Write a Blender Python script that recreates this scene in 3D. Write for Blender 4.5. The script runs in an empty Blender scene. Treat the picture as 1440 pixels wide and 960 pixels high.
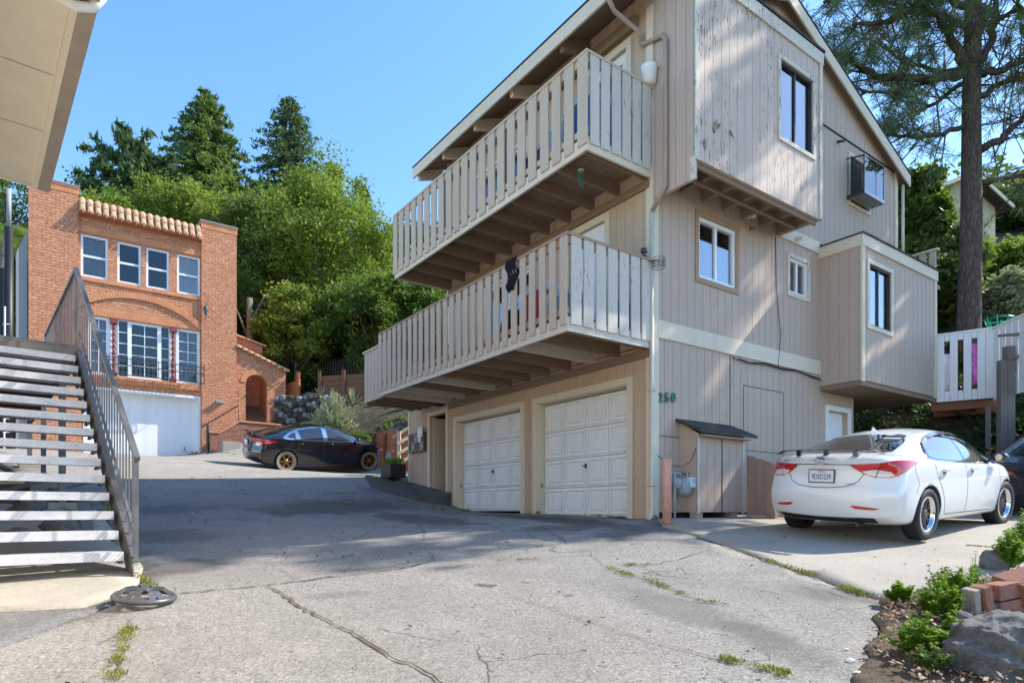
import bpy, bmesh, math, random
import numpy as np
from mathutils import Vector, Matrix
from mathutils.geometry import delaunay_2d_cdt
from mathutils.bvhtree import BVHTree
R_ = math.radians
scene = bpy.context.scene
COL = scene.collection
FPX, HX, HY = 900.0, 720.0, 718.0          # focal length in photo pixels, principal column, horizon row
RA = math.atan2(.5828, .8126)               # heading of the tan building's street front
AX = np.array([.8126, .5828]); LX = np.array([-.5828, .8126])
SUN_DIR = (.950, .312); SUN_EL = R_(41)

# ------------------------------------------------------------------ materials
MATS = {}
def nodes(name):
    m = bpy.data.materials.new(name); m.use_nodes = True
    nt = m.node_tree; nt.nodes.clear()
    out = nt.nodes.new('ShaderNodeOutputMaterial')
    MATS[name] = m
    return m, nt, out
def N(nt, t, **kw):
    n = nt.nodes.new(t)
    for k, v in kw.items():
        if k in n.inputs: n.inputs[k].default_value = v
        else: setattr(n, k, v)
    return n
def ramp(nt, fac, stops, interp='LINEAR'):
    r = nt.nodes.new('ShaderNodeValToRGB'); r.color_ramp.interpolation = interp
    el = r.color_ramp.elements
    while len(el) < len(stops): el.new(.5)
    for e, (p, c) in zip(el, stops):
        e.position = p; e.color = (*c, 1) if len(c) == 3 else c
    nt.links.new(fac, r.inputs[0]); return r.outputs[0]
def coords(nt, kind='Object', scale=(1, 1, 1)):
    t = nt.nodes.new('ShaderNodeTexCoord'); mp = nt.nodes.new('ShaderNodeMapping')
    mp.inputs['Scale'].default_value = scale
    nt.links.new(t.outputs[kind], mp.inputs[0]); return mp.outputs[0]
def noise(nt, vec, scale, detail=4, rough=.55, dist=0):
    n = N(nt, 'ShaderNodeTexNoise', Scale=scale, Detail=detail, Roughness=rough, Distortion=dist)
    nt.links.new(vec, n.inputs['Vector']); return n.outputs['Fac']
def mix(nt, fac, a, b, mode='MIX'):
    m = nt.nodes.new('ShaderNodeMix'); m.data_type = 'RGBA'; m.blend_type = mode
    for i, v in ((0, fac), (6, a), (7, b)):
        if isinstance(v, (int, float)): m.inputs[i].default_value = v
        elif isinstance(v, tuple): m.inputs[i].default_value = (*v, 1) if len(v) == 3 else v
        else: nt.links.new(v, m.inputs[i])
    return m.outputs[2]
def math_(nt, op, a, b=0.0, c=0.0):
    m = nt.nodes.new('ShaderNodeMath'); m.operation = op
    for i, v in enumerate((a, b, c)):
        if isinstance(v, (int, float)): m.inputs[i].default_value = v
        else: nt.links.new(v, m.inputs[i])
    return m.outputs[0]
def bump(nt, h, strength, dist):
    b = N(nt, 'ShaderNodeBump', Strength=strength, Distance=dist); nt.links.new(h, b.inputs['Height']); return b.outputs[0]
def pbsdf(nt, out, color, rough=.6, metal=0, normal=None, spec=.5, coat=0):
    p = nt.nodes.new('ShaderNodeBsdfPrincipled')
    for key, v in (('Base Color', color), ('Roughness', rough), ('Metallic', metal), ('Specular IOR Level', spec), ('Coat Weight', coat)):
        if isinstance(v, (int, float)): p.inputs[key].default_value = v
        elif isinstance(v, tuple): p.inputs[key].default_value = (*v, 1)
        else: nt.links.new(v, p.inputs[key])
    if coat: p.inputs['Coat Roughness'].default_value = .04
    if normal is not None: nt.links.new(normal, p.inputs['Normal'])
    nt.links.new(p.outputs[0], out.inputs[0]); return p
def plain(name, c, rough=.6, metal=0, var=.12, scale=3.0, bmp=.15, coat=0, spec=.5, kind='Object'):
    """paint or metal with some wear so that it is never one flat colour"""
    m, nt, out = nodes(name); v = coords(nt, kind)
    n1 = noise(nt, v, scale, 6, .65)
    lo = tuple(x * (1 - var) for x in c); hi = tuple(min(1, x * (1 + var)) for x in c)
    col = ramp(nt, n1, [(.3, lo), (.7, hi)])
    nn = None
    if bmp: nn = bump(nt, noise(nt, v, scale * 14, 3), bmp, .004)
    pbsdf(nt, out, col, rough, metal, nn, spec, coat); return m
def paint_siding(name, c, dirt=(.20, .17, .14), wear=.0, grain=1.0):
    """painted plywood siding: vertical grain, soft staining, optional peeling down to grey wood"""
    m, nt, out = nodes(name); v = coords(nt, 'UV'); vg = coords(nt, 'UV', (26, 1.6, 1)); vb = coords(nt, 'UV', (3.5, .25, 1))
    g = noise(nt, vg, 2.0, 6, .7); b = noise(nt, vb, 1.0, 5, .6); big = noise(nt, v, .7, 5, .6)
    c1 = ramp(nt, g, [(.25, tuple(x * .86 for x in c)), (.6, c), (.85, tuple(min(1, x * 1.1) for x in c))])
    c2 = mix(nt, math_(nt, 'MULTIPLY', ramp(nt, b, [(.47, (0, 0, 0)), (.75, (1, 1, 1))]), .62), c1, tuple(x * .72 + y * .2 for x, y in zip(c, dirt)))
    c3 = mix(nt, math_(nt, 'MULTIPLY', ramp(nt, big, [(.35, (0, 0, 0)), (.7, (1, 1, 1))]), .35), c2, tuple(min(1, x * 1.18) for x in c))
    if wear:
        vw = coords(nt, 'UV', (9, 1.3, 1)); w1 = noise(nt, vw, 3.0, 8, .75); w2 = noise(nt, v, 1.1, 3)
        w = math_(nt, 'ADD', w1, math_(nt, 'MULTIPLY', w2, .35))
        mask = ramp(nt, w, [(.86 - wear * .3, (0, 0, 0)), (.885 - wear * .3, (1, 1, 1))])
        wood = ramp(nt, g, [(.3, (.10, .085, .07)), (.7, (.26, .22, .18))])
        c3 = mix(nt, mask, c3, wood)
    pbsdf(nt, out, c3, .72, 0, bump(nt, g, .35 * grain, .003), .3); return m
def glass(name, tint=(.9, .93, .95), refl=.32, see=.7):
    m, nt, out = nodes(name)
    v = coords(nt); nz = bump(nt, noise(nt, v, .9, 1), .02, .02)
    gl = N(nt, 'ShaderNodeBsdfGlossy', Color=(.9, .95, 1, 1), Roughness=.015); nt.links.new(nz, gl.inputs['Normal'])
    tr = N(nt, 'ShaderNodeBsdfTransparent', Color=(*[t * see for t in tint], 1))
    fr = N(nt, 'ShaderNodeFresnel', IOR=1.5)
    f = math_(nt, 'MINIMUM', math_(nt, 'ADD', fr.outputs[0], refl), .95)
    mx = nt.nodes.new('ShaderNodeMixShader'); nt.links.new(f, mx.inputs[0]); nt.links.new(tr.outputs[0], mx.inputs[1]); nt.links.new(gl.outputs[0], mx.inputs[2])
    nt.links.new(mx.outputs[0], out.inputs[0]); return m
def foliage(name, lo, mid, hi, trans=.35, scale=.8):
    m, nt, out = nodes(name); v = coords(nt)
    n1 = noise(nt, v, scale, 3); n2 = noise(nt, v, scale * 9, 2)
    f = math_(nt, 'ADD', math_(nt, 'MULTIPLY', n1, .6), math_(nt, 'MULTIPLY', n2, .4))
    col = ramp(nt, f, [(.33, lo), (.5, mid), (.66, hi)])
    d = N(nt, 'ShaderNodeBsdfPrincipled', Roughness=.55); nt.links.new(col, d.inputs['Base Color']); d.inputs['Specular IOR Level'].default_value = .25
    t = nt.nodes.new('ShaderNodeBsdfTranslucent'); nt.links.new(mix(nt, .5, col, (.16, .22, .02)), t.inputs[0])
    mx = nt.nodes.new('ShaderNodeMixShader'); mx.inputs[0].default_value = trans
    nt.links.new(d.outputs[0], mx.inputs[1]); nt.links.new(t.outputs[0], mx.inputs[2]); nt.links.new(mx.outputs[0], out.inputs[0]); return m

def make_materials():
    TAN = (.49, .385, .315)
    paint_siding('siding', TAN); paint_siding('siding_worn', (.56, .45, .38), wear=.36)
    paint_siding('siding_bounce', (.52, .385, .275))  # same paint as the street side, warm bounced light put into the colour
    paint_siding('trim', (.68, .60, .47), wear=.08); paint_siding('trim_worn', (.62, .57, .48), wear=.40)
    paint_siding('baluster', (.52, .43, .335), wear=.03); paint_siding('baluster_lit', (.57, .53, .47), wear=.22)  # end boards peel; their whiter tone is light put into the colour
    paint_siding('joist', (.25, .175, .12)); paint_siding('joist_white', (.60, .56, .48), wear=.1)
    paint_siding('garage_white', (.80, .83, .85), wear=.03, grain=.3); paint_siding('white_wood', (.78, .79, .80), wear=.12)
    paint_siding('white_door', (.80, .81, .84), grain=.2)
    paint_siding('grey_siding', (.30, .32, .34)); paint_siding('orange_wood', (.38, .115, .045), grain=1.5); paint_siding('brown_wood', (.20, .09, .05))
    paint_siding('weathered_wood', (.17, .15, .135), grain=2); paint_siding('old_board', (.33, .235, .19), wear=.3, grain=2)
    paint_siding('cream_siding', (.55, .48, .34)); paint_siding('rusty_wood', (.38, .25, .17), wear=.3)
    plain('soffit_stucco', (.78, .69, .55), .85, var=.08, scale=1.2); plain('gutter_brown', (.36, .30, .235), .5, var=.1)
    plain('pipe_tan', (.36, .28, .22), .5); plain('pipe_cream', (.60, .55, .43), .5)
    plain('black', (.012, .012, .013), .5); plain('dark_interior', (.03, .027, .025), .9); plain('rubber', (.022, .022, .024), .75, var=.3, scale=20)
    plain('white_plastic', (.78, .8, .82), .4, var=.04); plain('pink_post', (.62, .33, .25), .8, var=.15, scale=8)
    plain('meter_grey', (.30, .36, .38), .45, var=.2, scale=12); plain('meter_white', (.7, .72, .72), .4)
    plain('teal', (.03, .14, .13), .5); plain('iron', (.03, .03, .032), .45); plain('green_iron', (.03, .09, .07), .5)
    plain('blue_cloth', (.03, .16, .5), .8); plain('pale_blue', (.35, .55, .75), .6); plain('red_plastic', (.5, .04, .03), .4); plain('white_cloth', (.7, .7, .72), .9)
    plain('black_cloth', (.008, .008, .012), .95); plain('curtain', (.62, .62, .66), .9, var=.1, scale=6); plain('curtain_dark', (.30, .29, .34), .9, var=.2, scale=6)
    plain('red_column', (.20, .045, .04), .6, var=.3, scale=8); plain('plaque', (.13, .10, .09), .4, .3, var=.2); plain('rust', (.35, .16, .08), .8, var=.4, scale=15)
    plain('chrome', (.75, .75, .76), .12, 1, var=.05, bmp=0); plain('tail_red', (.55, .012, .02), .12, var=.15, scale=9, coat=1, bmp=0); plain('tail_clear', (.72, .66, .68), .15, var=.15, scale=25, coat=1, bmp=0)
    plain('white_paint', (.80, .80, .80), .28, var=.015, bmp=0, coat=1); plain('black_paint', (.006, .007, .011), .22, var=.1, bmp=0, coat=1); plain('navy_paint', (.008, .012, .022), .25, var=.1, bmp=0, coat=1)
    plain('car_glass', (.018, .021, .024), .03, var=.1, bmp=0, coat=1, spec=.9); plain('gloss_black', (.012, .012, .013), .15, bmp=0, coat=1)
    plain('rim_silver', (.62, .63, .65), .22, .9, var=.05, bmp=0); plain('rim_dark', (.09, .09, .10), .3, .7, bmp=0); plain('rim_gold', (.26, .16, .06), .35, .7, bmp=0)
    plain('tyre_dusty', (.30, .27, .22), .8, var=.25, scale=9); plain('tread_cap', (.62, .60, .62), .4); plain('cover_grey', (.10, .102, .108), .35, .3, var=.25, scale=12)
    plain('sidewalk_dark', (.09, .085, .08), .9, var=.3, scale=4, bmp=.5); plain('plate_face', (.75, .76, .78), .4, var=.03, bmp=0); plain('plate_blue', (.03, .05, .16), .4); plain('magenta_cloth', (.36, .10, .34), .8, var=.7, scale=9)
    plain('green_plastic', (.03, .5, .3), .5); plain('terracotta', (.42, .17, .09), .8, var=.2, scale=5); plain('bedroom', (.2, .17, .14), .9)
    glass('window_glass', refl=.0, see=.92); glass('window_bright', refl=.17, see=.8)
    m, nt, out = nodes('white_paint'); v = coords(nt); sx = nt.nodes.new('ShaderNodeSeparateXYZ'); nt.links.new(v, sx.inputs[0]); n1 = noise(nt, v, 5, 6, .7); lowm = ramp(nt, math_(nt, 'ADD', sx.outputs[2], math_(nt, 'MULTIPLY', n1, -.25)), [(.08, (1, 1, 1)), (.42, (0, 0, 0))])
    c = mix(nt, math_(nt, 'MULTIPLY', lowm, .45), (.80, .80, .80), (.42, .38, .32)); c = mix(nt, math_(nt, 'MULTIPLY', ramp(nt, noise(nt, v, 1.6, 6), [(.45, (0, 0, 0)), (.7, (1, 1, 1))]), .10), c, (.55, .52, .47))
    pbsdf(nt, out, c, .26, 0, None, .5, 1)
    # steel with chequer-plate relief on the treads
    m, nt, out = nodes('stair_steel'); v = coords(nt); n1 = noise(nt, v, 4, 6, .7)
    pbsdf(nt, out, ramp(nt, n1, [(.3, (.085, .085, .09)), (.6, (.15, .15, .155)), (.8, (.17, .14, .12))]), .5, .35, bump(nt, noise(nt, v, 50, 3), .2, .003))
    m, nt, out = nodes('tread_plate'); v = coords(nt, 'Object', (1, 1, 1)); n1 = noise(nt, v, 6, 6, .7)
    w1 = N(nt, 'ShaderNodeTexWave', Scale=16.0, Distortion=.3); w1.bands_direction = 'DIAGONAL'; nt.links.new(v, w1.inputs[0]); col = ramp(nt, n1, [(.3, (.48, .48, .50)), (.7, (.68, .69, .72))])
    pbsdf(nt, out, mix(nt, ramp(nt, w1.outputs['Fac'], [(.3, (.75, .75, .75)), (.6, (1, 1, 1))]), mix(nt, .25, col, (.22, .20, .18)), col), .5, .15, bump(nt, w1.outputs['Fac'], .5, .006))
    # asphalt
    def asphalt(name, base, warm, patchy=.5, stains=()):
        m, nt, out = nodes(name); v = coords(nt)
        vo = N(nt, 'ShaderNodeTexVoronoi', Scale=70.0); nt.links.new(v, vo.inputs['Vector'])
        bw = N(nt, 'ShaderNodeRGBToBW'); nt.links.new(vo.outputs['Color'], bw.inputs[0])
        c = ramp(nt, bw.outputs[0], [(.12, tuple(x * .45 for x in base)), (.45, base), (.72, warm), (.9, tuple(min(1, x * 1.55) for x in warm))])
        fine = noise(nt, v, 160, 3, .7); c = mix(nt, .35, c, ramp(nt, fine, [(.3, tuple(x * .5 for x in base)), (.7, tuple(x * 1.5 for x in warm))]))
        big = noise(nt, v, .55, 6, .62, .6); mid = noise(nt, v, 2.3, 6, .65)
        c = mix(nt, math_(nt, 'MULTIPLY', ramp(nt, big, [(.42, (0, 0, 0)), (.62, (1, 1, 1))]), patchy), c, tuple(x * .62 for x in base))
        c = mix(nt, math_(nt, 'MULTIPLY', ramp(nt, mid, [(.5, (0, 0, 0)), (.75, (1, 1, 1))]), .4), c, tuple(x * 1.25 for x in warm))
        # hairline crazing, only in places
        dv = mix(nt, .12, v, noise(nt, v, 3.0, 4)) if False else v
        ad = nt.nodes.new('ShaderNodeVectorMath'); ad.operation = 'ADD'; nt.links.new(v, ad.inputs[0])
        nn = N(nt, 'ShaderNodeTexNoise', Scale=2.2, Detail=5.0); nt.links.new(v, nn.inputs['Vector']); sc = nt.nodes.new('ShaderNodeVectorMath'); sc.operation = 'SCALE'; sc.inputs[3].default_value = .55
        nt.links.new(nn.outputs['Color'], sc.inputs[0]); nt.links.new(sc.outputs[0], ad.inputs[1])
        cv = N(nt, 'ShaderNodeTexVoronoi', Scale=.85); cv.feature = 'DISTANCE_TO_EDGE'; nt.links.new(ad.outputs[0], cv.inputs['Vector'])
        msk = math_(nt, 'MULTIPLY', ramp(nt, cv.outputs['Distance'], [(.0, (1, 1, 1)), (.012, (0, 0, 0))]), ramp(nt, noise(nt, v, .9, 3), [(.48, (0, 0, 0)), (.6, (1, 1, 1))]))
        c = mix(nt, math_(nt, 'MULTIPLY', msk, .75), c, (.03, .028, .025))
        for (lx, ly, ang, sx, sy, am) in stains:
            mp = nt.nodes.new('ShaderNodeMapping'); mp.vector_type = 'TEXTURE'; tc = nt.nodes.new('ShaderNodeTexCoord'); nt.links.new(tc.outputs['Object'], mp.inputs[0]); mp.inputs['Location'].default_value = (lx, ly, 0); mp.inputs['Rotation'].default_value = (0, 0, ang); mp.inputs['Scale'].default_value = (sx, sy, 30)
            gr = nt.nodes.new('ShaderNodeTexGradient'); gr.gradient_type = 'SPHERICAL'; nt.links.new(mp.outputs[0], gr.inputs[0]); sm = math_(nt, 'ADD', gr.outputs['Fac'], math_(nt, 'MULTIPLY', math_(nt, 'SUBTRACT', mid, .5), 1.5))
            c = mix(nt, math_(nt, 'MULTIPLY', ramp(nt, sm, [(.22, (0, 0, 0)), (.55, (1, 1, 1))]), am), c, tuple(x * .42 for x in base))
        h = math_(nt, 'ADD', math_(nt, 'MULTIPLY', bw.outputs[0], .6), math_(nt, 'SUBTRACT', fine, math_(nt, 'MULTIPLY', msk, 1.5)))
        pbsdf(nt, out, c, .9, 0, bump(nt, h, .55, .008), .25)
    asphalt('asphalt', (.235, .222, .204), (.295, .278, .254), .34, ((-3.3, 12.2, 1.2, 3.2, 1.5, .85), (-1.4, 10.4, 2.3, 2.2, .8, .8), (-2.4, 16.2, .6, 2.2, 1.0, .8), (.6, 10.6, 2.15, 2.9, .7, .95), (.9, 9.2, .3, 1.2, .5, .7), (-6.0, 10.2, .8, 2.0, .8, .5), (1.35, 5.0, -1.05, 1.5, .40, .42), (1.75, 4.2, -1.2, 1.0, .3, .4), (3.0, 5.4, -.6, .9, .5, .6), (-3.4, 6.7, .5, .5, .6, .8), (-1.5, 5.5, .2, .5, .2, .35), (3.3, 4.4, 1.2, 1.2, .35, .6), (-4.6, 8.2, .2, 1.5, .8, .5), (1.6, 8.6, .9, 1.6, .5, .6))); asphalt('asphalt_dark', (.135, .132, .13), (.175, .17, .165), .5)
    asphalt('asphalt_upper', (.30, .275, .24), (.36, .33, .29), .2); asphalt('asphalt_grey', (.15, .147, .145), (.19, .185, .18), .4)
    m, nt, out = nodes('concrete'); v = coords(nt); a = noise(nt, v, 1.1, 7, .65); b = noise(nt, v, 45, 4, .7); st = noise(nt, v, 4, 6, .75)
    c = ramp(nt, a, [(.3, (.25, .225, .19)), (.5, (.34, .305, .255)), (.72, (.41, .37, .315))])
    c = mix(nt, .45, c, ramp(nt, b, [(.3, (.24, .215, .18)), (.7, (.52, .48, .42))])); c = mix(nt, math_(nt, 'MULTIPLY', ramp(nt, st, [(.58, (0, 0, 0)), (.7, (1, 1, 1))]), .35), c, (.17, .15, .12))
    pbsdf(nt, out, c, .88, 0, bump(nt, b, .4, .006), .25)
    m, nt, out = nodes('dirt'); v = coords(nt); a = noise(nt, v, 1.3, 8, .7); b = noise(nt, v, 22, 6, .8)
    c = mix(nt, .5, ramp(nt, a, [(.3, (.07, .05, .035)), (.55, (.16, .125, .09)), (.75, (.24, .2, .15))]), ramp(nt, b, [(.35, (.04, .03, .02)), (.65, (.25, .2, .14))]))
    pbsdf(nt, out, c, .95, 0, bump(nt, b, 1.0, .03), .2)
    m, nt, out = nodes('hill_soil'); v = coords(nt); a = noise(nt, v, .5, 8, .7, .5); b = noise(nt, v, 5, 7, .8)
    c = mix(nt, .5, ramp(nt, a, [(.35, (.05, .045, .03)), (.5, (.15, .125, .09)), (.62, (.06, .07, .03)), (.75, (.28, .24, .18))]), ramp(nt, b, [(.35, (.03, .03, .015)), (.65, (.26, .22, .16))]))
    pbsdf(nt, out, c, .95, 0, bump(nt, b, 1.0, .25), .2)
    m, nt, out = nodes('rock'); v = coords(nt); a = noise(nt, v, 3.2, 9, .72, .8); b = noise(nt, v, 19, 8, .8); mg = noise(nt, v, 1.6, 4)
    c = ramp(nt, a, [(.3, (.20, .205, .21)), (.45, (.36, .37, .385)), (.58, (.55, .56, .57)), (.72, (.78, .78, .76))])
    c = mix(nt, .4, c, ramp(nt, b, [(.35, (.09, .09, .09)), (.62, (.5, .5, .5))])); c = mix(nt, math_(nt, 'MULTIPLY', ramp(nt, mg, [(.5, (0, 0, 0)), (.62, (1, 1, 1))]), .5), c, (.33, .27, .17))
    pbsdf(nt, out, c, .9, 0, bump(nt, math_(nt, 'ADD', b, math_(nt, 'MULTIPLY', noise(nt, v, 60, 5, .8), .5)), 1.0, .11), .25)
    def brick(name, c1, c2, mortar, wet=.5):
        m, nt, out = nodes(name); v = coords(nt, 'UV')
        br = N(nt, 'ShaderNodeTexBrick'); br.offset = .5
        br.inputs['Scale'].default_value = 1; br.inputs['Brick Width'].default_value = .25; br.inputs['Row Height'].default_value = .102; br.inputs['Mortar Size'].default_value = .012; br.inputs['Mortar Smooth'].default_value = .2
        nt.links.new(v, br.inputs['Vector']); br.inputs['Color1'].default_value = (*c1, 1); br.inputs['Color2'].default_value = (*c2, 1); br.inputs['Mortar'].default_value = (*mortar, 1)
        g = noise(nt, v, 9, 6, .7); s = noise(nt, v, .6, 5)
        v4 = coords(nt, 'UV', (4.0, 9.8, 1)); wn = N(nt, 'ShaderNodeTexVoronoi', Scale=1.0); wn.distance = 'CHEBYCHEV'; nt.links.new(v4, wn.inputs['Vector']); wb = N(nt, 'ShaderNodeRGBToBW'); nt.links.new(wn.outputs['Color'], wb.inputs[0])
        c = mix(nt, .45, mix(nt, .5, br.outputs['Color'], mix(nt, 1.0, br.outputs['Color'], ramp(nt, wb.outputs[0], [(.2, (.55, .5, .5)), (.5, (1, 1, 1)), (.8, (1, 1, 1))]), 'MULTIPLY')), ramp(nt, g, [(.3, tuple(x * .55 for x in c1)), (.7, tuple(min(1, x * 1.5) for x in c2))])); c = mix(nt, math_(nt, 'MULTIPLY', ramp(nt, s, [(.5, (0, 0, 0)), (.75, (1, 1, 1))]), .25), c, tuple(x * .7 for x in c1))
        h = math_(nt, 'ADD', math_(nt, 'MULTIPLY', br.outputs['Fac'], -1.0), math_(nt, 'MULTIPLY', g, .5))
        pbsdf(nt, out, c, .85, 0, bump(nt, h, .9, .02), .25)
    brick('brick', (.50, .19, .10), (.68, .33, .19), (.20, .10, .07)); brick('brick_old', (.28, .115, .075), (.36, .16, .11), (.22, .17, .14))
    m, nt, out = nodes('brick_single'); v = coords(nt); g = noise(nt, v, 14, 6, .7); big = noise(nt, v, 2.5, 3)
    pbsdf(nt, out, mix(nt, .5, ramp(nt, g, [(.3, (.48, .18, .08)), (.7, (.78, .36, .18))]), ramp(nt, big, [(.35, (.50, .19, .085)), (.65, (.74, .33, .16))])), .85, 0, bump(nt, g, .5, .01))
    m, nt, out = nodes('paver_brick'); v = coords(nt); g = noise(nt, v, 22, 7, .75); big = noise(nt, v, 5, 4)
    pbsdf(nt, out, mix(nt, .5, ramp(nt, g, [(.3, (.20, .075, .05)), (.7, (.42, .2, .14))]), ramp(nt, big, [(.35, (.22, .09, .06)), (.65, (.40, .2, .15))])), .9, 0, bump(nt, g, .8, .01))
    m, nt, out = nodes('roof_tile'); v = coords(nt); g = noise(nt, v, 3.5, 5, .7); g2 = noise(nt, v, 30, 4)
    pbsdf(nt, out, mix(nt, .3, ramp(nt, g, [(.32, (.52, .23, .12)), (.5, (.62, .36, .20)), (.68, (.70, .52, .34))]), ramp(nt, g2, [(.3, (.3, .18, .1)), (.7, (.75, .55, .38))])), .8, 0, bump(nt, g2, .4, .01))
    m, nt, out = nodes('shingle'); v = coords(nt, 'UV'); w = N(nt, 'ShaderNodeTexBrick'); w.inputs['Scale'].default_value = 1; w.inputs['Brick Width'].default_value = .3; w.inputs['Row Height'].default_value = .14; w.inputs['Mortar Size'].default_value = .006
    nt.links.new(v, w.inputs['Vector']); w.inputs['Color1'].default_value = (.05, .047, .045, 1); w.inputs['Color2'].default_value = (.085, .08, .075, 1); w.inputs['Mortar'].default_value = (.01, .01, .01, 1)
    pbsdf(nt, out, w.outputs['Color'], .9, 0, bump(nt, w.outputs['Fac'], -.6, .01), .2)
    m, nt, out = nodes('bark'); v = coords(nt, 'Object', (1, 1, .22)); a = noise(nt, v, 9, 8, .8, .6); vv = N(nt, 'ShaderNodeTexVoronoi', Scale=15.0); vv.feature = 'DISTANCE_TO_EDGE'; nt.links.new(v, vv.inputs['Vector'])
    c = mix(nt, ramp(nt, vv.outputs['Distance'], [(0, (.35, .35, .35)), (.22, (1, 1, 1))]), (.05, .037, .03), ramp(nt, a, [(.3, (.09, .065, .055)), (.7, (.24, .18, .15))]))
    pbsdf(nt, out, c, .95, 0, bump(nt, math_(nt, 'ADD', vv.outputs['Distance'], a), 1.0, .06), .15)
    m, nt, out = nodes('pale_bark'); v = coords(nt, 'Object', (1, 1, .3)); a = noise(nt, v, 5, 7, .7)
    pbsdf(nt, out, ramp(nt, a, [(.3, (.10, .085, .07)), (.7, (.27, .24, .2))]), .9, 0, bump(nt, a, .6, .03), .2)
    foliage('leaf_bright', (.10, .18, .03), (.24, .34, .06), (.44, .50, .12), .5)
    foliage('leaf_mid', (.05, .11, .025), (.13, .22, .045), (.27, .36, .08), .42)
    foliage('leaf_dark', (.03, .065, .02), (.07, .12, .035), (.13, .19, .05), .4)
    foliage('leaf_olive', (.06, .115, .03), (.16, .23, .06), (.34, .38, .13), .42)
    foliage('leaf_redwood', (.06, .13, .04), (.14, .23, .07), (.25, .33, .10), .45)
    foliage('leaf_cypress', (.035, .08, .04), (.08, .15, .065), (.15, .22, .09), .35)
    foliage('needle', (.06, .11, .05), (.13, .20, .09), (.24, .31, .14), .45, 1.5)
    foliage('needle_dry', (.20, .17, .06), (.30, .26, .10), (.40, .35, .16), .35)
    foliage('leaf_silver', (.32, .34, .20), (.46, .48, .30), (.60, .60, .42), .3, 4)
    foliage('leaf_herb', (.11, .22, .02), (.21, .38, .04), (.34, .50, .08), .5, 6)
    foliage('grass', (.13, .15, .03), (.24, .26, .06), (.36, .35, .12), .4, 5)
    foliage('ivy', (.02, .045, .022), (.045, .085, .038), (.09, .14, .05), .3, 2)
make_materials()
def M(n): return MATS[n]

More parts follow.
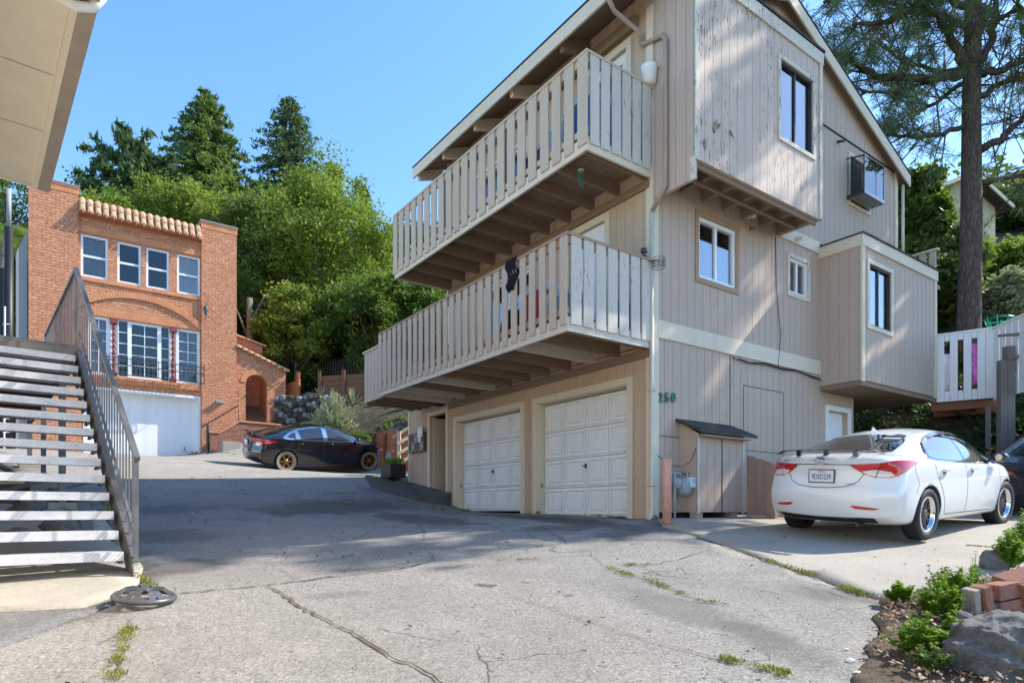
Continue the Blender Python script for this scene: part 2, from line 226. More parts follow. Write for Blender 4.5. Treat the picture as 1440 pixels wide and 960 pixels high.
# ------------------------------------------------------------------ mesh helpers
class MB:
    def __init__(s): s.v = []; s.f = []; s.m = []
    def add(s, vs, fs, mi=0):
        o = len(s.v); s.v += [tuple(p) for p in vs]; s.f += [tuple(i + o for i in f) for f in fs]; s.m += [mi] * len(fs); return s
    def hexa(s, p, mi=0):      # 8 points: bottom 0-3 ccw, top 4-7
        return s.add(p, [(3, 2, 1, 0), (4, 5, 6, 7), (0, 1, 5, 4), (1, 2, 6, 5), (2, 3, 7, 6), (3, 0, 4, 7)], mi)
    def box(s, x0, x1, y0, y1, z0, z1, mi=0):
        return s.hexa([(x0, y0, z0), (x1, y0, z0), (x1, y1, z0), (x0, y1, z0), (x0, y0, z1), (x1, y0, z1), (x1, y1, z1), (x0, y1, z1)], mi)
    def fbox(s, F, a0, a1, n0, n1, z0, z1, mi=0, z0b=None, z1b=None):
        """box in a facade frame: a along it, n outward, z up; z0b/z1b are the heights at the a1 end"""
        zb = z0 if z0b is None else z0b; zt = z1 if z1b is None else z1b
        return s.hexa([F(a0, n1, z0), F(a1, n1, zb), F(a1, n0, zb), F(a0, n0, z0), F(a0, n1, z1), F(a1, n1, zt), F(a1, n0, zt), F(a0, n0, z1)], mi)
    def beam(s, p, q, w, h, up=(0, 0, 1), mi=0):
        p = Vector(p); q = Vector(q); d = (q - p).normalized(); sd = d.cross(Vector(up))
        if sd.length < 1e-4: sd = d.cross(Vector((1, 0, 0)))
        sd.normalize(); u = sd.cross(d).normalized(); a = sd * w / 2; b = u * h / 2
        return s.hexa([p - a - b, p + a - b, q + a - b, q - a - b, p - a + b, p + a + b, q + a + b, q - a + b], mi)
    def tube(s, pts, r, n=8, mi=0, caps=True):
        pts = [Vector(p) for p in pts]; rs = r if isinstance(r, (list, tuple)) else [r] * len(pts)
        base = len(s.v); prev = None
        for i, p in enumerate(pts):
            d = (pts[min(i + 1, len(pts) - 1)] - pts[max(i - 1, 0)]).normalized()
            if prev is None:
                a = d.cross(Vector((0, 0, 1))); a = d.cross(Vector((1, 0, 0))) if a.length < .05 else a
            else: a = prev - d * prev.dot(d)
            a.normalize(); prev = a; b = d.cross(a)
            for k in range(n):
                t = 2 * math.pi * k / n; s.v.append(tuple(p + (a * math.cos(t) + b * math.sin(t)) * rs[i]))
        for i in range(len(pts) - 1):
            for k in range(n):
                s.f.append((base + i * n + k, base + i * n + (k + 1) % n, base + (i + 1) * n + (k + 1) % n, base + (i + 1) * n + k)); s.m.append(mi)
        if caps:
            s.f.append(tuple(base + k for k in range(n))[::-1]); s.m.append(mi)
            s.f.append(tuple(base + (len(pts) - 1) * n + k for k in range(n))); s.m.append(mi)
        return s
    def lathe(s, prof, n=32, mi=0, axis='z', c=(0, 0, 0), closed=False):
        base = len(s.v)
        for (r, h) in prof:
            for k in range(n):
                t = 2 * math.pi * k / n; x, y = r * math.cos(t), r * math.sin(t)
                s.v.append({'z': (c[0] + x, c[1] + y, c[2] + h), 'y': (c[0] + x, c[1] + h, c[2] + y), 'x': (c[0] + h, c[1] + x, c[2] + y)}[axis])
        m = len(prof)
        for i in range(m if closed else m - 1):
            j = (i + 1) % m
            for k in range(n):
                s.f.append((base + i * n + k, base + i * n + (k + 1) % n, base + j * n + (k + 1) % n, base + j * n + k)); s.m.append(mi)
        return s
    def build(s, name, mats, parent=None, smooth=False, bevel=0):
        me = bpy.data.meshes.new(name); me.from_pydata(s.v, [], s.f); me.validate(clean_customdata=False)
        for m in (mats if isinstance(mats, (list, tuple)) else [mats]): me.materials.append(M(m) if isinstance(m, str) else m)
        if len(s.m) == len(me.polygons): me.polygons.foreach_set('material_index', s.m)
        bm = bmesh.new(); bm.from_mesh(me); bmesh.ops.recalc_face_normals(bm, faces=bm.faces); bm.to_mesh(me); bm.free()
        boxuv(me)
        if smooth: me.polygons.foreach_set('use_smooth', [True] * len(me.polygons))
        o = bpy.data.objects.new(name, me); COL.objects.link(o)
        if parent is not None: o.parent = parent
        if bevel:
            b = o.modifiers.new('b', 'BEVEL'); b.width = bevel; b.segments = 2; b.limit_method = 'ANGLE'
        return o
def boxuv(me):
    if not len(me.polygons): return
    uv = me.uv_layers.new(name='UVMap'); nv = len(me.vertices); co = np.empty(nv * 3, np.float32); me.vertices.foreach_get('co', co); co = co.reshape(-1, 3)
    nl = len(me.loops); li = np.empty(nl, np.int32); me.loops.foreach_get('vertex_index', li)
    npoly = len(me.polygons); nr = np.empty(npoly * 3, np.float32); me.polygons.foreach_get('normal', nr); nr = np.abs(nr.reshape(-1, 3))
    lt = np.empty(npoly, np.int32); me.polygons.foreach_get('loop_total', lt)
    ax = np.repeat(np.argmax(nr, axis=1), lt); c = co[li]; out = np.empty((nl, 2), np.float32)
    for k, (i, j) in enumerate(((1, 2), (0, 2), (0, 1))):
        q = ax == k; out[q, 0] = c[q, i]; out[q, 1] = c[q, j]
    uv.data.foreach_set('uv', out.ravel())
def empty(name, loc, rz=0, label=None, cat=None, group=None, kind=None, rot=None):
    o = bpy.data.objects.new(name, None); COL.objects.link(o); o.location = loc
    o.rotation_euler = rot if rot else (0, 0, rz); o.empty_display_size = .2
    tag(o, label, cat, group, kind); return o
def tag(o, label=None, cat=None, group=None, kind=None):
    if label: o['label'] = label
    if cat: o['category'] = cat
    if group: o['group'] = group
    if kind: o['kind'] = kind
    return o
def text(s, size, ext, name, mat, parent, mtx, spacing=1.0, shx=1.0, offset=0.0):
    cu = bpy.data.curves.new(name, 'FONT'); cu.body = s; cu.size = size; cu.extrude = ext; cu.align_x = 'CENTER'; cu.align_y = 'CENTER'; cu.space_character = spacing; cu.offset = offset
    t = bpy.data.objects.new(name, cu); COL.objects.link(t); dg = bpy.context.evaluated_depsgraph_get()
    me = bpy.data.meshes.new_from_object(t.evaluated_get(dg)); bpy.data.objects.remove(t)
    me.materials.clear(); me.materials.append(M(mat)); me.transform(mtx @ Matrix.Diagonal((shx, 1, 1, 1))); me.name = name
    o = bpy.data.objects.new(name, me); COL.objects.link(o); o.parent = parent; return o

# ------------------------------------------------------------------ camera geometry: photo pixel <-> metres
class Frame:
    """vertical plane through P0 with axis A in plan and outward normal Nn"""
    def __init__(s, P0, A, Nn): s.P = np.array(P0, float); s.A = np.array(A, float); s.N = np.array(Nn, float)
    def a(s, px, n=0):
        t = (px - HX) / FPX; Q = s.P + n * s.N; return float((t * Q[1] - Q[0]) / (s.A[0] - t * s.A[1]))
    def at(s, px, py, n=0):
        a = s.a(px, n); d = (s.P + n * s.N + a * s.A)[1]; return a, float((HY - py) / FPX * d)
    def zat(s, a, py, n=0): return float((HY - py) / FPX * (s.P + n * s.N + a * s.A)[1])
    def world(s, a, n=0): p = s.P + n * s.N + a * s.A; return float(p[0]), float(p[1])
def ray(px, py, d): return Vector(((px - HX) / FPX * d, d, (HY - py) / FPX * d))

# ------------------------------------------------------------------ terrain
CP = [(0, 0, -1.4), (-5, 0, -1.4), (6, 0, -1.35), (0, -12, -2.9), (-12, -8, -2.2), (12, -8, -2.2), (0, 5, -.78), (-3, 5, -.78), (4, 5.2, -.76), (-1, 8, -.4), (-3.6, 6.1, -.65),
      (2.2, 10, -.13), (1.9, 10.3, -.125), (.42, 12.49, -.05), (-1.2, 14.7, .06), (.0, 10.5, -.13), (-2.0, 13.0, .02),
      (4.3, 9.36, -.23), (5.2, 8.1, -.39), (7.3, 9.7, -.18), (9.5, 11.5, .02), (6.3, 12.6, .05), (7.2, 6.0, -.55), (9, 8, -.3),
      (-4, 12, .12), (-7, 11.5, .2), (-5.5, 15, .62), (-3, 17.5, .95), (-6, 18.5, 1.15), (-10, 15, .9), (-12, 19, 1.7), (-7.6, 21.5, 1.44), (-5.3, 22.8, 1.55), (-3.6, 20.3, 1.25), (-1.8, 19, 1.2),
      (-12.2, 25, 2.29), (-10.7, 23, 2.0), (-16.5, 21.9, 2.1), (-20, 15, 1.4), (-14, 10, .5), (-9, 6, -.3), (-20, 3, -.6),
      (-3.6, 25, 3.4), (-7.6, 25.3, 3.1), (-5.2, 25.4, 3.5), (-8.4, 27, 4.5), (-2.4, 22.6, 2.6), (-1.5, 27, 5.3), (1.5, 24, 4.6), (-5, 30, 6.4), (-8.5, 29.5, 5.0), (-11, 34, 8.2), (-20, 34, 6.5), (2, 30, 8.4), (9, 20, 4.4), (12.2, 17, 4.1), (10, 15.2, 2.0), (13, 13, 1.6), (9.3, 13.6, .6),
      (16, 20, 6.2), (18, 14, 3.6), (14, 8, .6), (25, 10, 3), (24, 30, 12), (35, 45, 20), (8, 40, 14), (-8, 48, 15.5), (-25, 50, 14), (-45, 40, 9), (-35, 20, 3), (45, 15, 8), (30, -5, 0), (-30, -10, -3), (0, 75, 27), (-45, 80, 25), (45, 80, 33), (0, 120, 38), (-70, 120, 34), (70, 120, 42), (0, -40, -6), (60, -30, -3), (-60, -30, -7)]
def _tps():
    P = np.array(CP, float); n = len(P); d = np.linalg.norm(P[:, None, :2] - P[None, :, :2], axis=2)
    K = np.where(d > 0, d * d * np.log(d + 1e-12), 0) + np.eye(n) * .02
    A = np.zeros((n + 3, n + 3)); A[:n, :n] = K; A[:n, n] = 1; A[:n, n + 1:] = P[:, :2]; A[n, :n] = 1; A[n + 1:, :n] = P[:, :2].T
    return P, np.linalg.solve(A, np.r_[P[:, 2], 0, 0, 0])
TP, TW = _tps()
def Hn(x, y):
    x = np.asarray(x, float).ravel(); y = np.asarray(y, float).ravel(); out = np.empty(len(x))
    for i in range(0, len(x), 20000):
        xs = x[i:i + 20000]; ys = y[i:i + 20000]; d2 = (xs[:, None] - TP[None, :, 0]) ** 2 + (ys[:, None] - TP[None, :, 1]) ** 2
        out[i:i + 20000] = (.5 * d2 * np.log(d2 + 1e-12)) @ TW[:-3] + TW[-3] + TW[-2] * xs + TW[-1] * ys
    return out
def H(x, y): return float(Hn([x], [y])[0])
def G(px, py):
    """where the sight line of a photo pixel meets the terrain"""
    d = 1.5; t = (px - HX) / FPX; v = (HY - py) / FPX; ds = np.arange(1.5, 60, .05); hz = Hn(t * ds, ds); k = np.argmax(hz > v * ds)
    if k == 0: return Vector((t * 30, 30, H(t * 30, 30)))
    a, b = ds[k - 1], ds[k]; fa = hz[k - 1] - v * a; fb = hz[k] - v * b; d = a + (b - a) * (-fa) / (fb - fa)
    return Vector((t * d, d, v * d))
def gz(p, dz=0): return Vector((p[0], p[1], H(p[0], p[1]) + dz))
def inside(poly, X, Y):
    c = np.zeros(X.shape, bool); n = len(poly)
    for i in range(n):
        x0, y0 = poly[i]; x1, y1 = poly[(i + 1) % n]
        q = ((y0 > Y) != (y1 > Y)) & (X < (x1 - x0) * (Y - y0) / ((y1 - y0) or 1e-9) + x0); c ^= q
    return c
def sheet(name, poly, mat, dz, step=.3, thick=.0, jitter=0, seed=1, parent=None, kind='structure'):
    """a surface patch that follows the terrain inside a plan polygon"""
    rng = random.Random(seed); ed = []
    n = len(poly)
    for i in range(n):
        a = Vector(poly[i][:2]); b = Vector(poly[(i + 1) % n][:2]); m = max(1, int((b - a).length / min(step, .35)))
        nr = Vector((-(b - a).y, (b - a).x)).normalized() if (b - a).length else Vector((0, 0))
        for k in range(m): ed.append(a.lerp(b, k / m) + nr * (rng.uniform(-jitter, jitter) if k else 0))
    xs = [p.x for p in ed]; ys = [p.y for p in ed]
    gx, gy = np.meshgrid(np.arange(min(xs), max(xs), step), np.arange(min(ys), max(ys), step)); gx = gx.ravel() + .013; gy = gy.ravel() + .017
    q = inside([(p.x, p.y) for p in ed], gx, gy); gx = gx[q]; gy = gy[q]
    e = np.array([(p.x, p.y) for p in ed])
    if len(gx):
        dm = np.full(len(gx), 1e9)
        for c in e: dm = np.minimum(dm, np.hypot(gx - c[0], gy - c[1]))
        gx = gx[dm > step * .35]; gy = gy[dm > step * .35]
    pts = [Vector(p) for p in ed] + [Vector((float(a), float(b))) for a, b in zip(gx, gy)]
    vs, _, fs, _, _, _ = delaunay_2d_cdt(pts, [], [list(range(len(ed)))], 1, 1e-5)
    hz = Hn([v.x for v in vs], [v.y for v in vs]) + dz
    me = bpy.data.meshes.new(name); V = [(v.x, v.y, float(h)) for v, h in zip(vs, hz)]
    if thick:
        nb = len(V); V += [(x, y, z - thick) for x, y, z in V]; cnt = {}
        for f in fs:
            for i in range(len(f)): cnt[(f[i], f[(i + 1) % len(f)])] = 1
        side = [(b, a, a + nb, b + nb) for (a, b) in cnt if (b, a) not in cnt]
        fs = list(fs) + side
    me.from_pydata(V, [], fs); me.materials.append(M(mat)); boxuv(me)
    me.polygons.foreach_set('use_smooth', [True] * len(me.polygons))
    o = bpy.data.objects.new(name, me); COL.objects.link(o)
    if kind: o['kind'] = kind
    return o
def ribbon(name, lines, mat, dz=.012, seed=3):
    """cracks: thin jagged strips lying on the asphalt; lines = [(pixel points, width)]"""
    rng = random.Random(seed); mb = MB()
    for pts, w in lines:
        P = [G(*p) for p in pts]; out = []
        for a, b in zip(P[:-1], P[1:]):
            m = max(2, int((b - a).length / .07))
            for k in range(m): out.append(a.lerp(b, k / m) + Vector((rng.gauss(0, .014), rng.gauss(0, .014), 0)))
        out.append(P[-1]); L = []; Rr = []
        for i, p in enumerate(out):
            d = out[min(i + 1, len(out) - 1)] - out[max(i - 1, 0)]; nn = Vector((-d.y, d.x, 0)).normalized()
            ww = w * rng.uniform(.25, 1.0) * (.35 if i in (0, len(out) - 1) else 1)
            L.append(gz(p + nn * ww / 2, dz)); Rr.append(gz(p - nn * ww / 2, dz))
        n = len(out); mb.add(L + Rr, [(i, i + 1, n + i + 1, n + i) for i in range(n - 1)])
    o = mb.build(name, mat); o['kind'] = 'structure'; return o

# ------------------------------------------------------------------ foliage
def quads_mesh(name, C, U, V, mat, parent=None):
    """N quads from centres C and half-axes U, V; pointed leaf shape"""
    n = len(C); P = np.stack([C - U, C - V, C + U, C + V], axis=1).reshape(-1, 3).astype(np.float32)
    me = bpy.data.meshes.new(name); me.vertices.add(n * 4); me.vertices.foreach_set('co', P.ravel())
    me.loops.add(n * 4); me.loops.foreach_set('vertex_index', np.arange(n * 4, dtype=np.int32))
    me.polygons.add(n); me.polygons.foreach_set('loop_start', np.arange(0, n * 4, 4, dtype=np.int32)); me.polygons.foreach_set('loop_total', np.full(n, 4, np.int32))
    mats = mat if isinstance(mat, (list, tuple)) else [mat]
    for m in mats: me.materials.append(M(m))
    me.update(calc_edges=True)
    o = bpy.data.objects.new(name, me); COL.objects.link(o)
    if parent is not None: o.parent = parent
    return o
def rand_frames(rng, n, up=.3):
    nr = rng.normal(size=(n, 3)); nr[:, 2] = np.abs(nr[:, 2]) + up; nr /= np.linalg.norm(nr, axis=1)[:, None]
    t = rng.normal(size=(n, 3)); u = np.cross(nr, t); u /= np.linalg.norm(u, axis=1)[:, None] + 1e-9; v = np.cross(nr, u); return u, v
def leaves(rng, centres, radii, per, size, squash=.75, aspect=.5, surf=.55, up=.3):
    """leaf quads gathered into clumps"""
    C = []; k = len(centres)
    idx = np.repeat(np.arange(k), per); n = len(idx); d = rng.normal(size=(n, 3)); d /= np.linalg.norm(d, axis=1)[:, None]
    r = (surf + (1 - surf) * rng.random(n)) * np.where(rng.random(n) < .35, rng.uniform(.9, 1.7, n), rng.random(n) ** .4)
    C = centres[idx] + d * (radii[idx] * r)[:, None] * np.array([1, 1, squash]); u, v = rand_frames(rng, n, up)
    s = size * rng.uniform(.45, 1.5, n); return C, u * s[:, None], v * (s * aspect)[:, None]
def broadleaf(name, label, base, h, w, mat, seed, group=None, clumps=75, per=330, leaf=.088, trunk_h=.28, bark='pale_bark', lean=(0, 0), shape=1.0, cat='tree', flat=.5):
    rng = np.random.default_rng(seed); rd = random.Random(seed); root = empty(name, base, 0, label, cat, group)
    cz = h * (trunk_h + (1 - trunk_h) * .5); hz = h * (1 - trunk_h) * .52
    d = rng.normal(size=(clumps, 3)); d /= np.linalg.norm(d, axis=1)[:, None]; r = rng.random(clumps) ** .45
    prof = lambda zz: np.sqrt(np.clip(1 - (zz * .85) ** 2, .1, 1)) * np.where(zz > 0, (1 - zz * (1 - flat) * .8), 1)
    cc = d * r[:, None]; zz = cc[:, 2]; cc[:, :2] *= (w / 2 * shape * prof(zz))[:, None] / np.sqrt(np.clip(1 - zz ** 2, .15, 1))[:, None] * .85
    cc[:, 2] = cz + zz * hz; cc[:, 0] += lean[0] * (cc[:, 2] / h); cc[:, 1] += lean[1] * (cc[:, 2] / h)
    rr = w * rng.uniform(.05, .155, clumps)
    C, U, V = leaves(rng, cc, rr, per, leaf, up=.5)
    tb = MB(); r0 = max(.09, h * .020); top = Vector((lean[0] * .8, lean[1] * .8, h * .82)); pts = [Vector((0, 0, -.5))]
    for k in range(1, 7): pts.append(Vector((rd.uniform(-.2, .2) * w * .06, rd.uniform(-.2, .2) * w * .06, 0)) + top * (k / 6))
    tb.tube(pts, [r0 * 1.35] + [r0 * (1 - .14 * k) for k in range(1, 7)], 8)
    for k in rng.choice(clumps, min(clumps, 16), replace=False):
        e = Vector(cc[k]); s0 = top * max(.15, min(.8, (e.z - .12 * h) / h * .95)); md = (s0 + e) / 2 + Vector((0, 0, -.04 * h))
        tb.tube([s0, md, e], [r0 * .42, r0 * .25, r0 * .08], 5)
    tb.build('trunk', bark, root, True); quads_mesh('crown', C, U, V, mat, root); return root
def conifer(name, label, base, h, w, mat, seed, group=None, leaf=.13, whorls=34, start=.1, droop=.25, power=.85, per=30, bark='bark', gap=0.0, spread=1.0):
    rng = np.random.default_rng(seed); root = empty(name, base, 0, label, 'tree', group)
    tb = MB(); tb.tube([(0, 0, -1), (0, 0, h * .5), (0, 0, h * .985)], [h * .018, h * .010, .03], 8); cs = []; rs = []
    for i in range(whorls):
        f = start + (1 - start) * (i / whorls) ** .92; nb = int(7 + 5 * (1 - f)); off = rng.random() * 6.28
        for b in range(nb):
            if rng.random() < gap: continue
            a = off + 6.283 * b / nb + rng.normal() * .15; L = w / 2 * ((1 - f) ** power * (1 - .25 * (f < start + .12))) * rng.uniform(.62, 1.12) + .15
            tip = Vector((math.cos(a) * L, math.sin(a) * L, f * h - L * droop + rng.normal() * .1)); s0 = Vector((0, 0, f * h))
            if i % 2 == 0: tb.tube([s0, tip * .95 + s0 * .05], [.045 * L / 2 + .02, .01], 4)
            m = max(2, int(L / .42))
            for k in range(1, m + 1):
                q = s0.lerp(tip, k / m); q.z += .22 * L * math.sin(math.pi * k / m) * .35; cs.append(q); rs.append((.20 + .20 * L / (w / 2) * (1 - abs(k / m - .6))) * w * .105 * spread + .05)
    cs = np.array(cs); rs = np.array(rs); C, U, V = leaves(rng, cs, rs, per, leaf, .55, .32, .3, .2)
    tb.build('trunk', bark, root, True); quads_mesh('crown', C, U, V, mat, root); return root
def shrub(name, label, base, w, h, mat, seed, n=9, per=120, leaf=.05, group=None, cat='shrub', aspect=.5, stems=True):
    rng = np.random.default_rng(seed); root = empty(name, base, 0, label, cat, group)
    cc = rng.normal(size=(n, 3)) * np.array([w * .22, w * .22, h * .2]) + np.array([0, 0, h * .55]); cc[:, 2] = np.clip(cc[:, 2], h * .15, h * .85)
    rr = np.full(n, min(w, h) * .26) * rng.uniform(.6, 1.25, n); C, U, V = leaves(rng, cc, rr, per, leaf, .8, aspect, .35, .4); quads_mesh('foliage', C, U, V, mat, root)
    if stems:
        tb = MB()
        for c in cc: tb.tube([(c[0] * .1, c[1] * .1, -.05), (c[0] * .6, c[1] * .6, c[2] * .6), tuple(c)], [.012 + w * .008, .01, .004], 4)
        tb.build('stem', 'pale_bark', root)
    return root
def herb(name, label, base, w, h, seed, n=26, mat='leaf_herb', group='leafy green weeds by the boulder', big=.026):
    """small leafy weed: upright stems with whorls of rounded leaves"""
    rng = np.random.default_rng(seed); root = empty(name, base, 0, label, 'weed', group); tb = MB(); C = []; U = []; V = []
    for i in range(n):
        a = rng.random() * 6.28; r = w / 2 * rng.random() ** .6; r *= (1.5 if rng.random() < .18 else 1); hh = h * rng.uniform(.35, 1.0) * (1.45 if rng.random() < .15 else 1) * (1 - .35 * min(1, r / (w / 2)) ** 2); tip = np.array([math.cos(a) * r, math.sin(a) * r, hh]); b0 = tip * [.3, .3, 0]
        tb.tube([tuple(b0), tuple((b0 + tip) / 2 + [0, 0, .02]), tuple(tip)], [.003, .0025, .0015], 4)
        for k in range(9):
            f = .35 + .65 * k / 8; p = b0 + (tip - b0) * f
            for q in range(5 if k < 8 else 7):
                an = rng.random() * 6.28; el = rng.uniform(-.1, .8); dd = np.array([math.cos(an) * math.cos(el), math.sin(an) * math.cos(el), math.sin(el)]); s = big * rng.uniform(.55, 1.15)
                sd = np.cross(dd, [0, 0, 1]); sd /= np.linalg.norm(sd); sd = sd + rng.normal(size=3) * .25
                C.append(p + dd * s * 1.1); U.append(dd * s); V.append(sd * s * .62)
    tb.build('stem', 'leaf_herb', root); quads_mesh('foliage', np.array(C), np.array(U), np.array(V), mat, root); return root
# ------------------------------------------------------------------ wall and window makers
def siding(F, a0, a1, zb, zt, holes=(), pitch=.2, n0=-.12, n1=0.0, groove=.009, dep=.007, mb=None, phase=0.0):
    mb = mb or MB(); zb_f = zb if callable(zb) else (lambda a: zb); zt_f = zt if callable(zt) else (lambda a: zt)
    k0 = math.ceil((a0 - phase) / pitch); brk = {a0, a1}
    g = []
    while phase + k0 * pitch < a1 - .02:
        q = phase + k0 * pitch
        if q > a0 + .02: brk.add(q); g.append(q)
        k0 += 1
    hb = set()
    for h in holes: hb |= {h[0], h[1]}
    brk |= {b for b in hb if a0 < b < a1}; bs = sorted(brk)
    isg = lambda q: any(abs(q - x) < 1e-6 for x in g)
    for p, q in zip(bs[:-1], bs[1:]):
        if q - p < 1e-4: continue
        m = (p + q) / 2; cut = sorted([(h[2], h[3]) for h in holes if h[0] - 1e-6 < m < h[1] + 1e-6])
        segs = []; lo = None
        for (c0, c1) in cut: segs.append((lo, c0)); lo = c1
        segs.append((lo, None))
        pa = p + (groove / 2 if isg(p) else 0); qa = q - (groove / 2 if isg(q) else 0)
        for s0, s1 in segs:
            A0, A1 = (s0, s0) if s0 is not None else (zb_f(p), zb_f(q)); B0, B1 = (s1, s1) if s1 is not None else (zt_f(p), zt_f(q))
            if B0 - A0 < .005 and B1 - A1 < .005: continue
            mb.fbox(F, p, q, n0, n1 - dep, A0, B0, 0, A1, B1)
            mb.fbox(F, pa, qa, n1 - dep, n1, A0, B0, 0, A1, B1)
    return mb
def surround(mb, F, a0, a1, z0, z1, w, n0, n1, bottom=True, mi=0, bz=None):
    """boards round an opening a0..a1, z0..z1 (outside it), butted"""
    b = w if bottom else 0; lo = z0 - b
    mb.fbox(F, a0 - w, a0, n0, n1, lo, z1, mi); mb.fbox(F, a1, a1 + w, n0, n1, lo, z1, mi); mb.fbox(F, a0 - w, a1 + w, n0, n1 + .004, z1, z1 + w, mi)
    if bottom: mb.fbox(F, a0, a1, n0, n1, z0 - w, z0, mi)
def window(F, a0, a1, z0, z1, parent, trim='trim', tw=.09, split='v', fr='white_plastic', cover=None, label=None, fw=.045, gl='window_glass', n=0.0, deep=.09, grid=None, cov=(0, 1, 0, 1)):
    f = MB(); surround(f, F, a0 + fw, a1 - fw, z0 + fw, z1 - fw, fw, n - deep, n - .015)
    if split == 'v': m = (a0 + a1) / 2; f.fbox(F, m - fw * .5, m + fw * .5, n - deep, n - .03, z0 + fw, z1 - fw)
    if split == 'h': m = (z0 + z1) / 2; f.fbox(F, a0 + fw, a1 - fw, n - deep, n - .03, m - fw * .5, m + fw * .5)
    if grid:
        ca, cz = grid
        for i in range(1, ca): q = a0 + fw + (a1 - a0 - 2 * fw) * i / ca; f.fbox(F, q - .012, q + .012, n - deep * .8, n - .035, z0 + fw, z1 - fw)
        for i in range(1, cz): q = z0 + fw + (z1 - z0 - 2 * fw) * i / cz; f.fbox(F, a0 + fw, a1 - fw, n - deep * .8, n - .037, q - .012, q + .012)
    w = f.build('window', fr, parent)
    if label: w['label'] = label
    p = MB().fbox(F, a0 + fw - .01, a1 - fw + .01, n - .064, n - .058, z0 + fw - .01, z1 - fw + .01); p.build('pane', gl, w)
    if tw: t = MB(); surround(t, F, a0, a1, z0, z1, tw, n - .002, n + .022); t.build('trim', trim, w)
    if cover:
        c = MB(); k = int((a1 - a0) / .045); x0 = a0 + fw + (a1 - a0 - 2 * fw) * cov[0]; x1 = a0 + fw + (a1 - a0 - 2 * fw) * cov[1]; y0 = z0 + fw + (z1 - z0 - 2 * fw) * cov[2]; y1 = z0 + fw + (z1 - z0 - 2 * fw) * cov[3]
        if cover == 'blind':
            q = y0
            while q < y1: c.fbox(F, x0, x1, n - .125, n - .11, q, q + .022); q += .034
            c.build('blind', 'curtain', w)
        else:
            pts = []; m = max(6, int((x1 - x0) / .025))
            for i in range(m + 1):
                a = x0 + (x1 - x0) * i / m; dn = .018 * math.sin(i * 1.35) + .01 * math.sin(i * .5 + 1); pts.append((a, n - .14 + dn))
            V = [F(a, nn, y0) for a, nn in pts] + [F(a, nn, y1) for a, nn in pts]; c.add(V, [(i, i + 1, m + 2 + i, m + 1 + i) for i in range(m)]); o = c.build('curtain', cover, w, True)
    return w

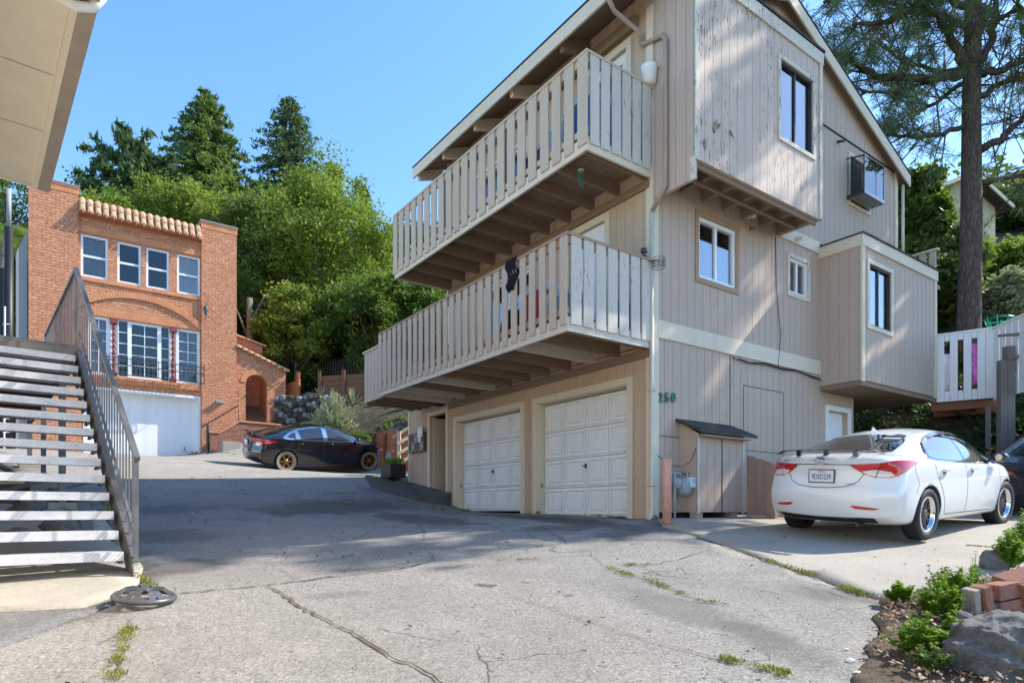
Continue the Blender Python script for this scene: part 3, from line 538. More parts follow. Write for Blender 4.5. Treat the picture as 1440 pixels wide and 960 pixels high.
# ================================================================== the tan apartment building
def tan_building():
    B = empty('apartment_building', (2.2, 10, 0), RA, 'tan wood-sided three-storey apartment house with two garage doors and slatted balconies', 'building')
    FR = Frame((2.2, 10), AX, -LX); FL = Frame((2.2, 10), LX, -AX)
    fR = lambda a, n, z: (a, -n, z); fL = lambda a, n, z: (-n, a, z)
    rake = lambda u: 7.95 + .396 * (u + .69) if u < 3.49 else 7.95 + .396 * (7.67 - u) - (0)
    # garage front
    g2 = (.53, 2.94); g1 = (3.45, 5.98); dr = (6.45, 7.25)
    h = [(g2[0], g2[1], -1, 2.06), (g1[0], g1[1], -1, 2.06), (dr[0], dr[1], .45, 2.34)]
    low = siding(fL, .12, 8.36, -.35, 2.60, h, n0=-.14)
    s0 = FL.at(660, 345); dz = (1.05, 2.0); sl = (3.15, 4.7)
    up_h = [(dz[0], dz[1], 2.95, 4.92), (sl[0], sl[1], 2.95, 4.75), (.55, 1.45, 5.55, 7.55), (3.3, 5.1, 5.55, 7.3)]
    siding(fL, .12, 6.30, 2.62, 8.2, up_h, n0=-.14, mb=low); low.build('garage_front_wall', 'siding_bounce', B)
    tr = MB()
    for (a, b, zt) in ((g2[0], g2[1], 2.06), (g1[0], g1[1], 2.06)):
        surround(tr, fL, a, b, -.3, zt, .115, -.002, .03, False)
        tr.fbox(fL, a, a + .012, -.34, 0, -.3, zt); tr.fbox(fL, b - .012, b, -.34, 0, -.3, zt); tr.fbox(fL, a + .012, b - .012, -.34, 0, zt - .012, zt)
    surround(tr, fL, dr[0], dr[1], .45, 2.34, .10, -.002, .03, False)
    tr.fbox(fL, 8.36, 8.44, -.14, .02, -.35, 2.62); tr.fbox(fL, 6.30, 6.40, -.14, .02, 2.60, 8.3)
    tr.build('door_trim', 'trim', B)
    # corner boards
    cb = MB(); cb.fbox(fL, -.02, .12, -.12, .022, -.12, 7.9); cb.fbox(fR, .00, .022, .0, .0225, -.1, 7.8); cb.build('corner_board', 'trim', B)
    jb = MB(); jb.fbox(fR, -.0, .10, -.02, .024, -.12, 4.84); jb.build('corner_board', 'trim', B)
    # street side
    hl = [(5.2, 6.0, .0, 2.05)]
    wl = siding(fR, .10, 6.25, -.02, lambda a: 2.72, hl, phase=.07)
    W1 = (1.10, 2.12, 3.88, 4.90); W2 = (3.80, 4.44, 4.17, 4.84)
    siding(fR, .10, 4.88, 3.0, 5.138, [W1, W2], phase=.02, mb=wl)
    gw = (FR.a(1194), FR.a(1221)); GW = (gw[0] + .02, gw[1] - .03, 6.58, 7.5)
    siding(fR, 3.5, 8.2, 5.37, 7.78, [GW], phase=.09, mb=wl); siding(fR, .0, 8.25, 7.80, rake, [], phase=.12, mb=wl)
    siding(fR, 0.0, 3.52, 5.14, 5.42, [], phase=.0, mb=wl); wl.build('street_side_wall', 'siding', B)
    MB().fbox(fR, .10, 4.88, -.02, .028, 2.72, 3.0).build('band_board', 'trim', B); MB().fbox(fR, 3.52, 4.87, -.02, .028, 5.14, 5.37).build('band_board', 'trim', B); MB().fbox(fR, 8.12, 8.25, -.02, .026, 5.37, 7.78).build('corner_board', 'trim', B)
    # hidden sides, floors, crawl space
    hs = MB(); hs.box(.13, 6.2, 8.3, 8.42, -.3, 2.6); hs.box(6.13, 6.25, .13, 8.3, -.3, 2.4); hs.box(8.13, 8.25, .12, 6.4, 2.5, 8.1); hs.box(.14, 8.1, 6.28, 6.4, 2.6, 8.1); hs.build('rear_wall', 'siding', B)
    gb = MB(); gb.add([(0, 6.34, 8.1), (8.1, 6.34, 8.1), (3.49, 6.34, 9.6), (0, 6.40, 8.1), (8.1, 6.40, 8.1), (3.49, 6.40, 9.6)], [(0, 1, 2), (5, 4, 3), (0, 1, 4, 3), (1, 2, 5, 4), (2, 0, 3, 5)]); gb.build('rear_gable', 'siding', B)
    fl = MB(); fl.box(.15, 8.1, .13, 6.26, 2.42, 2.60); fl.box(.15, 8.1, .13, 6.26, 5.2, 5.34); fl.box(.15, 6.1, 6.3, 8.3, 2.5, 2.62); fl.box(2.5, 2.6, .2, 8.2, -.3, 2.4); fl.box(4.2, 4.3, .2, 6.2, 2.62, 5.2); fl.box(3.6, 3.7, .2, 6.2, 5.36, 7.8); fl.box(.15, 8.1, .13, 6.2, 7.82, 7.9)
    fl.build('floor_slab', 'bedroom', B)
    lr = MB(); lr.box(.0, 6.4, 6.40, 8.5, 2.62, 2.70); lr.build('garage_roof', 'shingle', B)
    # roof
    ro = MB(); ye0, ye1 = -.16, 6.75; E, T, Rg, Tz = (-.69, 8.05), .10, 3.49, 9.705
    Rr = (8.5, 8.05 - .396 * (8.5 - 7.67)); 
    def slab(x0, z0, x1, z1): ro.hexa([(x0, ye0, z0 - T), (x1, ye0, z1 - T), (x1, ye1, z1 - T), (x0, ye1, z0 - T), (x0, ye0, z0), (x1, ye0, z1), (x1, ye1, z1), (x0, ye1, z0)])
    slab(E[0], E[1], Rg, Tz); slab(Rg, Tz, Rr[0], Rr[1]); roof = ro.build('roof', 'joist', B)
    sh = MB(); T2 = .03
    for (x0, z0, x1, z1) in ((E[0] - .05, E[1] + .012, Rg, Tz + .033), (Rg, Tz + .033, Rr[0] + .05, Rr[1] + .012)):
        sh.hexa([(x0, ye0 - .04, z0 - .0), (x1, ye0 - .04, z1), (x1, ye1 + .04, z1), (x0, ye1 + .04, z0), (x0, ye0 - .04, z0 + T2), (x1, ye0 - .04, z1 + T2), (x1, ye1 + .04, z1 + T2), (x0, ye1 + .04, z0 + T2)])
    sh.build('shingles', 'shingle', roof)
    fa = MB(); fa.box(E[0] - .04, E[0] - .003, ye0 - .03, ye1 + .03, 7.82, 8.055)
    for (x0, z0, x1, z1) in ((E[0] - .003, 8.05, Rg, Tz), (Rg, Tz, Rr[0], Rr[1])):
        fa.hexa([(x0, ye0 - .035, z0 - .24), (x1, ye0 - .035, z1 - .24), (x1, ye0 - .003, z1 - .24), (x0, ye0 - .003, z0 - .24), (x0, ye0 - .035, z0 + .005), (x1, ye0 - .035, z1 + .005), (x1, ye0 - .003, z1 + .005), (x0, ye0 - .003, z0 + .005)])
    fa.build('fascia', 'trim', roof)
    for px in (800, 729, 677, 632, 598):
        s = FL.a(px, .45); b = MB(); z = lambda x: 7.94 + .396 * (x + .69)
        b.hexa([(.0, s - .05, z(0) - .24), (.0, s + .05, z(0) - .24), (-.60, s + .05, z(-.6) - .20), (-.60, s - .05, z(-.6) - .20), (.0, s - .05, z(0)), (.0, s + .05, z(0)), (-.64, s + .05, z(-.64)), (-.64, s - .05, z(-.64))])
        b.build('rafter', 'trim' if px != 800 else 'joist', roof)
    b = MB(); b.box(-.10, -.01, .3, 6.3, 7.72, 7.90); b.build('frieze_board', 'joist', roof)
    # garage doors
    for (a, b_, lb) in ((g2[0], g2[1], 'garage door nearest the corner, its bottom edge scuffed'), (g1[0], g1[1], 'garage door beside the side entrance')):
        d = MB(); nb = -.20; a0, a1 = a + .015, b_ - .015; z0, z1 = -.10, 2.035
        if a > 3: z0 = .0
        d.fbox(fL, a0, a1, nb - .04, nb, z0, z1); hh = (z1 - z0) / 4; ww = (a1 - a0) / 4
        for i in range(4):
            d.fbox(fL, a0, a1, nb, nb + .004, z0 + i * hh + .012, z0 + (i + 1) * hh - .006) if False else None
            for j in range(4):
                x0, x1, y0, y1 = a0 + j * ww + .05, a0 + (j + 1) * ww - .05, z0 + i * hh + .07, z0 + (i + 1) * hh - .07
                surround(d, fL, x0, x1, y0, y1, .03, nb, nb + .028); d.fbox(fL, x0 + .05, x1 - .05, nb, nb + .026, y0 + .045, y1 - .045)
            if i: d.fbox(fL, a0, a1, nb, nb + .008, z0 + i * hh + .004, z0 + i * hh + .022)
        o = d.build('garage_door', 'garage_white', B); o['label'] = 'white panelled ' + lb
        k = MB(); m = (a0 + a1) / 2; k.fbox(fL, m - .012, m + .012, nb, nb + .05, z0 + 2 * hh - .20, z0 + 2 * hh - .12); k.fbox(fL, m - .05, m + .05, nb + .05, nb + .062, z0 + 2 * hh - .168, z0 + 2 * hh - .15); k.build('handle', 'iron', o)
        for q in range(1, 4):
            s_ = MB(); s_.fbox(fL, a0 - .0, a1, nb + .001, nb + .003, z0 + q * hh - .004, z0 + q * hh + .003); s_.build('section_seam', 'dark_interior', o)
        l = MB(); l.fbox(fL, b_ - .03, b_ - .0125, -.12, -.09, z0 + .55, z0 + .63); l.build('bolt', 'rust', o)
    # open side entrance
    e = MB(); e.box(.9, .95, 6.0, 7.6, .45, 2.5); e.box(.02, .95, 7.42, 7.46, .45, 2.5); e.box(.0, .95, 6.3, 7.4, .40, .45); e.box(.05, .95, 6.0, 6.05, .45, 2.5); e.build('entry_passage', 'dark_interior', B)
    d = MB(); d.box(.06, .72, 7.20, 7.24, .47, 2.3); o = d.build('entrance_door', 'trim', B); o['label'] = 'cream door standing open into the dark passage'
    gr = MB(); 
    for i in range(6): gr.box(.88, .89, 6.55 + i * .11, 6.57 + i * .11, 1.5, 2.2)
    for i in range(3): gr.box(.87, .88, 6.5, 7.2, 1.55 + i * .3, 1.57 + i * .3)
    gr.build('window_grille', 'iron', B)
    # upstairs doors and windows behind the balconies
    for (a, b_, z0, z1, lb) in ((dz[0], dz[1], 2.95, 4.92, 'white balcony door on the middle floor'), (.55, 1.45, 5.55, 7.55, 'white glazed balcony door on the top floor')):
        d = MB(); d.fbox(fL, a, b_, -.09, -.05, z0, z1) if z0 < 4 else surround(d, fL, a + .16, b_ - .16, z0 + .3, z1 - .16, .16, -.09, -.05); o = d.build('balcony_door', 'white_plastic', B); o['label'] = lb
        t = MB(); surround(t, fL, a, b_, z0, z1, .11, -.002, .03, False); t.build('trim', 'trim', o)
        if z0 > 4: MB().fbox(fL, a + .15, b_ - .15, -.075, -.07, z0 + .3, z1 - .16).build('pane', 'window_bright', o)
        k = MB(); k.fbox(fL, a + .08, a + .12, -.05, .0, z0 + .95, z0 + 1.0); k.build('handle', 'chrome', o)
    window(fL, sl[0], sl[1], 2.95, 4.75, B, cover='curtain', gl='window_bright', label='wide sliding window behind the lower balcony', cov=(0, .6, 0, 1))
    window(fL, 3.3, 5.1, 5.55, 7.3, B, cover='curtain_dark', label='wide sliding window behind the upper balcony')
    # street-side windows
    w = window(fR, *W1, B, trim='rusty_wood', tw=.085, fw=.06, gl='window_bright', cover='curtain_dark', cov=(0, .45, 0, 1), label='white sliding window with an unpainted plywood surround'); 
    st = MB(); 
    window(fR, *W2, B, trim='trim_worn', tw=.075, fw=.05, gl='window_bright', cover='curtain_dark', label='small white sliding window')
    # door under the bay
    d = MB(); d.fbox(fR, 5.2, 6.0, -.16, -.11, .0, 2.05); o = d.build('back_door', 'white_door', B); t = MB(); surround(t, fR, 5.2, 6.0, 0, 2.05, .10, -.002, .03, False); t.build('trim', 'white_wood', o)
    t = MB(); t.fbox(fR, 5.92, 5.95, -.11, -.05, .9, 1.0); t.build('handle', 'chrome', o)
    # closed hatch outline on the lower wall
    u0, zt = FR.at(1045, 542); u1 = FR.a(1101); hb = MB(); z2 = FR.at(1045, 633)[1]
    for (p, q, z0, z1) in ((u0, u0 + .012, z2, zt), (u1, u1 + .012, .3, zt), (u0, u1, zt, zt + .012), (u0, u1, z2, z2 + .01)): hb.fbox(fR, p, q, -.005, .004, z0, z1)
    hb.build('hatch_seam', 'dark_interior', B)
    us = FR.a(1026); MB().fbox(fR, us, us + .022, -.005, .003, .9, 2.71).build('panel_seam', 'dark_interior', B); MB().fbox(fR, .1, .62, -.005, .003, 1.18, 1.19).build('panel_seam', 'dark_interior', B); MB().fbox(fR, 3.52, 8.2, -.005, .02, 7.775, 7.80).build('panel_seam', 'dark_interior', B)
    # upper bay (oriel) that overhangs the street side
    by = MB(); bw = .8; bu = 3.5; bz0, bz1 = 5.16, 7.9
    OW = (2.20, 3.20, 6.22, 7.50); fo = lambda a, n, z: (a, -n - bw, z)
    siding(fo, .10, bu - .1, bz0, 7.9, [OW], n0=-.06, mb=by, phase=.03); by.build('bay_front', 'siding_worn', B)
    bs = MB(); fs = lambda a, n, z: (-n, -a, z); siding(fs, -.0, bw - .001, 4.86, 8.02, [], n0=-.06, mb=bs, phase=.05); bs.build('bay_side', 'siding', B); bs = MB()
    fs2 = lambda a, n, z: (bu + n, -a, z); siding(fs2, .02, bw - .001, bz0, 7.9, [], n0=-.06, mb=bs); bs.build('bay_side', 'siding', B)
    bt = MB(); bt.fbox(fo, .0, .09, -.02, .022, bz0 - .02, 7.9); bt.fbox(fo, bu - .09, bu, -.02, .022, bz0, 7.9); bt.fbox(fo, -.02, bu + .02, -.02, .03, 7.9, 8.12); bt.fbox(fs, .0, bw + .02, -.02, .02, 8.02, 8.14)
    bt.fbox(fs, bw - .07, bw + .02, -.0, .02, 4.84, 5.18); bt.build('bay_trim', 'trim_worn', B)
    MB().box(-.03, bu + .04, -bw - .05, -.02, 8.13, 8.17).build('bay_roof', 'shingle', B)
    MB().box(.06, bu - .06, -bw + .06, -.02, 5.34, 5.38).build('bay_floor', 'joist', B)
    for i in range(7):
        x = .12 + i * (bu - .24) / 6; MB().box(x - .03, x + .03, -bw + .07, -.01, 5.16, 5.34).build('bay_joist', 'joist', B)
    j = MB(); j.box(.1, bu - .1, -bw * .52, -bw * .44, 5.125, 5.158); j.box(.07, bu - .07, -bw + .06, -bw + .10, 5.08, 5.157); j.build('bay_joist', 'joist', B)
    window(fo, *OW, B, trim='trim_worn', fr='iron', tw=.07, fw=.035, gl='window_bright', cover='curtain_dark', label='dark-framed sliding window in the upper bay', deep=.058)
    # torn bits of peeling plywood
    for (u, z, s, r) in ((FR.at(1002, 180, .8) + (.16, .5)), (FR.at(1030, 192, .8) + (.12, 2.2)), (FR.at(990, 206, .8) + (.13, 1.2)), (FR.at(1011, 174, .8) + (.08, 4.0))):
        p = MB(); f0 = lambda du, dn, dz: fo(u + du, dn, z + dz); c, si = math.cos(r), math.sin(r)
        p.add([f0(0, .003, 0), f0(s * c, .004, s * si), f0(-s * si * .6 + s * .5 * c, .05, s * .6 * c + s * .3), f0(s * .2, .03, -s * .5)], [(0, 1, 2), (0, 3, 1)]); p.build('torn_siding', 'rusty_wood', B)
        p = MB(); p.add([f0(-.02, .002, 0), f0(s * c * 1.1, .002, s * si), f0(s * .15, .002, -s * .55)], [(0, 1, 2)]); p.build('torn_patch', 'joist', B)
    # lower bay box
    x0, x1, q0, q1 = 4.88, 8.17, 2.50, 5.04; ww = .834; fb = lambda a, n, z: (a, -n - ww, z)
    CW = (5.15, 6.05, 3.58, 4.76); b2 = siding(fb, x0 + .09, x1 - .08, q0, q1, [CW], n0=-.06, phase=.06)
    fbl = lambda a, n, z: (x0 - n, -a, z); siding(fbl, .0, ww - .001, q0, q1, [], n0=-.06, mb=b2); fbr = lambda a, n, z: (x1 + n, -a, z); siding(fbr, -.2, ww - .001, q0, q1, [], n0=-.06, mb=b2); b2.build('lower_bay', 'siding', B)
    t = MB(); t.fbox(fb, x0 - .02, x0 + .09, -.02, .02, q0 - .03, q1); t.fbox(fb, x1 - .08, x1 + .02, -.02, .02, q0 - .03, q1); t.fbox(fb, x0 - .03, x1 + .04, -.02, .035, q1, q1 + .22); t.fbox(fbl, -.0, ww - .02, -.02, .035, q1, q1 + .22); t.build('bay_trim', 'trim', B)
    MB().box(x0 - .05, x1 + .06, -ww - .06, -.0, q1 + .22, q1 + .25).build('bay_roof', 'shingle', B)
    MB().box(x0 + .02, x1 - .02, -ww + .02, 2.8, q0 - .1, q0 - .003).build('bay_floor', 'joist', B)
    window(fb, *CW, B, trim='trim', fr='iron', tw=.08, fw=.035, gl='window_bright', cover='blind', cov=(0, .5, 0, 1), label='dark-framed sliding window with a blind in the lower bay', deep=.058)
    # garden window
    u0, u1 = FR.a(1216, .37), FR.a(1244, .37); z0, z1 = 6.6, 7.42; g = MB(); n = .37; e = .025
    for (p, q) in ((u0, u0 + e), (u1 - e, u1)):
        g.fbox(fR, p, q, n - e, n, z0, z1 - .08); g.fbox(fR, p, q, .0, n - e, z0, z0 + e); g.hexa([fR(p, 0, z1 - e), fR(q, 0, z1 - e), fR(q, n, z1 - .08 - e), fR(p, n, z1 - .08 - e), fR(p, 0, z1), fR(q, 0, z1), fR(q, n, z1 - .08), fR(p, n, z1 - .08)])
    g.fbox(fR, u0 + e, u1 - e, n - e, n, z0, z0 + e); g.fbox(fR, u0 + e, u1 - e, n - e, n, z1 - .08 - e, z1 - .08); g.fbox(fR, u0, u1, 0, n, z0 - .05, z0 - .001)
    g.fbox(fR, (u0 + u1) / 2 + .08, (u0 + u1) / 2 + .10, n - e, n - .004, z0 + e, z1 - .1); w = g.build('garden_window', 'gloss_black', B); w['label'] = 'black-framed garden window box on the top floor'
    MB().fbox(fR, u0 + e, u1 - e, n - .012, n - .008, z0 + e, z1 - .1).build('pane', 'window_glass', w)
    MB().fbox(fR, u0 + .004, u0 + .008, .0, n - e, z0 + e, z1 - .1).build('pane', 'window_glass', w); MB().fbox(fR, u0 + .03, u1 - .03, .0, n - .03, z0 + .001, z0 + .012).build('shelf', 'white_plastic', w)
    t = MB(); surround(t, fR, GW[0], GW[1] + .03, GW[2] - .05, GW[3], .07, -.002, .022); t.build('trim', 'trim', w)
    # lamps, cable, conduit
    for px, py, n0, mt, s in ((1052, 304, .0, 'white_plastic', .10), (1055, 322, 0, 'joist', .07), (1119, 336, .03, 'meter_white', .10), (1178, 200, 0, 'iron', .07)):
        u, z = FR.at(px, py); l = MB(); l.fbox(fR, u - s * .35, u + s * .35, n0, n0 + .03, z - s * .4, z + s * .4); l.tube([fR(u, n0 + .03, z), fR(u - .02, n0 + .14, z - .05)], [s * .28, s * .42], 12); l.build('security_light', mt, B)
    u, z = FR.at(1033, 500); c = MB(); pts = []
    for px, py in ((1030, 502), (1052, 510), (1075, 511), (1098, 518), (1118, 521), (1140, 529), (1153, 533), (1156, 545)): a, z = FR.at(px, py); pts.append(fR(a, .02, z))
    c.tube(pts, .012, 5); c.tube([(p[0], p[1] - .03, p[2] - .035 + .02 * math.sin(i * 2)) for i, p in enumerate(pts)], .008, 5)
    pts = [fR(FR.a(1090), .01, 5.1), fR(FR.at(1091, 400)[0], .01, FR.at(1091, 400)[1]), fR(FR.at(1094, 455)[0], .03, FR.at(1094, 455)[1]), fR(FR.at(1096, 470)[0], .03, FR.at(1096, 470)[1]), fR(FR.at(1092, 516)[0], .03, FR.at(1092, 516)[1])]
    c.tube(pts, .007, 5); c.build('cable', 'iron', B)
    # downspout
    dn = MB(); P = []
    for px, py, n in ((850, -14, .74), (857, 2, .72), (864, 16, .60), (899, 45, .10), (902, 62, .05)): a, z = FL.at(px, py, n); P.append(fL(a, n, z))
    dn.tube(P, .035, 10); P2 = [P[-1]]
    for px, py, n in ((906, 62, .05), (931, 50, .05), (936, 56, .05), (936, 150, .05), (936, 262, .05)): a, z = FL.at(px, py, n); P2.append(fL(a, n, z))
    a, z = FL.at(921, 296, .05); P2.append(fL(-.03, .055, z)); dn.tube(P2, .035, 10); dn.build('downspout', 'pipe_tan', B, True)
    d2 = MB(); d2.tube([fL(-.03, .055, z + .02), fL(-.03, .055, 0.05), fL(-.06, .10, -.06), fL(-.1, .2, -.13)], .033, 10); d2.fbox(fL, -.075, .02, .02, .095, 1.86, 1.89); d2.fbox(fL, -.075, .02, .02, .095, .38, .41); d2.build('downspout', 'pipe_cream', B, True)
    # gable vent and roof-side gutter pieces
    v = MB(); surround(v, fR, 1.75, 2.35, 8.35, 8.6, .05, -.002, .02); v.build('gable_vent', 'trim', B)
    pr = MB(); pr.tube([(8.32, -.1, 7.5), (8.32, -.1, 5.4)], .035, 8); pr.build('downspout', 'pipe_cream', B, True)
    # house number
    for i, (ch, px) in enumerate((('2', 927.5), ('5', 936.5), ('0', 945.5))):
        u, z = FR.at(px, 559.5); mt = Matrix.Translation((u, -.022, z)) @ Matrix.Rotation(R_(90), 4, 'X') @ Matrix.Rotation(R_((0, 3, -6)[i]), 4, 'Z')
        text(ch, .205, .010, 'house_number', 'teal', B, mt, shx=.95, offset=.006)
    # mailboxes
    a0, a1 = FL.a(600), FL.a(579.5); z0, z1 = 1.50, 1.98; m = MB(); m.fbox(fL, a0, a1, .0, .10, z0, z1); mb_ = m.build('mailbox_panel', 'plaque', B)
    for i in range(5):
        for k in range(2):
            x = a0 + .04 + i * (a1 - a0 - .04) / 5; zz = z0 + .05 + k * .21; d = MB(); surround(d, fL, x + .012, x + .11, zz + .012, zz + .17, .01, .10, .104); d.fbox(fL, x + .04, x + .075, .10, .106, zz + .06, zz + .10 if (i, k) != (2, 0) else zz + .13); d.build('mailbox_door', 'meter_white' if (i + k) % 3 == 0 else 'iron', mb_)
    s = MB(); a = a0 + .16; s.fbox(fL, a - .13, a + .13, .10, .112, 1.86, 2.12); s.fbox(fL, a - .07, a + .09, .112, .118, 1.74, 1.90); s.build('notice', 'meter_white', mb_)
    s = MB(); a, z = FL.at(622, 568); s.fbox(fL, a - .12, a + .12, 0, .16, z - .05, z + .09); s.build('security_light', 'black', B)
    # balconies
    def balcony(n, s0, s1, zb, zt, pitch, bwid, endn, mats, label, jm, seed, deck_in=0.0):
        rg = random.Random(seed); dk = MB(); k = 0; x = .03
        while x < n - .03: dk.fbox(fL, s0 + .02, s1 - .02, x, min(x + .135, n - .03), zb + .20, zb + .235); x += .143
        bal = dk.build('balcony', 'joist', B); bal['label'] = label
        fc = MB(); fc.fbox(fL, s0, s1, n - .04, n, zb, zb + .20); fc.fbox(fL, s0 - .0, s0 + .04, .02, n - .04, zb, zb + .20); fc.fbox(fL, s1 - .04, s1, .02, n - .04, zb, zb + .20); fc.build('fascia', mats[1], bal)
        c = int((s1 - s0) / .6)
        for i in range(c + 1):
            s = s0 + .12 + i * (s1 - s0 - .24) / c; j = MB(); j.fbox(fL, s - .025, s + .025, .0, n - .042, zb + .012, zb + .198); j.build('joist', jm[i] if i < len(jm) else 'joist', bal)
        j = MB(); j.fbox(fL, s0 + .05, s1 - .05, .0, .04, zb - .12, zb + .01); j.build('ledger', 'joist', bal)
        m = int((s1 - s0 - .1) / pitch); pitch = (s1 - s0 - .14) / m
        for i in range(m + 1):
            s = s0 + .07 + i * pitch; d = rg.uniform(-.012, .012); e = rg.uniform(0, .05); b = MB(); z0 = zb + .10 - e * .4
            b.hexa([fL(s - bwid / 2 + d, n + .003, z0), fL(s + bwid / 2 + d, n + .003, z0), fL(s + bwid / 2 + d, n + .025, z0), fL(s - bwid / 2 + d, n + .025, z0), fL(s - bwid / 2, n + .003, zt - .03), fL(s + bwid / 2, n + .003, zt - .03), fL(s + bwid / 2, n + .025, zt - .03), fL(s - bwid / 2, n + .025, zt - .03)])
            b.build('baluster', mats[0], bal)
        pe = (n - .08) / endn
        for i in range(endn):
            q = .05 + pe * (i + .5); d = rg.uniform(-.008, .008); b = MB()
            b.hexa([(-q - pe * .40 + d, s0 - .025, zb + .1), (-q + pe * .40 + d, s0 - .025, zb + .1), (-q + pe * .40 + d, s0 - .003, zb + .1), (-q - pe * .40 + d, s0 - .003, zb + .1), (-q - pe * .4, s0 - .025, zt - .03), (-q + pe * .4, s0 - .025, zt - .03), (-q + pe * .4, s0 - .003, zt - .03), (-q - pe * .4, s0 - .003, zt - .03)]); b.build('baluster', mats[2], bal)
        r = MB(); r.fbox(fL, s0 - .035, s1, n - .05, n + .035, zt - .03, zt + .01); r.fbox(fL, s0 - .035, s0 + .05, .0, n - .05, zt - .03, zt + .01); r.fbox(fL, s1 - .05, s1, .0, n - .05, zt - .03, zt + .01)
        r.fbox(fL, s0 + .003, s1 - .003, n - .040, n - .002, zt - .14, zt - .031); r.fbox(fL, s0 + .003, s0 + .04, .02, n - .042, zt - .14, zt - .031); r.fbox(fL, s0 + .003, s1 - .003, n - .038, n - .002, zb + .25, zb + .34)
        r.build('handrail', mats[3], bal)
        for q in range(1, 3):
            s = s0 + q * (s1 - s0) / 3; p = MB(); p.fbox(fL, s - .045, s + .045, n - .13, n - .041, zb + .24, zt - .032); p.build('post', mats[0], bal)
        return bal
    balcony(1.387, 0.0, 6.36, 5.19, 6.60, .285, .205, 6, ('baluster', 'trim', 'baluster_lit', 'baluster'), 'upper slatted balcony with dark joists beneath', [], 5)
    balcony(1.75, 0.0, 6.36, 2.53, 3.90, .232, .150, 7, ('baluster', 'joist_white', 'baluster_lit', 'rusty_wood'), 'lower slatted balcony with peeling end boards', ['joist', 'joist', 'joist_white', 'joist', 'joist', 'joist', 'joist', 'joist_white', 'joist', 'joist_white', 'joist_white'], 9)
    L = MB(); L.fbox(fL, 6.42, 7.83, .0, 1.46, 2.70, 2.74); bal = L.build('balcony', 'joist', B); bal['label'] = 'short solid-boarded landing at the far end of the lower balcony'
    x = 6.42
    while x < 7.75: MB().fbox(fL, x + .006, x + .19, 1.462, 1.50, 2.60, 3.78).build('baluster', 'baluster', bal); x += .198
    r = MB(); r.fbox(fL, 6.42, 7.86, 1.42, 1.53, 3.78, 3.83); r.fbox(fL, 7.80, 7.83, .05, 1.46, 2.6, 3.78); r.build('handrail', 'baluster', bal)
    for i in range(4): MB().fbox(fL, 6.5 + i * .42, 6.55 + i * .42, .0, 1.455, 2.56, 2.698).build('joist', 'joist', bal)
    # narrow roof deck railing beyond the lower bay
    rd = MB(); rd.box(8.3, 8.36, -.80, .9, 5.28, 5.32); rr = rd.build('deck_railing', 'trim', B); rd = MB(); rd.box(8.27, 8.40, -.83, 1.2, 5.78, 5.82); rd.build('handrail', 'trim', rr)
    for i in range(9): y = -.78 + i * .2; MB().box(8.30, 8.34, y, y + .13, 5.0, 5.78).build('baluster', 'baluster', rr)
    dkk = MB(); dkk.box(7.9, 8.4, -.83, 1.2, 4.9, 5.0); dkk.build('deck_floor', 'joist', B)
    # post with blocks under the lower bay
    MB().box(6.22, 6.36, .9, 1.04, .2, 2.4).build('support_post', 'siding', B)
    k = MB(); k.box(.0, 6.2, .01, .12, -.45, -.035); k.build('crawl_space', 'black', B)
    return B, FR, FL, fR, fL
B_, FR, FL, fR, fL = tan_building()
def BW(x, y, z):    # building-local to world
    c, s = math.cos(RA), math.sin(RA); return Vector((2.2 + x * c - y * s, 10 + x * s + y * c, z))

# things on and around the building
def utility_shed():
    S = empty('utility_shed', BW(.62, 0, -.12), RA, 'low lean-to meter shed with plank doors and shingled top against the wall', 'shed')
    w, n = 1.23, .36; zb, zf, zr = .10, 1.35, 1.56; f = lambda a, nn, z: (a, -nn, z)
    b = siding(f, .05, w - .05, zb, zf, n0=n - .04, n1=n, pitch=.19, phase=.06); b.build('plank_front', 'siding', S)
    for x in (0, w - .02):
        s = MB(); s.add([(x, -.002, zb), (x + .02, -.002, zb), (x + .02, -n, zb), (x, -n, zb), (x, -.002, zr), (x + .02, -.002, zr), (x + .02, -n, zf), (x, -n, zf)], [(0, 1, 2, 3), (4, 5, 6, 7), (0, 1, 5, 4), (1, 2, 6, 5), (2, 3, 7, 6), (3, 0, 4, 7)])
        s.build('side_panel', 'siding', S)
    t = MB(); t.fbox(f, 0, .05, n - .03, n + .012, zb - .02, zf); t.fbox(f, w - .05, w, n - .03, n + .012, zb - .02, zf); t.fbox(f, .05, w - .05, n - .03, n + .01, zf - .06, zf - .0); t.build('corner_trim', 'trim_worn', S)
    g = MB(); g.fbox(f, w * .50, w * .50 + .022, n - .01, n + .0045, zb, zf - .06); g.build('door_gap', 'black', S)
    r = MB(); r.hexa([f(-.08, -.0, zr), f(w + .14, .0, zr), f(w + .14, n + .16, zf - .02), f(-.08, n + .16, zf - .02), f(-.08, 0, zr + .05), f(w + .14, 0, zr + .05), f(w + .14, n + .16, zf + .03), f(-.08, n + .16, zf + .03)]); r.build('roof', 'shingle', S)
    r = MB(); r.fbox(f, .0, w, n + .012, n + .14, zf - .06, zf - .035); r.build('eave_board', 'rusty_wood', S)
    for x in (.02, w - .3): MB().box(x, x + .14, -n + .02, -n + .16, -.06, zb - .002).build('concrete_block', 'concrete', S)
utility_shed()
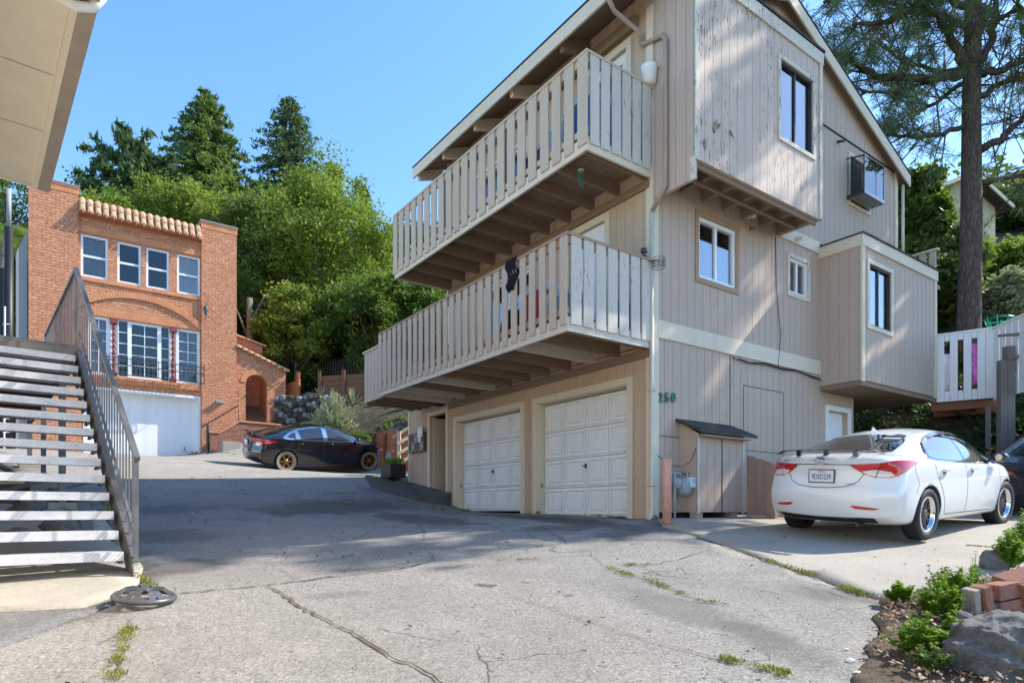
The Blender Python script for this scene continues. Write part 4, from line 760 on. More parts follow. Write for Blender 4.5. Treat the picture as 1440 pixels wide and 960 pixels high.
def board_screen():
    S = empty('board_screen', BW(1.92, -.36, -.14), RA, 'short weathered plank screen standing out beside the meter shed', 'screen')
    for i, (y0, y1, z0, z1) in enumerate(((.0, -.17, 1.08, 1.04), (-.175, -.33, 1.03, .98), (-.335, -.52, .97, .90))):
        b = MB(); x0, x1 = 0, .03; b.hexa([(x0, y0, 0), (x0, y1, 0), (x1, y1, 0), (x1, y0, 0), (x0, y0, z0), (x0, y1, z1), (x1, y1, z1), (x1, y0, z0)]); b.build('plank', 'old_board', S)
    b = MB(); b.box(.03, .09, -.52, -.44, 0, .86); b.build('post', 'old_board', S)
    b = MB(); b.box(-.14, -.01, -.42, -.1, -.02, .05); o = b.build('stepping_block', 'concrete'); o.location = BW(1.92, -.36, -.11); o.rotation_euler = (0, 0, RA); tag(o, 'flat concrete block on the ground in front of the plank screen', 'concrete block')
board_screen()
def bollard():
    p = G(938, 737.5); S = empty('bollard', p, 0, 'faded pink steel pipe bollard in front of the gas meter', 'bollard'); m = MB(); m.lathe([(0, -.1), (.066, -.1), (.066, .93), (.060, .945), (.0, .95)], 20); m.build('post', 'pink_post', S, True)
    m = MB(); m.lathe([(0.0, .0), (.085, .0), (.09, .02), (.068, .03)], 14); m.build('base_collar', 'rust', S)
bollard()
def gas_meter():
    S = empty('gas_meter', BW(.50, -.20, -.13), RA, 'blue-grey gas meter with pipes between bollard and meter shed', 'gas meter')
    m = MB(); m.lathe([(0, .36), (.05, .36), (.115, .42), (.125, .5), (.125, .56), (.10, .63), (.03, .65), (0, .65)], 20, axis='z'); m.build('body', 'meter_grey', S, True)
    m = MB(); m.tube([(-.22, .12, .72), (-.22, .0, .72), (-.08, .0, .72), (-.08, 0, .62)], .018, 8); m.tube([(.08, 0, .62), (.08, 0, .74), (.08, .16, .74)], .018, 8); m.tube([(-.22, 0, .72), (-.22, 0, -.05)], .018, 8); m.build('pipe', 'meter_grey', S, True)
    m = MB(); m.box(.0, .17, -.13, -.03, .5, .66); m.build('index_box', 'meter_white', S, bevel=.01); m = MB(); m.box(.03, .14, -.136, -.131, .57, .64); m.build('dial', 'pale_blue', S)
    m = MB(); m.lathe([(0, 0), (.075, 0), (.09, .04), (.075, .08), (0, .08)], 16, axis='y', c=(-.16, -.06, .56)); m.build('regulator', 'meter_grey', S, True)
    m = MB(); m.tube([(-.62 + .2, .18, 1.0), (-.3, .0, .84), (-.1, -.05, .82), (.05, -.1, .92), (.11, -.14, 1.12)], .006, 5); m.build('hose', 'iron', S)
gas_meter()
def small_things():
    # bucket on the upper rail
    a = .0; S = empty('bucket', BW(-.10, -.02, 6.61), 0, 'white plastic bucket standing on the end of the upper balcony rail', 'bucket'); m = MB(); m.lathe([(0, 0), (.10, 0), (.125, .24), (.132, .25), (.132, .27), (.118, .27), (.095, .02), (0, .02)], 24); m.build('pail', 'white_plastic', S, True)
    m = MB(); m.tube([(.13 * math.cos(t), .13 * math.sin(t), .25 - .02 * math.sin(t)) for t in [i * .3 for i in range(11)]], .004, 5); m.build('bail', 'chrome', S)
    # dark jacket on the lower rail
    a, z = FL.at(722, 378, 1.76); S = MB(); rg = random.Random(4); n = 10; V = []; 
    for i in range(n + 1):
        for k in range(9):
            t = k / 8; ww = .13 * (1 - .35 * i / n) * (1 + .15 * math.sin(i)); V.append((-(1.80 + .03 * math.sin(k * 2.1 + i * .7) + .02 * math.sin(i)), a + (t - .5) * 2 * ww + .04 * math.sin(i * .8), 3.93 - i * .048 - .03 * abs(t - .5) * (i > 6)))
    S.add(V, [(i * 9 + k, i * 9 + k + 1, (i + 1) * 9 + k + 1, (i + 1) * 9 + k) for i in range(n) for k in range(8)])
    S.add([(-1.82, a - .10, 3.925), (-1.82, a + .12, 3.925), (-1.68, a + .10, 3.93), (-1.68, a - .08, 3.93), (-1.66, a - .08, 3.7), (-1.66, a + .1, 3.72)], [(0, 1, 2, 3), (3, 2, 5, 4)])
    o = S.build('jacket', 'black_cloth', None, True); o.location = (2.2, 10, 0); o.rotation_euler = (0, 0, RA); so = o.modifiers.new('s', 'SOLIDIFY'); so.thickness = .03; tag(o, 'black jacket slung over the lower balcony rail', 'jacket')
    # clutter on the balconies
    def item(name, label, cat, x, y, z, w, d, h, mat, shape='box'):
        S = empty(name, BW(x, y, z), RA, label, cat); m = MB()
        if shape == 'box': m.box(-w / 2, w / 2, -d / 2, d / 2, 0, h * .82); m.build('tub', mat, S, bevel=.015); m = MB(); m.box(-w / 2 - .01, w / 2 + .01, -d / 2 - .01, d / 2 + .01, h * .82, h); m.build('lid', 'white_plastic', S, bevel=.01)
        else:
            prof = [(0, 0), (w * .36, 0), (w * .5, h * .25), (w * .46, h * .55), (w * .2, h * .85), (w * .08, h * .93), (w * .14, h)]; m.lathe(prof, 14); m.build('sack', mat, S, True); m = MB(); m.lathe([(w * .09, h * .9), (w * .1, h * .91), (w * .1, h * .94), (w * .09, h * .95)], 10, closed=True); m.build('tie', 'iron', S)
    item('storage_tub', 'pale blue lidded tub at the corner of the lower balcony', 'tub', -1.45, .35, 2.77, .4, .4, .42, 'pale_blue'); item('storage_tub', 'red lidded tub behind the lower balcony slats', 'tub', -1.3, 1.1, 2.77, .4, .4, .8, 'red_plastic')
    item('laundry_sack', 'white tied sack on the lower balcony near its corner', 'sack', -1.45, .72, 2.77, .4, .4, .6, 'white_cloth', 's'); item('laundry_sack', 'blue tied sack by the wall at the lower balcony end', 'sack', -.35, .3, 2.77, .4, .4, .62, 'blue_cloth', 's')
    item('laundry_sack', 'black tied sack midway along the lower balcony', 'sack', -1.3, 1.9, 2.77, .5, .5, .7, 'black_cloth', 's'); item('storage_tub', 'tall blue lidded tub at the upper balcony corner', 'tub', -.9, .4, 5.43, .5, .4, .9, 'blue_cloth'); item('storage_tub', 'dark lidded tub along the upper balcony', 'tub', -.9, 1.6, 5.43, .5, .6, .6, 'navy_paint'); item('storage_tub', 'pale lidded tub behind the upper balcony slats', 'tub', -.95, 1.0, 5.43, .4, .4, .75, 'pale_blue')
    # wire basket and blue lamp at the lower rail end
    S = empty('wire_basket', BW(-.05, -.16, 3.80), RA, 'dark wire basket hung from the lower rail end by the corner', 'basket'); m = MB()
    for k in range(4): m.tube([(.10 * math.cos(t), .10 * math.sin(t), k * .045 - .06) for t in [i * .5236 for i in range(13)]], .004, 4)
    for k in range(8): t = k * .785; m.tube([(.1 * math.cos(t), .1 * math.sin(t), -.06), (.1 * math.cos(t), .1 * math.sin(t), .08)], .004, 4)
    m.build('wires', 'iron', S)
    m = MB(); m.tube([(-.10, .14, .06), (.04, .02, .06)], .012, 6); m.build('bracket', 'rust', S)
    S = empty('solar_lamp', BW(-.20, .0, 3.92), RA, 'small blue lamp standing on the lower balcony rail by the corner', 'lamp'); m = MB(); m.lathe([(0, 0), (.05, 0), (.05, .015), (.02, .03), (.02, .05), (.055, .06), (.05, .12), (.0, .13)], 12); m.build('lamp_body', 'navy_paint', S, True)
    # planter under the eave of the entrance
    p = BW(-.30, 8.75, 0); p.z = H(p.x, p.y) + .03; S = empty('planter_box', p, RA, 'low black planter box with leafy plants left of the side entrance', 'planter'); m = MB(); w, d, h = .22, .6, .36
    for (x0, x1, y0, y1) in ((-w, w, -d / 2, -d / 2 + .03), (-w, w, d / 2 - .03, d / 2), (-w, -w + .03, -d / 2 + .03, d / 2 - .03), (w - .03, w, -d / 2 + .03, d / 2 - .03)): m.box(x0, x1, y0, y1, 0, h)
    m.box(-w + .03, w - .03, -d / 2 + .03, d / 2 - .03, .02, h - .04); m.build('box', 'black', S)
    rng = np.random.default_rng(3); n = 500; C = rng.uniform([-w, -d / 2, h - .04], [w * .8, d / 2, h + .16], (n, 3)); u, v = rand_frames(rng, n); quads_mesh('foliage', C, u * .035, v * .02, 'leaf_herb', S)
    # windchime under upper balcony
    a, z = FL.at(817, 238, 1.1); S = empty('wind_chime', BW(-1.1, a, 5.2), RA, 'small green wind chime hanging under the upper balcony', 'wind chime'); m = MB(); m.lathe([(0, -.02), (.05, -.03), (.05, -.05), (0, -.06)], 12); m.build('disc', 'meter_grey', S); 
    for k in range(5): m = MB(); t = k * 1.256; m.tube([(.035 * math.cos(t), .035 * math.sin(t), -.05), (.035 * math.cos(t), .035 * math.sin(t), -.24 - .02 * k)], .007, 6); m.build('tube', 'green_iron', S)
small_things()

# timber stair rail at the far end of the garage wall
def side_stair():
    S = empty('timber_stair', (-3.13, 17.7, 1.2), 0, 'cream timber stair rail rising behind the far end of the garage wall', 'stair rail')
    for (x, y, h) in ((0, 0, 1.0), (.30, .25, 1.3)): m = MB(); m.box(x - .05, x + .05, y - .05, y + .05, -.4, h); m.build('post', 'trim', S)
    for k in range(4):
        m = MB(); z = .12 + k * .28; m.beam((-.16 if k == 3 else -.02, -.07, z - (.14 if k == 3 else .03)), (.42, .2, z + .28), .03, .08); m.build('rail', 'trim', S)
side_stair()
# ------------------------------------------------------------------ ground
def ground():
    def axis(lo, hi, near0, near1, st):
        a = list(np.arange(near0, near1, st)); s = st; x = near0
        while x > lo: s *= 1.13; x -= s; a.insert(0, x)
        s = st; x = near1
        while x < hi: a.append(x); s *= 1.13; x += s
        a.append(x); return np.array(a)
    X = axis(-260, 260, -22, 20, .4); Y = axis(-80, 300, -3, 38, .4); gx, gy = np.meshgrid(X, Y); 
    r = np.clip((np.hypot(gx, gy - 10) - 130) / 80, 0, 1); z = Hn(np.clip(gx, -75, 75), np.clip(gy, -35, 125)).reshape(gx.shape)
    rng = np.random.default_rng(1); z = z - .07
    # rough bank
    nse = np.sin(gx * 1.9 + 1) * np.cos(gy * 1.6) * .12 + np.sin(gx * 4.3) * np.sin(gy * 3.9 + 2) * .06
    rough = np.clip((gy - 23.5) / 2, 0, 1) * np.clip((gx + 9.5) / 1, 0, 1) + np.clip((gx + gy * .0 - 9.5) / 2, 0, 1) * np.clip((gy - 12.5) / 1.5, 0, 1); z += nse * np.clip(rough, 0, 1)
    V = np.stack([gx, gy, z], -1).reshape(-1, 3); ny, nx = gx.shape; i = np.arange(ny * nx).reshape(ny, nx)
    Fq = np.stack([i[:-1, :-1], i[:-1, 1:], i[1:, 1:], i[1:, :-1]], -1).reshape(-1, 4)
    me = bpy.data.meshes.new('ground'); me.from_pydata(V.tolist(), [], Fq.tolist()); me.materials.append(M('hill_soil')); me.polygons.foreach_set('use_smooth', [True] * len(me.polygons))
    o = bpy.data.objects.new('ground', me); COL.objects.link(o); o['kind'] = 'structure'
ground()
def pg(*pp): return [tuple(G(*p)[:2]) for p in pp]
# driveway asphalt, poured concrete, patches
seam = pg((933, 741), (990, 757), (1060, 782), (1130, 806), (1185, 826), (1236, 843))
right_low = [(seam[-1][0] + .0, seam[-1][1] - .25)] + pg((1236, 880), (1225, 925), (1205, 975)) + [(1.9, -4.0)]
garage_line = [tuple(BW(-.02, s, 0)[:2]) for s in (8.6, 6.2, 3.2, .0)]
drv = [(-4.2, -4), (1.9, -4)][1:] + [(-4.2, -4), (-4.3, 3.4)] + pg((0, 905), (90, 870), (150, 850), (192, 820)) + [(-3.9, 6.6), (-7.2, 10.8), (-12.5, 15.5), (-18, 21.0), (-16.8, 22.2), (-9.9, 25.9), (-8.9, 24.0), (-3.4, 22.9), (-1.9, 20.2)] + garage_line + [tuple(BW(-.1, -.2, 0)[:2])] + seam + right_low[:-1]
sheet('driveway', drv, 'asphalt', 0, .35, .12, 0)
cp = [tuple(BW(.0, .0, 0)[:2])] + [tuple(BW(-.1, -.2, 0)[:2])] + seam + pg((1262, 842), (1330, 822), (1388, 812)) + [(4.95, 5.9), (9, 7.2), (13, 8.4), (13.5, 11.6), (9.6, 12.6), tuple(BW(6.2, 1.2, 0)[:2]), tuple(BW(6.2, .05, 0)[:2]), tuple(BW(3, .05, 0)[:2])]
sheet('concrete_pad', cp, 'concrete', .012, .35, .12, 0)
lp = pg((0, 862), (120, 856), (170, 838), (196, 820)) + [(-3.75, 6.5), (-6.5, 10), (-13, 10), (-9, 4.0)]
sheet('concrete_landing', lp, 'concrete', .03, .35, .12, .015)
up = pg((185, 673), (300, 676), (440, 671), (525, 668), (548, 660)) + [(-3.0, 21.5), (-3.5, 22.8), (-8.9, 23.9), (-10.0, 25.8), (-16.7, 22.1), (-17.5, 21.2), (-12.6, 16.2), (-9, 13.2)]
sheet('upper_driveway', up, 'asphalt_upper', .006, .4, 0, .03)
(lambda *a: 0)('asphalt_patch', pg((330, 676), (470, 671), (515, 690), (470, 700), (505, 730), (430, 745), (425, 762), (395, 762), (360, 725), (320, 715), (350, 700)), 'asphalt_dark', .008, .22, 0, .16, 2)
(lambda *a: 0)('asphalt_patch', pg((430, 672), (530, 672), (590, 700), (640, 715), (720, 722), (880, 730), (915, 738), (860, 757), (790, 768), (760, 757), (810, 742), (700, 735), (610, 722), (540, 705), (500, 688)), 'asphalt_dark', .009, .22, 0, .14, 3)
(lambda *a: 0)('asphalt_patch', pg((860, 798), (905, 806), (960, 835), (1040, 890), (1075, 925), (1020, 905), (950, 862), (900, 832)), 'asphalt_grey', .007, .25, 0, .05, 4)
(lambda *a: 0)('asphalt_patch', pg((192, 770), (235, 772), (250, 800), (225, 815), (200, 815)), 'asphalt_grey', .007, .25, 0, .05, 5)
(lambda *a: 0)('asphalt_patch', pg((1080, 818), (1150, 824), (1240, 850), (1250, 880), (1175, 862), (1110, 845)), 'asphalt_grey', .007, .25, 0, .04, 6)
sheet('dirt_strip', pg((-60, 858), (0, 858), (80, 854), (150, 840), (172, 836), (160, 850), (120, 866), (90, 874), (60, 890), (0, 912), (-60, 930)), 'asphalt_grey', .012, .2, .05, .04, 7)
bed = pg((1236, 846), (1262, 842), (1330, 822), (1388, 812)) + [(4.95, 5.9), (8, 5.6), (6, 0), (2.6, -3), (1.85, 0)] + pg((1203, 975), (1225, 925), (1236, 880))
sheet('planting_bed', bed, 'dirt', .015, .18, .12, .05, 8)
ap = [tuple(BW(*q, 0)[:2]) for q in ((-.01, 6.25), (-.01, 8.5), (-1.0, 8.6), (-1.55, 7.6), (-1.0, 6.5), (-.5, 6.1))]
def apron():
    m = MB(); top = [BW(-.01, 6.22, .43), BW(-.01, 8.6, .80), BW(-.9, 9.2, .95), BW(-1.25, 8.0, .62), BW(-.85, 6.9, .36), BW(-.35, 6.22, .27)]; n = len(top); V = top + [Vector((p.x, p.y, H(p.x, p.y) - .3)) for p in top]
    c = sum(top, Vector()) / n; m.add(V, [tuple(range(n))] + [(i, (i + 1) % n, n + (i + 1) % n, n + i) for i in range(n)]); o = m.build('sidewalk_apron', 'sidewalk_dark', None, False); o['kind'] = 'structure'
apron()
ribbon('driveway_cracks', [([(250, 836), (300, 830), (370, 824), (430, 816), (500, 808), (560, 800), (612, 788)], .032), ([(378, 824), (410, 845), (450, 868), (500, 893), (550, 925), (590, 940), (625, 965)], .026),
    ([(393, 768), (405, 788)], .012), ([(612, 790), (605, 775)], .012), ([(680, 789), (760, 787), (830, 780), (850, 795)], .010), ([(850, 795), (900, 812), (960, 835), (1000, 848), (1035, 848)], .016),
    ([(718, 838), (800, 866), (880, 890), (950, 912), (1010, 925), (1070, 935), (1110, 948)], .010), ([(870, 795), (915, 795), (960, 786), (1000, 772)], .014), ([(1060, 828), (1110, 838)], .008),
    ([(185, 712), (330, 710), (380, 712)], .03), ([(570, 723), (600, 750), (590, 765)], .014), ([(520, 717), (620, 724), (700, 730)], .01), ([(200, 740), (370, 740)], .01), ([(760, 740), (800, 765)], .018),
    ([(385, 796), (420, 815)], .010), ([(140, 910), (182, 880), (190, 870)], .01), ([(170, 960), (165, 930), (178, 905)], .016), ([(1150, 826), (1195, 842), (1250, 848)], .014), ([(990, 758), (1060, 783), (1130, 807), (1236, 844)], .02)], 'dirt')
def weeds():
    """grass tufts in the seams and cracks"""
    rng = np.random.default_rng(9); lines = [([(930, 742), (985, 756)], 10, .03), ([(1075, 788), (1130, 806), (1150, 812)], 60, .05), ([(1180, 826), (1225, 840)], 70, .05), ([(855, 798), (890, 812)], 40, .03), ([(905, 812), (960, 836)], 50, .03), ([(700, 788), (760, 787)], 20, .02), ([(985, 845), (1000, 849)], 14, .03), ([(880, 795), (915, 794)], 24, .03),
        ([(1020, 928), (1050, 936)], 34, .04), ([(1070, 940), (1110, 950)], 40, .04), ([(160, 960), (172, 900), (182, 885)], 90, .05), ([(190, 780), (195, 812), (215, 826)], 90, .06), ([(600, 716), (660, 719)], 40, .09), ([(900, 727), (925, 731)], 40, .10), ([(735, 721), (760, 722)], 20, .07), ([(820, 725), (880, 728)], 30, .05), ([(1360, 768), (1400, 771)], 30, .03), ([(520, 672), (560, 690)], 60, .12), ([(455, 694), (500, 694)], 30, .06), ([(480, 712), (500, 706)], 14, .08), ([(300, 826), (420, 818)], 12, .015), ([(520, 806), (600, 794)], 14, .015),
        ([(140, 700), (180, 760)], 70, .10), ([(60, 700), (170, 770)], 60, .10), ([(240, 625), (330, 640)], 60, .12)]
    C = []; U = []; V = []
    for pts, n, hgt in lines:
        P = [G(*p) for p in pts]
        for _ in range(int(n * .6)):
            k = rng.integers(len(P) - 1); p = P[k].lerp(P[k + 1], rng.random()); c0 = np.array([p.x + rng.normal() * .02, p.y + rng.normal() * .02]); z = H(c0[0], c0[1]) + .01
            for b in range(9):
                an = rng.random() * 6.28; d = np.array([math.cos(an) * .5, math.sin(an) * .5, 1.0]) * hgt * rng.uniform(.2, .8); s = np.array([-math.sin(an), math.cos(an), 0]) * rng.uniform(.003, .007); q = np.array([c0[0] + rng.normal() * .018, c0[1] + rng.normal() * .018, z]); C.append(q + d * .45); U.append(d * .55); V.append(s)
    o = quads_mesh('grass', np.array(C), np.array(U), np.array(V), 'grass'); tag(o, 'tufts of yellow-green weed grass growing in the driveway cracks', 'grass', None, 'stuff')
weeds()

def grit():
    """loose grit, twigs and dead leaves scattered over the paving"""
    rng = np.random.default_rng(21); n = 5200; Y = rng.uniform(2.6, 17, n) ** 1.0; X = rng.uniform(-.78, .72, n) * Y; q = inside(drv + [], X, Y) | inside(cp, X, Y); X, Y = X[q], Y[q]; k = len(X)
    C = np.stack([X, Y, Hn(X, Y) + .02], 1); u, v = rand_frames(rng, k, 1.5); s = rng.uniform(.003, .010, k)[:, None] * (1 + 1.6 * (rng.random(k)[:, None] < .06)); o = quads_mesh('grit', C, u * s, v * s * .7, 'dirt'); tag(o, 'loose grit and dead leaf bits scattered over the driveway', 'grit', None, 'stuff')
grit()
# ================================================================== brick house
def brick_house():
    t0 = (40 - HX) / FPX; Fq = Frame((-12.19, 25), AX, -LX); aL = Fq.a(40); P0 = Fq.world(aL)
    F = Frame(P0, AX, -LX); f = lambda a, n, z: (a, -n, z); bz = 1.6
    S = empty('brick_house', (P0[0], P0[1], 0), RA, 'orange brick house with tiled parapet, arched stair porch and white garage door', 'building')
    a_ = F.a; W = a_(332); pL = a_(110); pR = a_(283)
    wt = F.zat(a_(113), 327.5); wb = F.zat(a_(113), 387)
    ups = [(a_(113.5), a_(152)), (a_(165), a_(198.5)), (a_(205.5), a_(238)), (a_(249), a_(281.5))]
    lt = F.zat(a_(250), 461); lb = F.zat(a_(281), 541); lo = (a_(124), a_(281.5)); gt = F.zat(a_(281), 557.5); g0, g1 = a_(117), a_(282); gb = F.zat(a_(281), 636)
    topz = F.zat(pL, 278); pz = F.zat(pL, 268); pzr = F.zat(pR, 314)
    holes = [(p, q, wb, wt) for p, q in ups] + [(lo[0], lo[1], lb, lt), (g0, g1, -1, gt)]
    wl = siding(f, 0, W, bz - .6, topz, holes, pitch=99, n0=-.35, n1=0, dep=.001)
    wl.build('front_wall', 'brick', S)
    p = MB(); p.fbox(f, .0, pL, .0, .10, bz - .6, pz); o = p.build('corner_pier', 'brick', S); p = MB(); p.fbox(f, pR, W, .0, .10, bz - .6, pzr); p.build('corner_pier', 'brick', S)
    p = MB(); p.fbox(f, .1, .13, .10, .105, 5, 5.01)
    for (x0, x1, z) in ((-.03, pL + .03, pz), (pR - .03, W + .03, pzr)):
        c = MB(); c.fbox(f, x0, x1, -.30, .13, z, z + .07); c.build('coping', 'brick_single', S); c = MB(); c.fbox(f, x0 - .02, x1 + .02, -.32, .15, z + .07, z + .11); c.build('coping', 'grey_siding', S)
        k = int((x1 - x0) / .1)
        c = MB(); [c.fbox(f, x0 + i * (x1 - x0) / k + .006, x0 + (i + 1) * (x1 - x0) / k - .006, .10, .112, z - .2, z - .003) for i in range(k)]; c.build('soldier_course', 'brick_single', S)
    d = MB(); d.box(.02, .30, .36, 8, 1, pz - .2); d.box(W - .3, W - .02, .36, 8, 1, pzr - .2); d.box(.3, W - .3, 7.7, 8, 1, pz - .2); d.build('side_wall', 'brick', S); d = MB(); d.box(.3, W - .3, .36, 7.7, topz - .6, topz - .5); d.box(.3, W - .3, .4, 7.7, 4.9, 5.0); d.build('roof_slab', 'bedroom', S)
    d = MB(); d.box(.3, W - .3, 3.0, 3.1, 2, topz - .6); d.build('inner_wall', 'bedroom', S)
    # barrel tiles
    r = MB(); k = 17; z0 = F.zat(pL, 297, .3); z1 = topz - .02; pw = (pR - pL) / k; rg = random.Random(2)
    tiles = MB()
    for i in range(k):
        c = pL + (i + .5) * pw
        for row in range(2):
            n0 = .36 - row * .15; n1 = n0 - .17; za = z0 + row * (z1 - z0) / 2 + rg.uniform(-.01, .01); zc = za + (z1 - z0) / 2 + .0; V = []; m = 8; w0 = pw * .40; w1 = pw * .32
            for (nn, zz, ww) in ((n0, za, w0), (n1, zc, w1)):
                for j in range(m + 1): t = math.pi * j / m; V.append(f(c - math.cos(t) * ww, nn + math.sin(t) * .02, zz + math.sin(t) * ww * .62))
                for j in range(m + 1): t = math.pi * j / m; V.append(f(c - math.cos(t) * ww * .82, nn, zz + math.sin(t) * ww * .46 - .005))
            q = 2 * (m + 1); fs = []
            for j in range(m): fs += [(j, j + 1, q + j + 1, q + j), (m + 1 + j + 1, m + 1 + j, q + m + 1 + j, q + m + 1 + j + 1), (j, m + 1 + j, m + 2 + j, j + 1)]
            tiles.add(V, fs)
    tiles.build('roof_tiles', 'roof_tile', S, True)
    u = MB(); u.hexa([f(pL, 0, z0 - .04), f(pR, 0, z0 - .04), f(pR, .28, z0 + .0), f(pL, .28, z0 + .0), f(pL, -.2, z1), f(pR, -.2, z1), f(pR, .0, z1 - .02), f(pL, .0, z1 - .02)]); u.build('tile_bed', 'terracotta', S)
    # soldier courses (pattern)
    def soldiers(x0, x1, z0, z1, n=.02, w=.082):
        m = MB(); k = max(1, int((x1 - x0) / w)); w = (x1 - x0) / k
        for i in range(k): m.fbox(f, x0 + i * w + .005, x0 + (i + 1) * w - .005, .0, n, z0, z1)
        return m
    soldiers(pL + .0, pR - .0, wt + .06, wt + .26).build('lintel_course', 'brick_single', S); soldiers(pL, pR, wb - .16, wb - .06, .05).build('sill_course', 'brick_single', S)
    soldiers(a_(110), W, lb - .24, lb - .02, .07).build('sill_course', 'brick_single', S)
    # relieving arch
    al, ar = a_(100), pR - .05; zs = F.zat(ar, 458); za = F.zat((al + ar) / 2, 414); ca = (al + ar) / 2; hw = (ar - al) / 2; rise = za - zs - .02; Rr = (hw * hw + rise * rise) / (2 * rise); cz = za - Rr; t1 = math.asin(hw / Rr); k = int(2 * t1 * Rr / .085); m = MB()
    for i in range(k):
        t = -t1 + 2 * t1 * (i + .5) / k; dt = t1 / k * .88; P = []
        for (rr, tt) in ((Rr, t - dt), (Rr, t + dt), (Rr + .22, t + dt), (Rr + .22, t - dt)): P.append((ca + rr * math.sin(tt), cz + rr * math.cos(tt) - .2))
        m.hexa([f(P[0][0], 0, P[0][1]), f(P[1][0], 0, P[1][1]), f(P[2][0], 0, P[2][1]), f(P[3][0], 0, P[3][1]), f(P[0][0], .06, P[0][1]), f(P[1][0], .06, P[1][1]), f(P[2][0], .06, P[2][1]), f(P[3][0], .06, P[3][1])])
    m.build('relieving_arch', 'brick_single', S)
    soldiers(lo[0], lo[1], lt + .02, lt + .30, .012).build('lintel_course', 'brick_single', S)
    covers = ['curtain_dark', None, None, 'curtain']; lbs = ['leftmost sash window with a dark curtain', 'dark sash window, second from the left', 'dark sash window, third from the left', 'right sash window with pale curtains']
    for (p_, q_), c, l in zip(ups, covers, lbs): window(f, p_, q_, wb, wt, S, tw=0, split='h', fr='white_plastic', cover=c, fw=.075, deep=.12, n=-.04, gl='window_glass', label=l)
    # lower window group
    segs = [(lo[0], a_(154), 'curtain_dark', (2, 5), 'glazed door left of the red columns'), (a_(166), a_(181), None, (1, 5), None), (a_(181), a_(226), None, (2, 5), 'wide glazed door between the red columns'), (a_(226), a_(239), None, (1, 5), None), (a_(248), a_(281.5), 'curtain_dark', (2, 5), 'glazed door right of the red columns')]
    for p_, q_, c, gr, l in segs: window(f, p_, q_, lb, lt, S, tw=0, split=None, fr='white_plastic', cover=c, fw=.10 if gr[0] > 1 else .03, deep=.12, n=-.06, gl='window_glass', grid=gr, label=l)
    for (p_, q_) in ((a_(154), a_(166)), (a_(239), a_(248))):
        w = MB(); w.fbox(f, p_, q_, -.16, -.10, lb, lt); w.build('mullion', 'white_plastic', S); c = (p_ + q_) / 2; m = MB(); r = .052; V = []; n = 60; k = 10
        for i in range(n + 1):
            for j in range(k): t = 2 * math.pi * j / k; tw = i * .42; rr = r * (1 + .22 * math.cos(2 * (t - tw))); V.append(f(c + rr * math.cos(t), -.02 + rr * math.sin(t), lb + .12 + (lt - lb - .3) * i / n))
        m.add(V, [(i * k + j, i * k + (j + 1) % k, (i + 1) * k + (j + 1) % k, (i + 1) * k + j) for i in range(n) for j in range(k)]); m.fbox(f, c - .1, c + .1, -.11, .07, lb, lb + .12); m.fbox(f, c - .11, c + .11, -.12, .08, lt - .18, lt - .0); m.build('twisted_column', 'red_column', S, False)
    # iron balconette
    r0, r1 = a_(146), a_(285); rb = lb + .02; rt = lb + .62; m = MB(); nn = .34; ang = lambda x, n, z: f(x, n, z)
    for zz in (rb, rb + .35, rt): m.tube([f(r0, .0, zz), f(r0, nn, zz), f(r1, nn, zz), f(r1, .0, zz)], .017, 5)
    k = int((r1 - r0) / .14)
    for i in range(k + 1):
        x = r0 + (r1 - r0) * i / k; m.tube([f(x, nn, rb), f(x, nn, rt + (.09 if i % 2 else 0))], .012, 5)
        if i % 2: m.tube([f(x + .03 * math.sin(t), nn, rt - .1 + .03 * math.cos(t)) for t in [q * .7 for q in range(10)]], .005, 4)
    m.build('iron_railing', 'iron', S)
    # garage door
    m = MB(); m.fbox(f, g0 + .08, g1 - .08, -.40, -.36, gb - .2, gt - .09); o = m.build('garage_door', 'white_door', S); o['label'] = 'smooth white garage door, small scrape at its lower right'
    m = MB(); m.fbox(f, g0, g0 + .08, -.36, .015, gb - .2, gt); m.fbox(f, g1 - .08, g1, -.36, .015, gb - .2, gt); m.fbox(f, g0 + .08, g1 - .08, -.36, .015, gt - .09, gt); m.build('door_frame', 'white_door', S)
    m = MB(); x = a_(262); m.fbox(f, x - .12, x + .12, -.3595, -.358, gb + .02, gb + .05); m.fbox(f, x - .03, x + .03, -.3595, -.358, gb + .08, gb + .22); m.build('scrape', 'old_board', o)
    # lamp bracket
    x = a_(287); zz = F.zat(x, 440); m = MB(); m.tube([f(x + .05, .10, zz + .22), f(x + .0, .45, zz + .26), f(x - .05, .62, zz + .20)], .014, 6); m.tube([f(x + .05, .10, zz - .25), f(x, .38, zz - .02), f(x - .03, .58, zz + .20)], .010, 6)
    m.tube([f(x + .02, .15 + .07 * math.cos(t), zz + .05 + .07 * math.sin(t)) for t in [q * .5 for q in range(13)]], .008, 5); b = m.build('lamp_bracket', 'iron', S); m = MB(); m.lathe([(0, .12), (.07, .08), (.08, -.02), (.05, -.22), (.0, -.26)], 8, c=f(x - .05, .62, zz)); m.build('lantern', 'green_iron', b)
    x = a_(308); zz = F.zat(x, 566); m = MB(); m.fbox(f, x - .14, x + .14, .10, .26, zz - .04, zz + .05); m.build('wall_lamp', 'meter_grey', S)
    for px in (329,): pass
    # stair porch on the right
    x0 = W; x1 = a_(402); zA = F.zat(W, 486); zB = F.zat(x1, 521); ao0, ao1 = a_(345.5), a_(376); zsp = F.zat(ao1, 541); zap = F.zat((ao0 + ao1) / 2, 527); ztop = lambda a: zA + (zB - zA) * (a - x0) / (x1 - x0)
